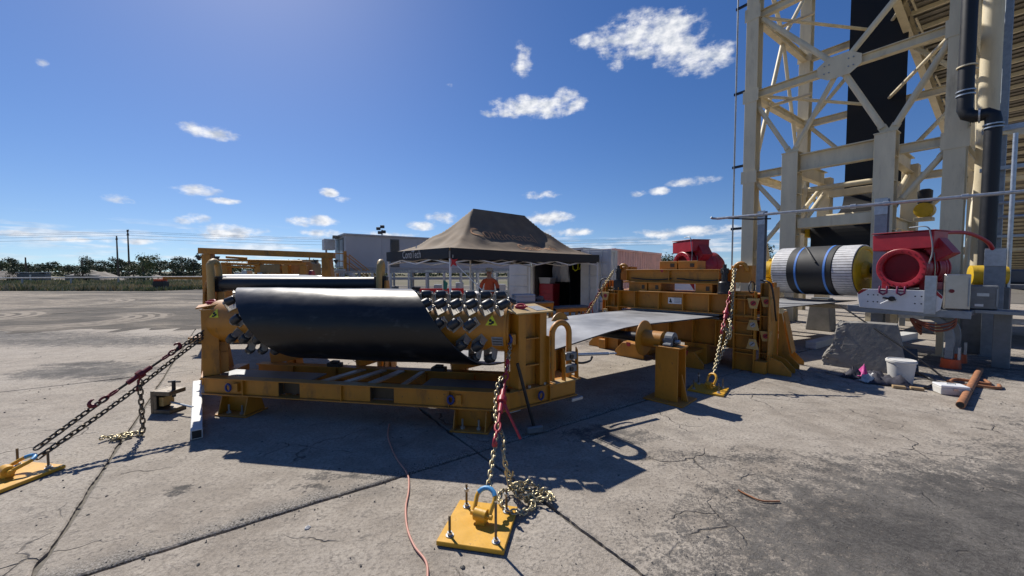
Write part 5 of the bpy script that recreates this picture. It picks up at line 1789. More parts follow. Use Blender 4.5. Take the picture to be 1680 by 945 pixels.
# ------------------------------------------------------------------ red drive motor on its platform
W0 = Vector((7.35, 7.45, 0))
def drive_motor(name, label, loc, rz, r=.38, ln=1.0, sc=1.0):
    o = thing(name, label, 'motor', loc, rz)
    z = r + .03
    body = MB().lathe([(.17, .0), (.17, r * .735), (.021, r * .735), (.02, r * .985), (.05, r), (.16, r), (.18, r * .93), (ln * .55, r * .97), (ln * .58, r * 1.02), (ln * .85, r * 1.0), (ln, r * .72)], (0, 0, z), (0, 1, 0), 40).obj('body', 'red_paint', o, smooth=35)
    # flanged air intake ring, open, with a fan inside
    ring = MB().lathe([(.02, r * .74), (-.05, r * .74), (-.055, r * .78), (-.055, r * .97), (-.045, r * 1.0), (.02, r * 1.0)], (0, 0, z), (0, 1, 0), 44).obj('intake_flange', 'red_paint', o, smooth=30)
    for k in range(20):
        a = 2 * math.pi * k / 20
        MB().cyl((math.cos(a) * r * .88, -.056, z + math.sin(a) * r * .88), (math.cos(a) * r * .88, -.066, z + math.sin(a) * r * .88), .012, 6).obj('bolt', 'red_paint', ring)
    MB().cyl((0, .164, z), (0, .168, z), r * .73, 32).obj('intake_back', 'red_dark', o)
    fan = MB().cyl((0, .09, z), (0, .16, z), r * .16, 16)
    for k in range(6):
        a = 2 * math.pi * k / 6
        fan.bar((math.cos(a) * r * .14, .12, z + math.sin(a) * r * .14), (math.cos(a) * r * .70, .12, z + math.sin(a) * r * .70), .05, .03)
    fan.obj('fan', 'red_dark', o)
    for y in (.30, .42, .66, .78):
        MB().lathe([(y - .012, r * .96), (y - .01, r * 1.035), (y + .01, r * 1.035), (y + .012, r * .96)], (0, 0, z), (0, 1, 0), 40).obj('cooling_rib', 'red_paint', o, smooth=30)
    # terminal box on top and small tilted box
    tb_ = MB().prism([(-.44, -.02, z + r - .03), (.42, -.02, z + r - .0), (.43, -.02, z + r + .30), (-.45, -.02, z + r + .28)], (0, .5, 0)).obj('terminal_box', 'red_paint', o, bevel=.008)
    MB().box(-.46, .45, -.04, .50, z + r + .302, z + r + .318).obj('box_lid', 'red_paint', tb_, bevel=.004)
    d_ = MB().bar((.30, .30, z + r * .72), (.52, .30, z + r * 1.12), .34, .30, up=(0, 1, 0)).obj('side_box', 'red_paint', o, bevel=.008)
    MB().tube(smoothpath([V(.1, -.045, z + r + .38), V(.34, -.05, z + r + .37), V(.40, -.05, z + r + .2), V(.42, -.03, z + r * .8), V(.38, -.03, z + r * .2)], 6), .011, 6).obj('conduit', 'galv_dull', o, smooth=60)
    MB().tube([V(r * .98, .12, z + .28), V(r * 1.06, .12, z + .28), V(r * 1.12, .12, z), V(r * 1.10, .12, z - .3)], .009, 6).obj('lubricant_line', 'chain_gold', o, smooth=60)
    MB().tube([V(-.1, .12, z + r + .0), V(-.1, .10, z + r + .05), V(.15, .10, z + r + .05), V(.15, .12, z + r)], .010, 6).obj('lifting_bail', 'red_paint', o, smooth=60)
    for sx in (-1, 1):
        MB().box(sx * r * .75 - .06, sx * r * .75 + .06, .10, ln * .9, .0, .14).obj('foot', 'red_paint', o, bevel=.006)
    if sc != 1:
        o.scale = (sc, sc, sc)
    return o
def WW(x, y, z=0):
    return W0 + adir * x + bdir * y + Vector((0, 0, z))
plat = thing('motor_platform', 'grey steel platform on bent legs carrying the red motor', 'platform', W0, TRZ)
MB().box(-.62, .95, -.30, 1.35, .93, 1.02).obj('deck', 'grey_steel', plat, bevel=.006)
MB().box(-.64, .97, -.33, -.301, .90, 1.03).obj('edge_channel', 'galv_dull', plat, bevel=.004)
for x, y in ((-.05, .2), (-.5, 1.2), (.45, 1.2)):
    o = MB().box(x - .05, x + .05, y - .05, y + .05, .012, .93).obj('leg', 'cream', plat, bevel=.004)
    MB().box(x - .11, x + .11, y - .11, y + .11, .0, .012).obj('leg_plate', 'cream', o)
for x, y in ((.72, -.05), (.72, .7)):
    pts = [V(x - .32, y, .88), V(x - .2, y, .86), V(x - .06, y, .74), V(x, y, .55), V(x, y, .3), V(x, y, .0)]
    sp_ = smoothpath(pts, 4)
    mb = MB()
    for a, b in zip(sp_, sp_[1:]):
        mb.bar(a, b + (b - a) * .08, .10, .15, up=(0, 1, 0))
    o = mb.obj('bent_leg', 'galv_dull', plat)
    MB().box(x + .10, x + .13, y - .06, y + .06, .0, .38).obj('leg_plate', 'galv', plat, bevel=.003)
    MB().lathe([(0, .13), (.16, .12), (.165, .09)], (x + .02, y - .01, .0), (0, 0, 1), 16).obj('leg_boot', 'orange_plastic', plat, smooth=40)
MB().box(.95, 1.55, .35, .95, .96, 1.02).obj('side_shelf', 'galv_dull', plat, bevel=.004)
MB().box(1.15, 1.35, .6, .8, .0, .96).obj('leg', 'grey_steel', plat, bevel=.004)
drive_motor('drive_motor', 'big red motor with round open intake on the grey platform', WW(.08, -.12, 1.36), TRZ - R(13), .365)
mp_ = thing('motor_pedestal', 'grey steel pedestal between the red motor and the platform', 'pedestal', WW(.08, -.12, 1.021), TRZ - R(13))
MB().box(-.36, .36, .0, 1.0, .0, .03).box(-.34, -.24, .05, .95, .03, .31).box(.24, .34, .05, .95, .03, .31).box(-.36, .36, .0, 1.0, .31, .335).obj('frame', 'grey_steel', mp_, bevel=.004)
# white drilled plate hung on the front
wp = thing('drilled_plate', 'white drilled plate with red corners hung before the red motor', 'plate', WW(.09, -.36, 0), TRZ)
po = MB().prism([(-.54, 0, 1.00 + .0), (.45, 0, .96), (.53, 0, 1.03), (.56, 0, 1.26), (.48, 0, 1.36), (-.50, 0, 1.36), (-.58, 0, 1.27)], (0, .022, 0)).obj('panel', 'white_paint', wp, bevel=.003)
for p3 in ([(-.575, -.003, 1.28), (-.50, -.003, 1.357), (-.42, -.003, 1.357), (-.56, -.003, 1.25)], [(.555, -.003, 1.26), (.48, -.003, 1.357), (.40, -.003, 1.357), (.545, -.003, 1.22)]):
    MB().prism(p3, (0, .0025, 0)).obj('red_corner', 'red_paint', po)
for x in (-.42, -.34, -.28, .22, .30, .40):
    for z in (1.12, 1.25):
        MB().cyl((x, -.0035, z), (x, -.0005, z), .012, 8).obj('hole', 'print_black', po)
MB().cyl((-.08, -.05, 1.19), (-.08, -.001, 1.19), .045, 16).bar((-.20, -.04, 1.205), (-.02, -.06, 1.175), .03, .03).obj('handle', 'black_steel', wp, smooth=40)
MB().cyl((-.12, -.07, 1.16), (-.22, -.09, 1.09), .012, 8).obj('cable_tail', 'white_paint', wp, smooth=40)
for x in (-.20, .04):
    MB().tube([V(x - .05, -.02, 1.42), V(x - .05, -.05, 1.36), V(x - .05, -.05, 1.30), V(x, -.05, 1.265), V(x + .05, -.05, 1.30), V(x + .05, -.05, 1.36), V(x + .05, -.02, 1.42)], .016, 8).bar((x - .06, -.05, 1.34), (x + .06, -.05, 1.34), .025, .025).obj('hanger', 'maroon', wp, smooth=50)
# cabinets
def cabinet(name, label, loc, w, d, h, z0, mname, rz=TRZ, knob=True):
    o = thing(name, label, 'cabinet', loc, rz)
    MB().box(-w / 2, w / 2, 0, d, z0, z0 + h).obj('case', mname, o, bevel=.01)
    do = MB().box(-w / 2 + .012, w / 2 - .012, -.018, -.001, z0 + .012, z0 + h - .012).obj('door', mname, o, bevel=.004)
    if knob:
        MB().cyl((-w * .22, -.055, z0 + h * .52), (-w * .22, -.019, z0 + h * .52), .032, 14).obj('switch_knob', 'red_dark', do, smooth=40)
    else:
        MB().box(-.06, .08, -.026, -.019, z0 + h * .55, z0 + h * .68).obj('name_plate', 'galv', do)
        MB().box(-.08, .02, -.026, -.019, z0 + h * .12, z0 + h * .22).obj('label_plate', 'white_paint', do)
    MB().box(w / 2 - .03, w / 2 - .014, -.03, -.019, z0 + .06, z0 + h - .06).obj('hinge', 'galv_dull', do)
    return o
cabinet('control_cabinet', 'stainless control cabinet with a red knob right of the motor', WW(.80, -.30, 0), .30, .26, .60, 1.05, 'stainless', TRZ + R(12))
cabinet('junction_cabinet', 'dull steel junction cabinet behind the stainless one', WW(1.02, .40, 0), .38, .28, .42, 1.03, 'grey_steel', TRZ + R(10), knob=False)
ch = thing('channel_upright', 'light aluminium channel upright between white plate and cabinet', 'upright', WW(.50, -.40, 0), TRZ)
MB().box(-.07, .07, -.02, -.006, .95, 1.62).box(-.07, -.058, -.006, .06, .95, 1.62).box(.058, .07, -.006, .06, .95, 1.62).obj('channel', 'galv', ch, bevel=.002)
MB().box(-.05, .05, .062, .08, .93, 1.1).obj('foot_cleat', 'galv_dull', ch)
# hoses under the platform
hz = thing('orange_hose_bundle', 'orange hoses looping under the grey platform', 'hose', WW(.5, -.2, .9), TRZ)
for k in range(3):
    pts = smoothpath([V(.30, -.05, .10), V(.28, -.12, -.05 - .05 * k), V(.05, -.14, -.14 - .05 * k), V(-.25, -.05, -.06), V(-.12, .0, -.22 - .06 * k), V(-.2, .1, -.10)], 6)
    MB().tube(pts, .016, 7).obj('hose', 'cord_orange', hz, smooth=60)
rh = thing('red_hose', 'red hose arching from the motor box to the dark post', 'hose', WW(.45, .1, 2.36), TRZ)
MB().tube(smoothpath([V(0, .12, .0), V(.12, .45, .06), V(.32, 1.05, .06), V(.52, 1.55, -.10), V(.60, 1.84, -.34)], 8), .034, 10).obj('tube', 'red_paint', rh, smooth=60)
MB().cyl((-.03, .06, -.01), (.07, .32, .035), .045, 12).obj('collar', 'print_black', rh, smooth=40)
# yellow shaft guard and further drive beyond
yg = thing('yellow_shaft_guard', 'yellow cylindrical shaft guard behind the cabinets', 'guard', WW(.95, 2.2, 0), TRZ)
MB().lathe([(-.25, .16), (-.24, .20), (.24, .20), (.25, .16)], (0, 0, 1.62), (1, .35, 0), 24).obj('cover', 'bright_yellow', yg, smooth=35)
MB().box(-.3, .3, -.15, .15, 0, 1.38).obj('stand', 'grey_steel', yg, bevel=.01)
drive_motor('drive_motor', 'red motor box glimpsed beyond the dark post at the right edge', (12.9, 9.0, 1.05), TRZ, .4, 1.0)
pd = thing('motor_plinth', 'grey steel plinth under the red motor at the right edge', 'plinth', (12.9, 9.0, 0), TRZ)
MB().box(-.6, .6, -.2, 1.2, .9, 1.04).box(-.5, -.4, 0, .1, 0, .9).box(.4, .5, 0, .1, 0, .9).box(-.5, -.4, .9, 1.0, 0, .9).box(.4, .5, .9, 1.0, 0, .9).obj('frame', 'grey_steel', pd, bevel=.006)
for k, (x, y) in enumerate(((11.9, 8.55), (12.1, 8.3))):
    yp = thing('yellow_bollard', ('left' if k == 0 else 'right') + ' one of the two yellow rails by the right edge', 'bollard', (x, y, 0))
    MB().cyl((0, 0, 0), (0, 0, 2.0), .05, 12).obj('tube', 'bright_yellow', yp, smooth=40)
    MB().cyl((0, 0, 0), (0, 0, .015), .11, 14).obj('foot_plate', 'bright_yellow', yp)
# low scaffold rails with barrier tape at the far right
sc_ = thing('scaffold_rail', 'galvanised scaffold rail with orange tape at the right edge', 'rail', (10.9, 8.0, 0), TRZ)
for x in (0, .9, 1.8):
    MB().cyl((x, 0, 0), (x, 0, 1.45), .03, 10).obj('upright', 'galv', sc_, smooth=40)
for z in (.7, 1.1, 1.4):
    MB().cyl((-.1, 0, z), (2.4, 0, z), .025, 10).obj('rail', 'galv_dull', sc_, smooth=40)
MB().bar((-.1, -.04, .98), (2.4, -.04, .93), .004, .05).obj('barrier_tape', 'orange_plastic', sc_)
ex_ = thing('fire_extinguisher', 'small red cylinder hanging on the scaffold rail', 'extinguisher', (10.95, 7.85, .82))
MB().lathe([(0, .07), (.01, .08), (.40, .08), (.46, .04), (.50, .03)], (0, 0, 0), (0, 0, 1), 16).obj('cylinder', 'red_plastic', ex_, smooth=40)
MB().box(-.02, .06, -.02, .02, .50, .56).obj('valve', 'print_black', ex_)

# red motor peeping over the clamp
m2 = drive_motor('drive_motor', 'red motor showing above the far side of the belt clamp', (4.70, 10.75, 1.40), R(-78), .40, 1.1, 1.0)
pd2 = thing('motor_plinth', 'cream steel plinth behind the belt clamp under the red motor', 'plinth', (4.70, 10.75, 0), R(-78))
MB().box(-.6, .6, -.2, 1.3, 1.24, 1.39).obj('deck', 'cream', pd2, bevel=.006)
for x in (-.5, .5):
    for y in (-.05, 1.1):
        MB().box(x - .06, x + .06, y - .06, y + .06, 0, 1.24).obj('leg', 'cream', pd2, bevel=.004)
wp2 = thing('drilled_plate', 'white plate with red corner glimpsed through the clamp', 'plate', (4.45, 9.75, 0), CA)
o = MB().box(-.6, .6, 0, .02, 1.15, 1.55).obj('panel', 'white_paint', wp2, bevel=.004)
MB().prism([(-.1, -.003, 1.53), (.10, -.003, 1.53), (.12, -.003, 1.2)], (0, .0025, 0)).obj('red_corner', 'red_paint', o)
MB().box(-.55, -.45, .025, .1, 0, 1.5).box(.45, .55, .025, .1, 0, 1.5).obj('stand', 'grey_steel', wp2)

# ------------------------------------------------------------------ rubble block, bucket and clutter
cb_ = thing('concrete_block', 'broken grey concrete block with one crumbled end before the motor platform', 'concrete block', (6.28, 6.85, 0), TRZ + R(8))
mb = MB()
nx, ny, nz = 30, 16, 24
def cp(i, j, k):
    u, v, w = i / nx, j / ny, k / nz
    half = .53 * (1 - w) + .37 * w
    x = (u * 2 - 1) * half
    if u < .12:
        x -= .05 * (1 - w) + .03 * math.sin(w * 9)
    y = (v * 2 - 1) * (.30 * (1 - w) + .17 * w)
    z = w * .80 - (.07 * max(0, .45 - u) if w > .5 else 0)
    p = Vector((x, y, z))
    am = 1 if u < .10 else (.5 if u < .16 else .04)
    p += mnoise.noise_vector(p * 6) * .028 * am + mnoise.noise_vector(p * 17) * .026 * am + mnoise.noise_vector(p * 45) * .014 * am
    if w > .9 and u < .22:
        p.z += .03 * mnoise.noise(p * 14)
    if k == 0:
        p.z = 0
    return p
faces = {}
def face(fix, a_n, b_n, fn):
    rows = [[fn(a, b) for b in range(b_n + 1)] for a in range(a_n + 1)]
    mb.grid(rows)
face(0, nx, nz, lambda a, b: cp(a, 0, b)); face(0, nx, nz, lambda a, b: cp(a, ny, b))
face(0, ny, nz, lambda a, b: cp(0, a, b)); face(0, ny, nz, lambda a, b: cp(nx, a, b))
face(0, nx, ny, lambda a, b: cp(a, b, nz)); face(0, nx, ny, lambda a, b: cp(a, b, 0))
bo = mb.obj('block', 'concrete_block', cb_)
bm = bmesh.new(); bm.from_mesh(bo.data); bmesh.ops.remove_doubles(bm, verts=bm.verts, dist=.0005); bmesh.ops.recalc_face_normals(bm, faces=bm.faces); bm.to_mesh(bo.data); bm.free()
for k in range(7):
    m_ = MB()
    crumb(m_, rnd.uniform(-.30, .0), rnd.uniform(-.08, .1), rnd.uniform(.02, .05), .76 - .02 * 1)
    m_.obj('fragment', 'concrete_block', cb_)
bk = thing('plastic_bucket', 'dirty white plastic bucket in front of the concrete block', 'bucket', (5.92, 5.88, 0))
MB().lathe([(0, .01), (.002, .135), (.36, .168), (.36, .155), (.02, .122), (.018, .01)], (0, 0, 0), (0, 0, 1), 28).obj('body', 'white_old', bk, smooth=35)
MB().lathe([(.315, .163), (.318, .176), (.345, .178), (.348, .167)], (0, 0, 0), (0, 0, 1), 28).obj('rim', 'white_old', bk, smooth=30)
MB().tube([V(math.cos(t) * .175, -.03 - .10 * abs(math.sin(t)), .32 - .10 * math.sin(t)) for t in [k * math.pi / 10 for k in range(11)]], .004, 5).obj('handle', 'galv', bk, smooth=60)
def rag(label, x, y, mname, w=.2, seed=0):
    rows = []
    for i in range(10):
        rows.append([V((i / 9 - .5) * w * 1.5, (j / 7 - .5) * w, .012 + .15 * max(0, 1 - ((i / 9 - .5) ** 2 + (j / 7 - .5) ** 2) * 4) * (0.5 + abs(mnoise.noise(Vector((i * .5 + seed, j * .6, seed)))) * 1.4)) for j in range(8)])
    mbb = MB().grid(rows)
    mbb.v = [(a + .03 * mnoise.noise(Vector((a * 9, b * 9, seed))), b + .03 * mnoise.noise(Vector((b * 9, a * 9, seed + 3))), c) for a, b, c in mbb.v]
    o = mbb.obj('rag', mname, smooth=70)
    o.location = (x, y, 0)
    o.rotation_euler = (0, 0, seed)
    o.modifiers.new('solid', 'SOLIDIFY').thickness = .004
    return tag(o, label, 'rag')
rag('crumpled dark rag lying left of the white bucket', 5.62, 5.98, 'rag_dark', .34, 1)
rag('crumpled dark rag nearest the foot of the white bucket', 5.72, 5.78, 'rag_dark', .30, 2.2)
rag('pale crumpled rag among the dark rags', 5.50, 5.93, 'rag_white', .18, 3.1)
pk = rag('bright pink glove on the dark rags by the bucket', 5.55, 6.10, 'magenta', .15, 4)
pk.location.z = .05
rag('grey rag at the foot of the crumbled block end', 5.45, 6.15, 'rag_dark', .2, 5.4)
for k, (x, y, a) in enumerate(((5.62, 5.60, -30), (5.80, 5.52, -34))):
    o = MB().box(-.07, .07, -.035, .035, 0, .04).obj('timber_offcut', 'wood', bevel=.004)
    o.location = (x, y, 0); o.rotation_euler = (0, 0, R(a))
    tag(o, ('left' if k == 0 else 'right') + ' small timber offcut on the concrete by the bucket', 'timber')
wb = thing('white_case', 'small white metal case on the concrete beside the rusty pipe', 'case', (6.10, 5.36, 0), R(-22))
wb.scale = (.78, .78, .95)
MB().box(-.19, .19, -.13, .13, 0, .10).obj('base', 'white_old', wb, bevel=.006)
MB().box(-.192, .192, -.132, .132, .102, .135).obj('lid', 'white_paint', wb, bevel=.008)
MB().box(-.03, .03, -.14, -.131, .07, .10).obj('latch', 'galv', wb)
MB().tube([V(-.06, -.02, .137), V(-.06, -.02, .15), V(.06, .0, .15), V(.06, .0, .137)], .006, 6).obj('handle', 'galv', wb, smooth=60)
rpz = thing('rusty_pipe', 'long rusty pipe lying on the concrete at the right', 'pipe', (5.55, 4.76, 0))
MB().cyl((0, 0, .045), (2.3, 1.72, .045), .042, 18).obj('tube', 'rust', rpz, smooth=40)
MB().cyl((-.003, -.003, .045), (.002, .002, .045), .034, 16).obj('bore', 'print_black', rpz)
MB().cyl((.75, .561, .045), (.78, .583, .045), .047, 18).obj('band', 'black_steel', rpz, smooth=40)
lz = thing('steel_lance', 'long dark lance leaning from the platform to the ground', 'lance', (6.45, 5.72, 0))
MB().tube(smoothpath([V(0, 0, .08), V(-.12, .45, .42), V(-.35, 1.5, 1.06)], 5), .014, 8).obj('rod', 'black_steel', lz, smooth=60)
MB().tube([V(0, 0, .08), V(.05, -.06, .03), V(.14, -.10, .02)], .02, 8).obj('tip', 'rust', lz, smooth=60)
for k, (pts, lab) in enumerate((([(6.5, 5.75, .02), (6.8, 5.9, .05), (7.1, 5.75, .02), (7.3, 5.95, .02)], 'rust red hose lying behind the white case'), ([(6.4, 5.6, .02), (6.75, 5.65, .03), (7.0, 5.55, .02), (7.2, 5.7, .02)], 'rust red hose curling nearest the white case'), ([(6.1, 6.0, .02), (6.35, 6.2, .12), (6.55, 6.05, .02), (6.3, 5.75, .02), (5.95, 5.55, .02)], 'black hose looping behind the white bucket'))):
    o = MB().tube(smoothpath(pts, 8), .022, 8).obj('hose', 'rust' if k < 2 else 'black_steel', smooth=60)
    tag(o, lab, 'hose')
bb_ = MB().prism([(-.16, 0, 0), (.16, 0, 0), (.14, .12, .42), (-.16, .12, .42)], (0, .02, 0)).obj('rubber_sheet', 'rubber', bevel=.004)
bb_.location = (6.48, 6.36, 0); bb_.rotation_euler = (0, 0, R(-40))
tag(bb_, 'black rubber sheet leaning on the concrete block', 'rubber sheet')
# timber sleepers and odd steel under the platform
for k, (x, y, a, w) in enumerate(((8.4, 9.2, 30, .12), (7.3, 9.0, 34, .10), (9.3, 9.4, 28, .14))):
    o = MB().box(-.9, .9, -w, w, 0, .16).obj('timber_sleeper', 'timber_grey', bevel=.008)
    o.location = (x, y, 0); o.rotation_euler = (0, 0, R(a))
    tag(o, ('middle', 'nearest', 'rightmost')[k] + ' grey timber sleeper on the ground beyond the motor platform', 'sleeper')
for k, (x, y, h) in enumerate(((9.0, 11.3, .9), (7.0, 11.4, .8))):
    o = thing('concrete_pier', ('right' if k == 0 else 'left') + ' low concrete pier standing under the lagged pulley', 'pier', (x, y, 0), TRZ)
    MB().prism([(-.3, -.3, 0), (.3, -.3, 0), (.22, -.22, h), (-.22, -.22, h)], (0, .52, 0)).obj('pier_body', 'concrete_block', o, bevel=.02)
    MB().box(-.2, .2, -.2, .2, h + .001, h + .03).obj('pier_plate', 'galv_dull', o)

# ------------------------------------------------------------------ small things near the turning frame
tb2 = thing('square_tube', 'pale square tube lying on the concrete left of the frame', 'tube', (-4.15, 4.95, 0))
a, b = V(.0, 0, .05), V(.98, -1.08, .05)
a, b = V(-.46, .70, .052), V(.96, -1.07, .052)
MB().bar(a, b, .10, .10).obj('tube_body', 'timber_grey', tb2, bevel=.006)
d = (b - a).normalized()
MB().bar(b + d * .001, b + d * .004, .075, .075).obj('tube_mouth', 'print_black', tb2)
vz = thing('screw_clamp', 'boxy steel screw clamp standing on the concrete', 'clamp', (-4.17, 4.68, 0), R(-6))
MB().box(-.13, -.09, -.11, .11, 0, .27).box(-.09, .12, -.11, .11, .22, .27).box(-.09, .12, -.11, .11, 0, .05).box(-.09, -.05, -.11, -.10, .05, .22).obj('jaw_frame', 'chain_dark', vz, bevel=.006)
MB().box(-.06, .0, -.07, .07, .08, .19).obj('jaw_pad', 'ochre_pale', vz, bevel=.004)
MB().cyl((.07, 0, .18), (.07, 0, .38), .02, 10).obj('screw', 'black_steel', vz, smooth=40)
MB().cyl((.0, 0, .36), (.16, 0, .365), .010, 8).obj('tommy_bar', 'black_steel', vz, smooth=40)
MB().cyl((.05, -.02, .12), (.42, -.10, .10), .012, 8).obj('side_rod', 'galv', vz, smooth=40)
hm = thing('sledgehammer', 'sledgehammer leaning head down against the frame corner', 'hammer', (.235, 4.02, 0))
h0, h1 = V(0, 0, .05), V(-.18, -.08, .76)
MB().cyl(h0, h1, .017, 10).obj('handle', 'black_steel', hm, smooth=40)
MB().bar(V(-.085, -.03, .05), V(.085, .03, .05), .075, .075).obj('head', 'grey_steel', hm, bevel=.012)
cd_ = []
for px, py in ((-1.36, 4.25), (-1.28, 3.95), (-1.13, 3.62), (-1.02, 3.42), (-.87, 3.18), (-.80, 2.95), (-.76, 2.72), (-.69, 2.5), (-.60, 2.33), (-.50, 2.2), (-.46, 2.05), (-.42, 1.8), (-.40, 1.4)):
    cd_.append(V(px, py, .009))
o = MB().tube(smoothpath(cd_, 6), .007, 8).obj('extension_cord', 'cord_pink', smooth=60)
tag(o, 'salmon pink cord snaking out from under the frame', 'cord')
o = MB().tube(smoothpath([V(1.75, 2.95, .008), V(1.78, 2.88, .010), V(1.84, 2.80, .012), V(1.97, 2.80, .008)], 5), .006, 6).obj('wire_scrap', 'rust', smooth=60)
tag(o, 'thin bent scrap of wire on the bare concrete', 'wire')
for k, (x, y, r_) in enumerate(((-1.36, 2.52, .02), (-.28, 2.17, .016), (-1.85, 2.6, .014))):
    m_ = MB(); crumb(m_, 0, 0, r_)
    o = m_.obj('pebble', 'white_old' if k == 0 else 'rubble')
    o.location = (x, y, 0)
    tag(o, ('white pebble lying in the diagonal joint', 'dark pebble below the nearest yellow plate', 'dark pebble on the slab left of the cord')[k], 'pebble')
# ------------------------------------------------------------------ canopy tent
TN = Vector((-1.51, 9.5, 0))
TNR = R(43.4)
LX, LY = 6.3, 3.35
ZE, RIDGE = 2.27, 1.36
tent = thing('canopy_tent', 'dusty black pop-up canopy tent with a peaked roof and lettered valance', 'tent', TN, TNR)
def roof_z(x, y):
    a = abs(y - LY / 2) / (LY / 2)
    b = max(0, abs(x - LX / 2) - 1.15) / (LX / 2 - 1.15)
    s = max(a, b)
    z = ZE + RIDGE * max(0, 1 - s) ** 1.75
    # creases pulled from the corners, and sagging cloth
    n1 = mnoise.noise(Vector((x * .9, y * .9, 2.0)))
    n2 = mnoise.noise(Vector((x * 2.6 + n1, y * 2.6, 5.0)))
    fold = math.sin((x * 1.2 - y * 2.0) * 3.2 + 2.0 * n1)
    ed = min(1, min(a if a > b else 1, 1) * 1)
    m = math.sin(math.pi * min(1, max(0, 1 - s)))
    return z + m * (.06 * n1 + .045 * n2 + .022 * fold) - .05 * math.sin(math.pi * x / LX) * (s > .6) * (s - .6) * (1 if a > b else 0)
def roof_n(x, y):
    e = .02
    return Vector((-(roof_z(x + e, y) - roof_z(x - e, y)) / (2 * e), -(roof_z(x, y + e) - roof_z(x, y - e)) / (2 * e), 1)).normalized()
NX, NY = 96, 52
rows = [[V(LX * i / NX, LY * j / NY, roof_z(LX * i / NX, LY * j / NY)) for j in range(NY + 1)] for i in range(NX + 1)]
rf = MB().grid(rows).obj('roof', 'tent', tent, smooth=60)
# valance on the four sides
def valance(p0, p1, out):
    p0, p1, out = Vector(p0), Vector(p1), Vector(out)
    n = 36
    rows = []
    for i in range(n + 1):
        t = i / n
        p = lerp(p0, p1, t)
        r_ = []
        for k in range(5):
            w = k / 4
            off = out * (.012 + .03 * w * mnoise.noise(Vector((t * 7, w, p0.x + p1.y))) + .01)
            r_.append(V(p.x + off.x, p.y + off.y, roof_z(min(max(p.x, 0), LX), min(max(p.y, 0), LY)) + .006 - w * (.27 + .02 * math.sin(t * 17))))
        rows.append(r_)
    o = MB().grid(rows).obj('valance', 'tent_dark', tent, smooth=60)
    return o
valance((0, 0, 0), (LX, 0, 0), (0, -1, 0)); v2 = valance((0, LY, 0), (0, 0, 0), (-1, 0, 0)); valance((LX, LY, 0), (0, LY, 0), (0, 1, 0)); valance((LX, 0, 0), (LX, LY, 0), (1, 0, 0))
lettering('lettering', 'ContiTech', .30, (-.055, 2.28, 2.06), (0, -1, 0), (0, 0, 1), 'print_white', tent, .0, .78)
MB().add([(-.055, 1.55 - a, 2.06 + b) for a, b in ((0, .28), (.06, .25), (.10, .32), (.07, .34), (.03, .31))], [(0, 1, 2, 3, 4)]).obj('horse_emblem', 'print_white', tent)
def roof_text(body, size, x0, y0, sq):
    vs, fs = text_polys(body, size)
    bm = bmesh.new()
    bv_ = [bm.verts.new(v) for v in vs]
    for f in fs:
        try:
            bm.faces.new([bv_[i] for i in f])
        except ValueError:
            pass
    bmesh.ops.triangulate(bm, faces=bm.faces)
    for _ in range(3):
        le = [e for e in bm.edges if e.calc_length() > .07]
        if le:
            bmesh.ops.subdivide_edges(bm, edges=le, cuts=1)
            bmesh.ops.triangulate(bm, faces=bm.faces)
    bm.verts.index_update()
    vs = [v.co.copy() for v in bm.verts]
    fs = [tuple(v.index for v in f.verts) for f in bm.faces]
    bm.free()
    out = []
    for v in vs:
        x, y = x0 + v.x * sq, y0 + v.y
        out.append(V(x, y, roof_z(x, y)) + roof_n(x, y) * .012)
    me = bpy.data.meshes.new('lettering')
    me.from_pydata([tuple(p) for p in out], [], fs)
    me.materials.append(M['print_orange'])
    o = bpy.data.objects.new('lettering', me); COL.objects.link(o); o.parent = tent
roof_text('Continental', .52, 1.35, .78, 1.08)
roof_text('ContiTech', .36, 2.75, .34, 1.1)
# frame: legs and scissor trusses
for x, y in ((.03, .03), (LX - .03, .03), (.03, LY - .03), (LX - .03, LY - .03), (LX / 2, LY - .03), (LX / 2, .03)):
    z1 = 2.2
    if x == LX / 2 and y < 1:
        continue
    MB().box(x - .022, x + .022, y - .022, y + .022, .0, z1).obj('leg', 'white_paint', tent, bevel=.003)
    MB().box(x - .07, x + .07, y - .07, y + .07, .0, .008).obj('leg_foot', 'galv', tent)
def scissor(p0, p1, n):
    p0, p1 = Vector(p0), Vector(p1)
    for i in range(n):
        a, b = lerp(p0, p1, i / n), lerp(p0, p1, (i + 1) / n)
        MB().bar(V(a.x, a.y, 2.13), V(b.x, b.y, 1.90), .02, .03).obj('truss_bar', 'white_paint', tent)
        MB().bar(V(a.x, a.y + .022, 1.90), V(b.x, b.y + .022, 2.13), .02, .03).obj('truss_bar', 'white_paint', tent)
scissor((.05, .03, 0), (LX - .05, .03, 0), 4); scissor((.05, LY - .03, 0), (LX - .05, LY - .03, 0), 4)
scissor((.03, .05, 0), (.03, LY - .05, 0), 2); scissor((LX - .03, .05, 0), (LX - .03, LY - .05, 0), 2)
rp_ = MB().bar((.05, -.02, 1.96), (.95, -1.1, .6), .018, .018).obj('guy_rope', 'white_paint', tent)
rg = thing('red_pennant', 'red star shaped pennant hanging at the near tent leg', 'pennant', TN + Vector((.08, -.04, 0)))
MB().prism([(-.05, 0, 2.02), (.0, 0, 1.98), (.12, 0, 2.0), (.06, 0, 1.92), (.10, 0, 1.82), (.0, 0, 1.86), (-.06, 0, 1.80), (-.03, 0, 1.92)], (0, .008, 0)).obj('cloth', 'red_plastic', rg)
MB().bar((.0, .004, 2.02), (.0, .004, 2.10), .008, .008).obj('cord', 'white_paint', rg)

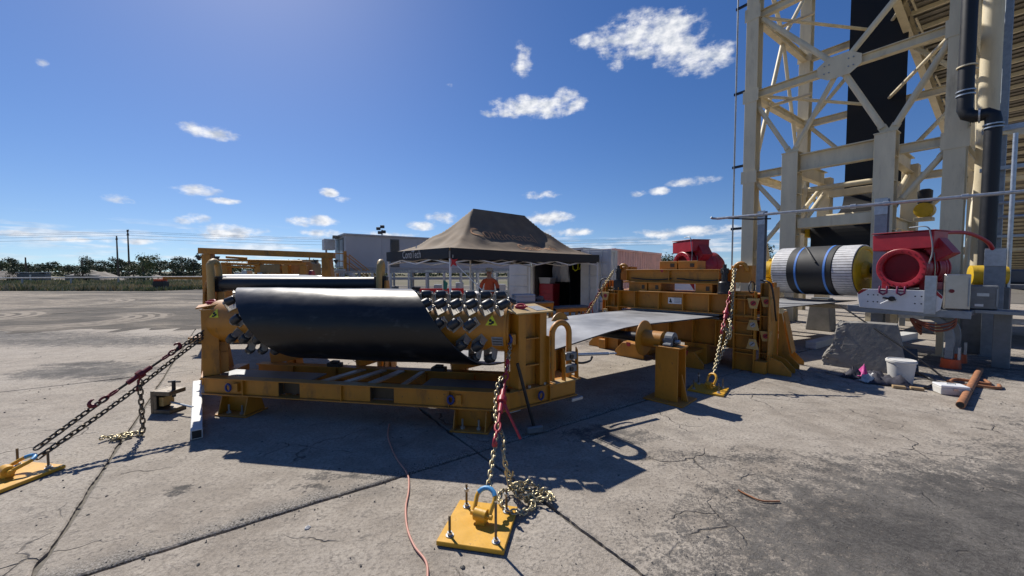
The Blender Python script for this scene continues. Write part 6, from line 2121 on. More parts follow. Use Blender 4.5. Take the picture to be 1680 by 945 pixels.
# ------------------------------------------------------------------ worker under the tent
person = thing('person', 'worker in orange hi-vis shirt and wide hat standing under the tent', 'person', (-.62, 10.7, 0), R(-12))
def skin_body():
    J = {'pel': (0, 0, .98, .145, .11), 'bel': (0, .0, 1.12, .15, .115), 'chest': (0, .0, 1.32, .165, .12), 'neck0': (0, .01, 1.47, .085, .075), 'neck1': (0, -.01, 1.53, .055, .055), 'jaw': (0, -.035, 1.575, .06, .07), 'head': (0, -.02, 1.66, .075, .092), 'crown': (0, -.01, 1.735, .06, .07)}
    bones = [('pel', 'bel'), ('bel', 'chest'), ('chest', 'neck0'), ('neck0', 'neck1'), ('neck1', 'jaw'), ('jaw', 'head'), ('head', 'crown')]
    for s, n in ((-1, 'L'), (1, 'R')):
        J.update({'sh' + n: (s * .17, .0, 1.43, .06, .06), 'ua' + n: (s * .225, -.01, 1.33, .056, .056), 'el' + n: (s * .255, -.02, 1.14, .045, .045), 'fa' + n: (s * .235, -.13, 1.04, .04, .04), 'wr' + n: (s * .19, -.24, .97, .03, .026), 'pm' + n: (s * .17, -.31, .955, .038, .018),
                  'hp' + n: (s * .09, .0, .92, .095, .095), 'th' + n: (s * .105, .0, .72, .085, .085), 'kn' + n: (s * .115, -.01, .50, .062, .062), 'cf' + n: (s * .12, .02, .33, .058, .06), 'an' + n: (s * .12, .02, .10, .042, .045), 'hl' + n: (s * .12, .03, .045, .045, .045), 'to' + n: (s * .14, -.16, .04, .045, .035)})
        bones += [('neck0', 'sh' + n), ('sh' + n, 'ua' + n), ('ua' + n, 'el' + n), ('el' + n, 'fa' + n), ('fa' + n, 'wr' + n), ('wr' + n, 'pm' + n), ('pel', 'hp' + n), ('hp' + n, 'th' + n), ('th' + n, 'kn' + n), ('kn' + n, 'cf' + n), ('cf' + n, 'an' + n), ('an' + n, 'hl' + n), ('hl' + n, 'to' + n)]
        for k in range(4):
            J['f%d%s' % (k, n)] = (s * (.17 - .024 + .017 * k), -.385 - (.012 if k in (1, 2) else 0), .935, .0095, .0095)
            J['g%d%s' % (k, n)] = (s * (.17 - .026 + .017 * k), -.42 - (.012 if k in (1, 2) else 0), .905, .008, .008)
            bones += [('pm' + n, 'f%d%s' % (k, n)), ('f%d%s' % (k, n), 'g%d%s' % (k, n))]
        J['t0' + n] = (s * .135, -.30, .945, .011, .011); J['t1' + n] = (s * .118, -.345, .93, .009, .009)
        bones += [('wr' + n, 't0' + n), ('t0' + n, 't1' + n)]
    names = list(J)
    me = bpy.data.meshes.new('body')
    me.from_pydata([J[n][:3] for n in names], [(names.index(a), names.index(b)) for a, b in bones], [])
    o = bpy.data.objects.new('body', me)
    COL.objects.link(o)
    sm = o.modifiers.new('skin', 'SKIN')
    sm.use_smooth_shade = True
    for i, n in enumerate(names):
        sv = me.skin_vertices[0].data[i]
        sv.radius = J[n][3:5]
        sv.use_root = (n == 'pel')
    o.modifiers.new('sub', 'SUBSURF').levels = 2
    o.modifiers['sub'].render_levels = 2
    bpy.context.view_layer.update()
    res = bpy.data.meshes.new_from_object(o.evaluated_get(bpy.context.evaluated_depsgraph_get()))
    bpy.data.objects.remove(o, do_unlink=True)
    for mm in ('skin', 'shirt_orange', 'navy'):
        res.materials.append(M[mm])
    for p in res.polygons:
        c = p.center
        mi = 0
        if c.z < .95 and c.y > -.18 or c.z < .2:
            mi = 2
        elif c.z < 1.505 and c.z > .90:
            mi = 1
            if abs(c.x) > .17 and c.z < 1.24 or c.y < -.16:
                mi = 2
            if c.y < -.235 and c.z < 1.1:
                mi = 0
            if c.z < 1.02 and abs(c.x) < .17 and c.y > -.16:
                mi = 2
        p.material_index = mi
        p.use_smooth = True
    return res
put('body', skin_body(), person)
MB().lathe([(1.685, .20), (1.688, .205), (1.70, .13), (1.71, .105), (1.76, .10), (1.79, .075), (1.80, .0)], (0, -.015, 0), (0, 0, 1), 24).obj('hat', 'hat', person, smooth=50)
MB().lathe([(1.14, .163), (1.142, .17), (1.185, .172), (1.187, .165)], (0, 0, 0), (0, 0, 1), 24).obj('reflective_band', 'reflective', person, smooth=40).scale = (1, .78, 1)
for s in (-1, 1):
    MB().lathe([(0, .004), (.004, .010), (.008, .004)], (s * .028, -.105, 1.655), (0, -1, 0), 8).obj('eye', 'print_black', person, smooth=60)
    MB().lathe([(-.012, .008), (0, .022), (.012, .008)], (s * .078, -.01, 1.645), (1, 0, 0), 10).obj('ear', 'skin', person, smooth=60).scale = (1, .8, 1.0)
MB().prism([(-.012, -.105, 1.60), (.012, -.105, 1.60), (.006, -.105, 1.655), (-.006, -.105, 1.655)], (0, -.025, -.008)).obj('nose', 'skin', person, bevel=.006)
MB().bar((-.022, -.107, 1.572), (.022, -.107, 1.572), .008, .008).obj('mouth', 'red_dark', person)

# ------------------------------------------------------------------ benches and tools by the tent
def table(label, x, y, rz, w, d, h, mname='ochre', top='panel_dark'):
    o = thing('work_bench', label, 'bench', (x, y, 0), rz)
    MB().box(-w / 2, w / 2, -d / 2, d / 2, h - .04, h).obj('bench_top', top, o, bevel=.004)
    for sx in (-1, 1):
        for sy in (-1, 1):
            xx, yy = sx * (w / 2 - .05), sy * (d / 2 - .05)
            MB().box(xx - .03, xx + .03, yy - .03, yy + .03, 0, h - .041).obj('leg', mname, o, bevel=.002)
    MB().box(-w / 2 + .02, w / 2 - .02, -d / 2 - .012, -d / 2 + .012, h - .13, h - .042).obj('rail', mname, o)
    return o
table('dark work bench in front of the worker under the tent', .15, 10.3, R(20), 1.8, .7, .90, 'ochre', 'grey_steel')
table('low yellow trestle left of the open container mouth', 1.55, 10.9, R(25), 1.0, .5, .72)
table('low yellow trestle nearest the grey belt', 2.0, 12.2, R(25), .8, .5, .62)
cs = thing('grey_case', 'pale grey case standing on the bench under the tent', 'case', (.30, 10.25, .901), R(15))
MB().box(-.27, .27, -.18, .18, 0, .13).obj('base', 'panel_grey', cs, bevel=.01)
MB().box(-.275, .275, -.185, .185, .131, .20).obj('lid', 'panel_grey', cs, bevel=.015)
hsb = thing('yellow_hose_coil', 'yellow hose coil lying on the bench beside the worker', 'hose', (-.42, 10.05, .90))
for k in range(3):
    MB().tube([V(math.cos(t) * (.17 - .015 * k), math.sin(t) * .12, .02 + .022 * k + .05 * max(0, math.sin(t))) for t in [q * math.pi / 9 for q in range(18)]], .014, 6, closed=True).obj('coil', 'sign_yellow', hsb, smooth=60)
tl_ = thing('tool_pile', 'pile of dark tools and cable on the bench right of the case', 'tools', (.80, 10.5, .90), R(20))
for k in range(7):
    x, y = rnd.uniform(-.22, .22), rnd.uniform(-.12, .12)
    MB().box(x - .07, x + .07, y - .05, y + .05, .0, rnd.uniform(.06, .16)).obj('tool', rnd.choice(('black_steel', 'rubber', 'panel_dark')), tl_, bevel=.012)
cmp_ = thing('air_compressor', 'silver engine compressor on a small frame before the container door', 'compressor', (3.02, 12.0, 0), R(-10))
MB().lathe([(-.42, .02), (-.40, .12), (-.36, .165), (.36, .165), (.40, .12), (.42, .02)], (0, 0, .30), (1, 0, 0), 20).obj('air_tank', 'white_old', cmp_, smooth=40)
MB().box(-.35, .35, -.18, .18, .475, .50).obj('base_plate', 'galv_dull', cmp_, bevel=.004)
MB().box(-.32, -.02, -.15, .15, .50, .78).obj('engine', 'galv', cmp_, bevel=.02)
MB().box(-.30, -.05, -.12, .12, .80, .90).obj('fuel_tank', 'white_paint', cmp_, bevel=.02)
for k in range(6):
    MB().box(.05, .22, -.1, .1, .52 + .045 * k, .54 + .045 * k).obj('cooling_fin', 'galv_dull', cmp_)
MB().lathe([(0, .15), (.02, .16), (.05, .16), (.07, .12)], (.28, -.10, .64), (0, -1, 0), 20).obj('flywheel', 'black_steel', cmp_, smooth=40)
for x in (-.3, .3):
    MB().box(x - .03, x + .03, -.18, .18, 0, .16).obj('leg', 'black_steel', cmp_)
MB().tube([V(-.40, -.18, .5), V(-.42, -.18, .95), V(-.42, .18, .95), V(-.40, .18, .5)], .014, 8).obj('frame_loop', 'galv', cmp_, smooth=60)
# red water barrier and bags
rb = thing('plastic_barrier', 'red plastic crowd barrier standing beyond the roller drum', 'barrier', (-2.75, 15.3, 0), R(10))
mb = MB().bar((-.85, 0, .98), (.85, 0, .98), .10, .10).bar((-.85, 0, .55), (.85, 0, .55), .10, .09)
for x in (-.80, -.28, .28, .80):
    mb.bar((x, 0, .06), (x, 0, .94), .10, .10, up=(0, 1, 0))
mb.bar((-.26, 0, .60), (.02, 0, .93), .08, .09).bar((.26, 0, .60), (-.02, 0, .93), .08, .09).bar((-.78, 0, .60), (-.5, 0, .93), .08, .09).bar((.78, 0, .60), (.5, 0, .93), .08, .09)
mb.obj('panel', 'red_plastic', rb, bevel=.02)
for x in (-.55, .55):
    MB().box(x - .06, x + .06, -.28, .28, 0, .06).obj('foot', 'print_black', rb, bevel=.01)
gp = thing('teal_flag', 'small teal flag on a pole before the red barrier', 'flag', (-2.35, 13.3, 0))
MB().cyl((0, 0, 0), (0, 0, 1.45), .012, 8).obj('pole', 'white_paint', gp, smooth=40)
MB().prism([(.01, 0, 1.42), (.16, 0, 1.30), (.12, 0, 1.05), (.01, 0, 1.10)], (0, .006, 0)).obj('cloth', 'teal', gp)
for k, (x, y) in enumerate(((-1.55, 17.4), (-.75, 17.2), (-1.1, 18.0))):
    o = MB().lathe([(0, .30), (.1, .40), (.4, .43), (.62, .38), (.72, .25), (.78, .05)], (0, 0, 0), (0, 0, 1), 22)
    rough(o, .10, 3.0, k * 5)
    ob = o.obj('bulk_bag', 'white_old', smooth=60)
    ob.location = (x, y, .02)
    tag(ob, ('leftmost white bulk bag on the ground behind the worker', 'right hand white bulk bag beside the container door', 'hindmost white bulk bag of the three behind the worker')[k], 'bag')
# ------------------------------------------------------------------ containers
def corr_wall(p0, p1, z0, z1, pitch=.30, depth=.06):
    """trapezoid corrugated sheet from p0 to p1"""
    p0, p1 = Vector(p0), Vector(p1)
    d = (p1 - p0)
    L = d.length
    d.normalize()
    n = Vector((d.y, -d.x, 0))
    prof = []
    x = 0.0
    while x < L:
        for f, o in ((0, 0), (.32, 0), (.5, 1), (.82, 1)):
            xx = x + f * pitch
            if xx < L:
                prof.append(p0 + d * xx - n * (o * depth))
        x += pitch
    prof.append(p1)
    mb = MB().grid([[V(p.x, p.y, z0), V(p.x, p.y, z1)] for p in prof])
    return mb
cA = math.atan2(.77, .64)
def container(name, label, loc, L, mname, open_front=False, h=2.6, w=2.44):
    o = thing(name, label, 'shipping container', loc, cA)    # local x runs back along the box; front end at x=0
    t = .10
    mb = MB()
    for y in (-w / 2, w / 2 - t):
        for x in (0, L - t):
            mb.box(x, x + t, y, y + t, 0, h)
    for z in (0, h - t):
        mb.box(t, L - t, -w / 2, -w / 2 + t, z, z + t).box(t, L - t, w / 2 - t, w / 2, z, z + t)
        mb.box(0, t, -w / 2 + t, w / 2 - t, z, z + t).box(L - t, L, -w / 2 + t, w / 2 - t, z, z + t)
    mb.obj('frame', mname, o, bevel=.006)
    for y, a, b in ((-w / 2 + .02, t, L - t), (w / 2 - .05, t, L - t)):
        corr_wall((a, y + (.0 if y < 0 else .04), 0), (b, y + (.0 if y < 0 else .04), 0), t, h - t).obj('side_wall', mname, o).modifiers.new('s', 'SOLIDIFY').thickness = .004
    MB().box(t, L - t, -w / 2 + t, w / 2 - t, h - .05, h - .03).obj('roof', mname, o)
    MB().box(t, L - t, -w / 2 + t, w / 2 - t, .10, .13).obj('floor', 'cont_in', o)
    MB().box(L - .09, L - .06, -w / 2 + t, w / 2 - t, t, h - t).obj('end_wall', mname, o)
    return o
def door_leaf(o, p0, dir_, mname, w=1.12, z0=.1, z1=2.5):
    p0, d = Vector(p0), Vector(dir_).normalized()
    n = Vector((-d.y, d.x, 0))
    q = lambda u, z, f=0: V(p0.x + d.x * u + n.x * f, p0.y + d.y * u + n.y * f, z)
    do = MB().prism([q(0, z0), q(w, z0), q(w, z1), q(0, z1)], tuple(n * .04)).obj('door', mname, o, bevel=.004)
    zz = [z0 + .06 + k * (z1 - z0 - .1) / 5 for k in range(6)]
    for a, b in zip(zz, zz[1:]):
        for f in (-.001, .041):
            MB().prism([q(.10, a + .03, f), q(w - .10, a + .03, f), q(w - .10, b - .03, f), q(.10, b - .03, f)], tuple(n * (-.02 if f < 0 else .02))).obj('door_panel', mname, do, bevel=.012)
    for u in (.28, .78):
        MB().cyl(q(u, z0, -.045), q(u, z1, -.045), .016, 8).obj('lock_rod', 'galv', do, smooth=40)
    return do
wc = container('shipping_container', 'white shipping container with its doors open and dark inside', (1.74, 15.5, 0), 3.0, 'cont_white')
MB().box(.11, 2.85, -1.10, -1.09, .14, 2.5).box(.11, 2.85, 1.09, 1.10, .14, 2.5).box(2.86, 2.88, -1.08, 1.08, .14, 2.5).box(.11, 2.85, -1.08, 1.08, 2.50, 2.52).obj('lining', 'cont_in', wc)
door_leaf(wc, (-.03, -1.24, 0), (0, -1, 0), 'cont_white')
door_leaf(wc, (-.03, 1.24, 0), (0, 1, 0), 'cont_white')
pc = container('shipping_container', 'faded pink shipping container beyond the white one', (3.66, 18.28, 0), 6.05, 'cont_pink', h=2.72)
door_leaf(pc, (.03, -1.12, 0), (0, 1, 0), 'cont_white', 1.1, .1, 2.6)
door_leaf(pc, (.03, .01, 0), (0, 1, 0), 'cont_white', 1.1, .1, 2.6)
for x in (0, 5.95):
    for y in (-1.23, 1.07):
        for z in (0, 2.56):
            MB().box(x - .01, x + .15, y, y + .16, z, z + .17).obj('corner_casting', 'cont_pink', pc, bevel=.01)
def CI(x, y, z):
    c, s = math.cos(cA), math.sin(cA)
    return V(1.74 + c * x - s * y, 15.5 + s * x + c * y, z)
tc3 = thing('tool_chest', 'red tool chest inside the open white container', 'tool chest', CI(.55, .68, .135), cA)
MB().box(-.25, .25, -.35, .35, 0, 1.05).obj('case', 'red_paint', tc3, bevel=.01)
for k in range(5):
    MB().box(-.262, -.251, -.32, .32, .08 + .19 * k, .25 + .19 * k).obj('drawer', 'red_paint', tc3, bevel=.004)
sb_ = thing('storage_tub', 'clear storage tub on top of the red tool chest', 'tub', CI(.5, .75, 1.19), cA)
MB().prism([(-.2, -.25, 0), (-.2, .25, 0), (-.2, .29, .22), (-.2, -.29, .22)], (.4, 0, 0)).obj('tub', 'panel_grey', sb_, bevel=.01)
MB().box(-.22, .22, -.30, .30, .221, .245).obj('lid', 'white_paint', sb_, bevel=.006)
for k, (y, mname, lab) in enumerate(((.55, 'panel_grey', 'pale jacket hanging left inside the open container'), (.15, 'white_old', 'white overalls hanging in the middle of the open container'))):
    o = thing('hanging_jacket', lab, 'jacket', CI(.9, y, 1.25), cA)
    rows = []
    for i in range(9):
        rows.append([V(.04 * math.sin(i * 1.7 + j), (i / 8 - .5) * (.34 + .12 * (1 - j / 6)), j / 6 * .85) for j in range(7)])
    j_ = MB().grid(rows).obj('cloth', mname, o, smooth=60)
    j_.modifiers.new('s', 'SOLIDIFY').thickness = .05
    MB().tube([V(0, 0, .85), V(0, 0, .93), V(0, .04, .97)], .006, 6).obj('hanger_hook', 'galv', o)
ys = thing('yellow_sling', 'yellow lifting sling hung up inside the open container', 'sling', CI(.6, -.45, 1.72), cA)
MB().tube([V(0, -.22, .30), V(0, -.20, .05), V(0, -.08, .0), V(0, .02, .08), V(0, .04, .26)], .025, 6).obj('loop', 'sign_yellow', ys, smooth=60)
MB().tube([V(0, -.38, .05), V(0, -.34, .22), V(0, -.28, .05)], .022, 6).obj('tail', 'sign_yellow', ys, smooth=60)

# ------------------------------------------------------------------ raised site office behind
BO = Vector((-10.2, 24.0, 0))
BA = math.atan2(4.7, 6.6)
off_ = thing('site_office', 'grey panelled site office raised on steel stilts behind the tent', 'building', BO, BA)
BL, BW, BZ0, BZ1 = 13.5, 3.1, 1.92, 3.92
MB().box(0, BL, 0, BW, BZ0, BZ1).obj('wall', 'panel_grey', off_, bevel=.01)
MB().box(-.12, BL + .12, -.10, BW + .10, BZ1 + .002, BZ1 + .10).obj('roof', 'panel_grey', off_, bevel=.01)
for k, x in enumerate((2.2, 4.6, 7.0, 9.4, 11.6)):
    MB().box(x, x + .05, -.02, -.002, BZ0 + .03, BZ1 - .02).obj('joint_cover', 'panel_grey', off_)
wv_ = MB().box(2.75, 3.35, -.03, -.004, BZ0 + .05, BZ1 - .12).obj('window', 'panel_dark', off_)
MB().box(2.80, 3.30, -.045, -.031, BZ0 + .95, BZ1 - .18).obj('pane', 'glass', wv_)
MB().box(2.80, 3.30, -.045, -.031, BZ0 + .12, BZ0 + .85).obj('pane', 'glass', wv_)
dr = MB().box(-.03, -.004, .5, 2.6, BZ0 + .02, BZ1 - .14).obj('door', 'panel_dark', off_)
MB().box(-.05, -.031, .62, 1.45, BZ0 + .1, BZ1 - .25).obj('pane', 'galv', dr)
MB().box(-.05, -.031, 1.6, 2.45, BZ0 + .1, BZ1 - .25).obj('pane', 'galv_dull', dr)
MB().box(0, BL, -.05, .05, BZ0 - .2, BZ0 - .01).obj('floor_beam', 'galv_dull', off_)
for x in (.3, 2.8, 5.4, 8.0, 10.6, 13.0):
    for y in (.15, BW - .15):
        MB().box(x - .08, x + .08, y - .08, y + .08, 0, BZ0 - .21).obj('stilt', 'galv_dull', off_)
MB().box(-.9, -.25, 1.8, 2.5, BZ0 + 1.15, BZ0 + 1.85).obj('air_conditioner', 'white_old', off_, bevel=.02)
MB().box(-.8, -.7, 1.9, 2.0, 0, BZ0 + 1.149).obj('conditioner_post', 'galv_dull', off_)
MB().bar((-.45, .4, BZ1 - .05), (-.05, 2.6, BZ1 - .05), .4, .05).obj('door_awning', 'panel_dark', off_)
fl = thing('floodlight_mast', 'twin floodlights on a short mast above the grey office roof', 'floodlight', (-8.95, 27.0, 0))
MB().cyl((0, 0, 0), (0, 0, 4.55), .05, 10).obj('mast', 'galv_dull', fl, smooth=40)
for x, z in ((-.22, 4.62), (.05, 4.75), (-.12, 4.35), (.14, 4.40)):
    MB().box(x - .13, x + .13, -.16, .02, z - .10, z + .10).obj('lamp_head', 'black_steel', fl, bevel=.02)
# landing and stairs
ld = thing('stair_landing', 'grey stair and landing with yellow rails at the office door', 'stairs', BO + Vector((-.1, -.1, 0)), BA)
MB().box(-2.0, -.02, -.6, 2.4, 1.74, 1.84).obj('landing', 'galv', ld)
for x, y in ((-1.9, -.5), (-.1, -.5), (-1.9, 2.3)):
    MB().box(x - .05, x + .05, y - .05, y + .05, 0, 1.74).obj('landing_leg', 'galv', ld)
for z in (2.3, 2.75):
    MB().bar((-1.95, -.58, z), (-.05, -.58, z), .04, .05).obj('handrail', 'ochre', ld)
    MB().bar((-1.95, -.55, z), (-1.95, 2.35, z), .04, .05).obj('handrail', 'ochre', ld)
for x in (-1.95, -1.0, -.05):
    MB().bar((x, -.58, 1.84), (x, -.58, 2.75), .05, .05).obj('rail_post', 'ochre', ld)
MB().box(-.12, .05, -.62, -.5, 1.84, 2.9).obj('rail_post', 'ochre', ld)
for k in range(8):
    MB().box(.05 + .24 * k, .33 + .24 * k, -1.2, -.45, 1.60 - .20 * k, 1.63 - .20 * k).obj('tread', 'galv', ld)
for y in (-1.22, -.43):
    MB().bar((.05, y, 1.62), (2.0, y, .02), .04, .16).obj('stringer', 'galv', ld)
    for dz in (.5, .95):
        MB().bar((.05, y, 1.72 + dz), (2.0, y, .12 + dz), .04, .05).obj('handrail', 'ochre', ld)
    for t in (0, .5, 1):
        MB().bar((.05 + 1.95 * t, y, 1.62 - 1.6 * t), (.05 + 1.95 * t, y, 2.62 - 1.6 * t), .04, .04).obj('rail_post', 'ochre', ld)

# long railed frame in front of the office
lf = thing('railed_frame', 'long low grey steel frame with rails in front of the office', 'frame', (-9.4, 20.5, 0), R(9))
for z, h in ((1.66, .10), (1.30, .12), (.55, .07)):
    MB().bar((0, 0, z), (11.5, 0, z), .08, h).obj('rail', 'galv_dull', lf)
    MB().bar((0, 1.3, z), (11.5, 1.3, z), .08, h).obj('rail', 'galv_dull', lf)
for k in range(13):
    x = .1 + k * .94
    for y in (0, 1.3):
        MB().box(x - .05, x + .05, y - .05, y + .05, 0, 1.6).obj('upright', 'galv' if y == 0 else 'galv_dull', lf)
    MB().bar((x, .05, 1.30), (x, 1.25, 1.30), .07, .08).obj('cross_bar', 'galv_dull', lf)
for k in range(9):
    x = .6 + 1.2 * k
    MB().box(x - .22, x + .22, .35, .95, .05, rnd.uniform(.8, 1.15)).obj('stored_unit', rnd.choice(('panel_dark', 'black_steel', 'white_old', 'panel_grey')), lf, bevel=.03)
kb = thing('dark_kerb_wall', 'long low dark rubber stack lying before the railed frame', 'rubber stack', (-9.0, 19.2, 0), R(9))
MB().box(0, 9.0, 0, .5, .0, .38).obj('sheet_stack', 'rubber', kb, bevel=.02)
MB().box(1.0, 8.3, .04, .46, .381, .52).obj('sheet_stack', 'rubber', kb, bevel=.02)

# ------------------------------------------------------------------ second turning frame and ochre machines at the back left
g2 = thing('portal_frame', 'ochre portal frame with flared posts behind the drum', 'portal frame', (-7.32, 9.4, 0), R(3))
PW = 2.82
MB().bar((-.16, 0, 2.19), (PW + .16, 0, 2.08), .18, .14).obj('top_beam', 'ochre', g2, bevel=.006)
MB().box(-.08, .12, -.09, .09, 0, 2.11).obj('post', 'ochre', g2, bevel=.006)
MB().prism([(PW - .09, -.12, 0), (PW + .26, -.12, 0), (PW + .08, -.12, 2.03), (PW - .10, -.12, 2.03)], (0, .24, 0)).obj('post', 'ochre', g2, bevel=.006)
for x, z in ((-.2, 2.06), (.22, 2.06), (PW - .28, 1.98), (PW + .2, 1.98)):
    MB().prism([(x - .05, -.04, z), (x + .05, -.04, z), (x, -.04, z - .10)], (0, .08, 0)).obj('beam_cleat', 'black_steel', g2)
for x in (.9, 1.25, 1.5):
    MB().box(x, x + .18, -.06, .06, 2.185 - .03 * x / 2.7, 2.215 - .03 * x / 2.7).obj('beam_pad', 'black_steel', g2)
MB().cyl((.1, .1, 1.50), (PW - .1, .1, 1.50), .10, 20, up=(0, 1, 0)).obj('roller', 'rubber', g2, smooth=40)
MB().cyl((PW - .35, -.15, 1.62), (PW - .28, -.15, 1.62), .10, 16, up=(0, 1, 0)).obj('marker_disc', 'red_paint', g2)
MB().box(-.3, PW + .3, -.3, .3, 0, .15).obj('base', 'ochre', g2, bevel=.006)
# two dusty ochre cabins
def cabin(label, x, y, w, h, d, rz):
    o = thing('ochre_cabin', label, 'machine cabin', (x, y, 0), rz)
    MB().prism([(-w / 2, 0, .4), (w / 2, 0, .4), (w / 2, 0, h - .12), (w / 2 - .12, 0, h), (-w / 2 + .12, 0, h), (-w / 2, 0, h - .12)], (0, d, 0)).obj('housing', 'ochre_dusty', o, bevel=.02)
    for k in range(4):
        xx = -w / 2 + .12 + (w - .24) * k / 3
        MB().box(xx - .015, xx + .015, -.02, -.002, .5, h - .15).obj('panel_rib', 'ochre_dusty', o)
    MB().box(-w / 2 + .06, w / 2 - .06, d * .1, d * .9, h + .001, h + .06).obj('roof_vent', 'ochre_dusty', o, bevel=.01)
    for sx in (-1, 1):
        MB().box(sx * (w / 2 - .1) - .08, sx * (w / 2 - .1) + .08, .05, d - .05, 0, .39).obj('skid', 'ochre', o)
    return o
cabin('left one of two dusty ochre cabins at the back', -9.95, 17.0, .62, 2.12, 1.0, R(8))
cabin('right and wider one of two dusty ochre cabins at the back', -9.12, 16.9, .92, 2.14, 1.1, R(8))
bm_ = thing('ochre_boom', 'long ochre boom of pipes and plates behind the portal frame', 'boom', (-11.9, 16.0, 0), R(4))
for z, x0, x1 in ((2.16, -.1, 3.2), (2.02, .0, 1.5), (1.90, .2, 1.3), (2.28, .2, 1.0)):
    MB().cyl((x0, 0, z), (x1, 0, z - .05), .05, 12).obj('pipe', 'ochre', bm_, smooth=40)
MB().bar((1.0, .1, 2.08), (3.3, .1, 2.0), .12, .12).obj('beam', 'ochre', bm_)
for x in (.1, 1.4, 2.5, 3.2):
    MB().box(x - .12, x + .12, 0, .3, 0, 2.05 - .1 * (x > 2)).obj('stand', 'ochre', bm_, bevel=.01)
MB().box(1.5, 2.3, 0, .4, 1.62, 1.98).obj('guard_box', 'ochre_dusty', bm_, bevel=.02)
for k in range(5):
    MB().box(.3 + .3 * k, .5 + .3 * k, -.2, .2, 1.45, 1.55 + .09 * (k % 3)).obj('valve_block', rnd.choice(('black_steel', 'chain_dark', 'galv')), bm_, bevel=.01)
rl = thing('belt_reel', 'shining pale belt reel lying low behind the portal frame', 'belt reel', (-8.3, 12.4, 0), R(4))
MB().cyl((-.9, 0, 1.36), (1.5, 0, 1.36), .24, 28, up=(0, 1, 0)).obj('reel', 'bracket_steel', rl, smooth=40)
for x in (-.7, 1.3):
    MB().prism([(x - .05, -.35, 0), (x - .05, .35, 0), (x - .05, .1, 1.36), (x - .05, -.1, 1.36)], (.08, 0, 0)).obj('stand', 'ochre', rl)
bb2 = thing('boom_barrier', 'low ochre boom barrier with a dark counterweight across the yard', 'barrier', (-31.5, 35.5, 0), R(6))
MB().box(-.85, .0, -.4, .4, 0, .80).obj('counterweight', 'black_steel', bb2, bevel=.03)
MB().box(-.8, -.1, -.35, .35, .801, 1.0).obj('weight_cap', 'orange_plastic', bb2, bevel=.03)
MB().bar((-.2, 0, 1.08), (7.5, 0, 1.02), .2, .24).obj('boom', 'ochre', bb2, bevel=.02)
MB().box(7.3, 7.6, -.15, .15, 0, .90).obj('rest_post', 'ochre', bb2)
# ------------------------------------------------------------------ far left: poles, trees, scrub
def power_pole(label, x, y, h, arms):
    o = thing('power_pole', label, 'pole', (x, y, 0), R(-35))
    MB().cyl((0, 0, 0), (0, 0, h), .20, 10, .12).obj('mast', 'bark', o, smooth=40)
    for z in arms:
        MB().box(-.9, .9, -.06, .06, h - z - .08, h - z + .08).obj('crossarm', 'bark', o)
        for xx in (-.8, .0, .8):
            MB().cyl((xx, 0, h - z + .08), (xx, 0, h - z + .34), .05, 8).obj('insulator', 'panel_grey', o)
    return o
power_pole('taller power pole with crossarms near the tree line', -88.2, 90, 11.2, (.3, 1.2))
power_pole('slightly shorter power pole left of the tall one', -90.8, 90, 9.8, (.8,))
power_pole('short thin pole among the trees at far left', -112, 90, 4.9, ())
power_pole('short thin pole left of the grey mound', -99.0, 90, 4.3, ())
for k, (z0, z1, off) in enumerate(((10.8, 10.4, 0), (10.5, 10.1, .4), (9.9, 9.5, -.4), (9.2, 9.0, .3))):
    pts = [V(-260, 96 + off, z0 - .6)] + [V(-88.2 - 171 * (1 - t), 90 + off + 6 * (1 - t), z0 - 3.2 * 4 * t * (1 - t) * .3) for t in (.2, .4, .6, .8)] + [V(-88.2, 90 + off, z0)] + [V(-88.2 + 130 * t, 90 + off + 20 * t, z0 - 1.2 * 4 * t * (1 - t)) for t in (.25, .5, .75, 1)]
    o = MB().tube(pts, .022, 4).obj('power_line', 'black_steel')
    tag(o, ('topmost', 'second', 'third', 'lowest')[k] + ' overhead wire strung along the power poles', 'wire', 'overhead wires')

def tree_meshes(seed, h, spread, n, mname):
    r_ = random.Random(seed)
    tr = MB()
    limbs = []
    base = V(0, 0, 0)
    top = V(r_.uniform(-.3, .3), r_.uniform(-.3, .3), h * .55)
    tr.tube([base, lerp(base, top, .5) + Vector((r_.uniform(-.15, .15), 0, 0)), top], [h * .035, h * .025, h * .012], 6)
    for k in range(6):
        s = lerp(base, top, r_.uniform(.35, 1))
        a = r_.random() * 6.283
        e = s + Vector((math.cos(a) * spread * r_.uniform(.4, .75), math.sin(a) * spread * r_.uniform(.4, .75), h * r_.uniform(.1, .38)))
        tr.tube([s, lerp(s, e, .5) + Vector((0, 0, h * .03)), e], [h * .013, h * .009, h * .004], 5)
        limbs.append(e)
    for k in range(4):
        a = r_.random() * 6.283
        limbs.append(V(math.cos(a) * spread * .55, math.sin(a) * spread * .55, h * r_.uniform(.10, .22)))
    limbs += [top + Vector((0, 0, h * .25)), top + Vector((spread * .2, 0, h * .12))]
    cr = MB()
    cl = [(e + Vector((r_.gauss(0, .1), r_.gauss(0, .1), 0)), spread * r_.uniform(.28, .48)) for e in limbs for _ in range(2)]
    for k in range(n):
        c, rad = r_.choice(cl)
        d = Vector((r_.gauss(0, 1), r_.gauss(0, 1), r_.gauss(0, .7))).normalized() * rad * (r_.random() ** .45)
        p = c + d
        s = h * r_.uniform(.018, .042)
        a = Vector((r_.gauss(0, 1), r_.gauss(0, 1), r_.gauss(0, 1))).normalized()
        b = a.cross(Vector((r_.gauss(0, 1), r_.gauss(0, 1), r_.gauss(0, 1)))).normalized()
        cr.add([p - a * s, p + b * s * .6, p + a * s, p - b * s * .6], [(0, 1, 2, 3)])
    return tr.mesh('trunk', ['bark'], 50), cr.mesh('crown', [mname])
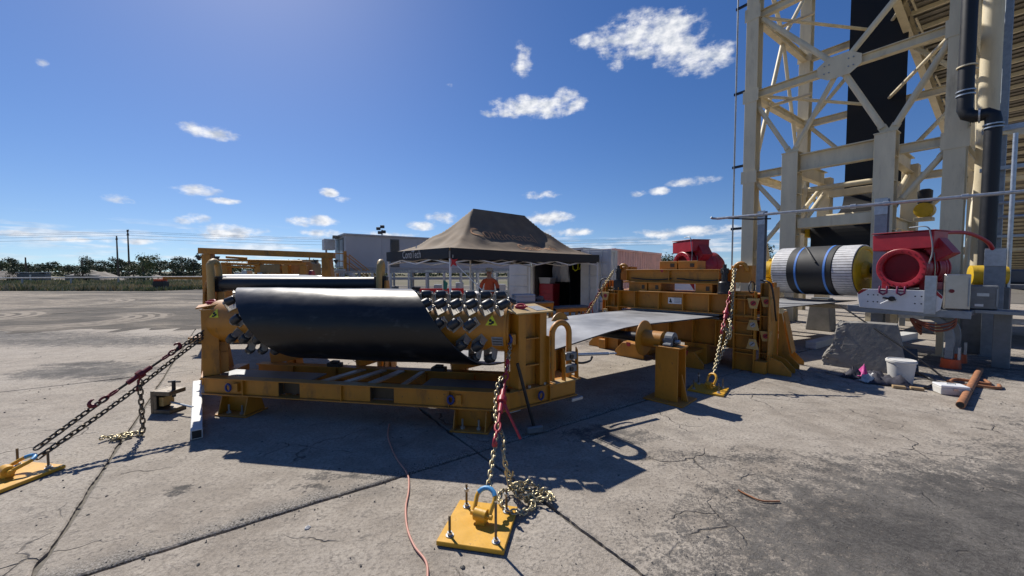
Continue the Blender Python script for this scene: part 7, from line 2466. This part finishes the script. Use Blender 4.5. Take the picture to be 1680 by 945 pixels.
TV = [tree_meshes(11, 5.6, 2.4, 1700, 'leaf_dark'), tree_meshes(12, 5.0, 2.7, 1700, 'leaf_dark'), tree_meshes(13, 4.6, 2.2, 1200, 'leaf_mid'), tree_meshes(14, 6.2, 2.3, 1200, 'leaf_dark')]
rt = random.Random(5)
def tree(label, x, y, v, sc, rz, group=None, name='tree'):
    o = thing(name, label, 'tree' if name == 'tree' else 'bush', (x, y, 0), rz, group)
    put('trunk', TV[v][0], o); put('crown', TV[v][1], o)
    o.scale = (sc, sc, sc * rt.uniform(.85, 1.1))
    return o
ORD = ['leftmost', 'second', 'third', 'fourth', 'fifth', 'sixth', 'seventh', 'eighth', 'ninth', 'tenth', 'eleventh', 'twelfth', 'thirteenth', 'fourteenth', 'fifteenth', 'sixteenth', 'seventeenth', 'eighteenth', 'nineteenth', 'twentieth']
pxs = [2, 22, 48, 66, 80, 112, 142, 160, 176, 196, 206, 222, 238, 262, 284, 302, 318, 342, 372, 400]
for k, px in enumerate(pxs):
    Y = rt.uniform(98, 118)
    tree(ORD[k] + ' dark tree of the distant tree line' + (' counting from the left' if k else ' at the left edge'), (px - 840) / 640 * Y, Y, rt.randrange(4), rt.uniform(.85, 1.22), rt.random() * 6, 'distant tree line')
# the wood behind, one mass
wm = MB()
for k in range(95):
    px = -60 + 1010 * k / 94
    Y = rt.uniform(135, 165)
    x0 = (px - 840) / 640 * Y
    sc = rt.uniform(.75, 1.05)
    src = TV[rt.randrange(4)][1]
    ca, sa = math.cos(k), math.sin(k)
    for p in src.polygons:
        if p.index % 3 == 0:
            vs_ = []
            for vi in p.vertices:
                c = src.vertices[vi].co
                vs_.append((x0 + (c.x * ca - c.y * sa) * sc * 1.5, Y + (c.x * sa + c.y * ca) * sc * 1.5, (c.z * 1.15 - .9) * sc))
            cc = sum((Vector(q) for q in vs_), Vector()) / 4
            wm.add([cc + (Vector(q) - cc) * 1.6 for q in vs_], [(0, 1, 2, 3)])
me = bpy.data.meshes.new('distant_wood')
me.from_pydata(wm.v, [], wm.f)
me.materials.append(M['leaf_mid'])
o = bpy.data.objects.new('distant_wood', me); COL.objects.link(o)
o['kind'] = 'stuff'; o['label'] = 'far-off wood behind the tree line'; o['category'] = 'wood'
tree('rounded bush standing alone right of the power poles', -58.5, 62, 2, .95, 1, name='bush')
tree('rounded bush in the scrub right below the tall power pole', -62.0, 64, 2, .80, 2, name='bush')
tree('small dark bush in the scrub beside the grey mound', -66.0, 60, 0, .55, 3, name='bush')
tree('small dark bush at the far left of the scrub', -76.0, 60, 1, .50, 4, name='bush')
tree('dark tree seen past the left leg of the tower', 37.5, 60, 0, 1.05, 2)
tree('dark tree low behind the pink container', 25.0, 62, 1, 1.0, 3)
# scrub and dry grass
mb = MB()
rg_ = random.Random(3)
for k in range(22000):
    Y = 32 + 34 * rg_.random() ** 1.5
    px = rg_.uniform(-60, 560)
    x = (px - 840) / 640 * Y
    edge_ = 33 + 1.5 * mnoise.noise(Vector((x * .15, 0, 0))) + max(0, (px - 250) * .035)
    if Y < edge_:
        continue
    h = rg_.uniform(.08, .42) * (1 + 1.6 * max(0, mnoise.noise(Vector((x * .25, Y * .25, 4)))))
    w = rg_.uniform(.06, .16)
    for q in range(2):
        a = rg_.random() * 6.283
        dx, dy = math.cos(a) * w, math.sin(a) * w
        lx, ly = rg_.uniform(-.15, .15), rg_.uniform(-.15, .15)
        gm = mnoise.noise(Vector((x * .16, Y * .16, 9)))
        mi = 0 if rg_.random() < .45 - gm else (1 if rg_.random() < .65 else 2)
        mb.add([(x - dx, Y - dy, 0), (x + dx, Y + dy, 0), (x + lx, Y + ly, h)], [(0, 1, 2)], mi)
me = bpy.data.meshes.new('dry_grass')
me.from_pydata(mb.v, [], mb.f)
for q in ('dry_grass', 'leaf_pale', 'leaf_mid'):
    me.materials.append(M[q])
me.polygons.foreach_set('material_index', mb.m)
o = bpy.data.objects.new('dry_grass', me); COL.objects.link(o)
o['kind'] = 'stuff'; o['label'] = 'dry grass and scrub beyond the dirt yard'; o['category'] = 'grass'
# mounds
def mound(label, x, y, w, d, h, seed):
    mb = MB()
    rows = []
    for i in range(25):
        row = []
        for j in range(17):
            u, v = i / 12 - 1, j / 8 - 1
            r_ = math.sqrt(u * u + v * v)
            z = h * max(0, 1 - r_ ** 1.4) * (1 + .5 * mnoise.noise(Vector((u * 2.5 + seed, v * 2.5, seed))) + .25 * mnoise.noise(Vector((u * 8 + seed, v * 8, seed)))) - .02
            row.append(V(u * w, v * d, z))
        rows.append(row)
    o = mb.grid(rows).obj('spoil_mound', 'stockpile', smooth=60)
    o.location = (x, y, 0)
    return tag(o, label, 'mound')
mound('pale grey spoil mound left of the power poles', -77.5, 72, 5.0, 4, 2.0, 1)
mound('low spoil mound at the foot of the power poles', -66, 70, 6, 3, 1.2, 4)
mound('long low bank at the far left edge', -104, 80, 12, 4, 1.6, 8)
for k, (x, y, w, h) in enumerate(((-74, 60, 3.0, 1.25), (-66.5, 60, 3.3, .9))):
    o = thing('dark_shed', ('dark low shed with pale post' if k == 0 else 'dark low tarpaulin stack right of the shed') + ' in the scrub', 'shed', (x, y, 0), R(25))
    MB().prism([(-w / 2, 0, 0), (w / 2, 0, 0), (w / 2, 0, h), (w * .2, 0, h * 1.15), (-w / 2, 0, h * 1.1)], (0, 1.6, 0)).obj('body', 'panel_dark', o, bevel=.05)
    MB().box(-.1, .1, -.12, -.01, 0, h * .95).obj('post', 'white_old', o)
    MB().box(-w / 2 - .1, w / 2 + .1, -.1, 1.7, h * 1.16, h * 1.24).obj('roof', 'galv_dull', o)
pf = thing('pipe_fence', 'long pale pipe rail crossing the scrub at left', 'rail', (-62, 44, 0), R(6))
MB().cyl((0, 0, .9), (26, 0, 1.05), .07, 8).obj('pipe', 'white_old', pf, smooth=40)
for k in range(6):
    MB().box(1 + 5 * k - .06, 1 + 5 * k + .06, -.06, .06, 0, .9).obj('support', 'galv_dull', pf)
for k, lab in enumerate(('leftmost rusty steel rack at the edge of the far yard', 'second rusty steel rack from the left at the far yard edge', 'third steel rack from the left at the far yard edge', 'rightmost steel rack behind the ochre boom')):
    x = -25.5 + 2.2 * k
    o = thing('steel_rack', lab, 'rack', (x, 40 + rt.uniform(-2, 2), 0), rt.uniform(-.3, .3), 'far steel racks')
    m_ = ('rust', 'ochre_dusty', 'timber_grey', 'rust')[k]
    h = rt.uniform(1.2, 2.4)
    MB().box(-.9, .9, -.4, .4, .1, .2).box(-.9, .9, -.4, .4, h * .5, h * .5 + .1).box(-.9, .9, -.4, .4, h - .1, h).obj('shelf', m_, o)
    for q in range(5):
        MB().box(-.8 + .35 * q, -.55 + .35 * q, -.3, .3, .201 if q % 2 else h * .5 + .101, (.2 if q % 2 else h * .5 + .1) + rt.uniform(.2, .5)).obj('stored_part', rt.choice(('rust', 'white_old', 'panel_dark', 'ochre')), o)
    for sx in (-.85, .85):
        for sy in (-.35, .35):
            MB().box(sx - .05, sx + .05, sy - .05, sy + .05, 0, h).obj('upright', m_, o)
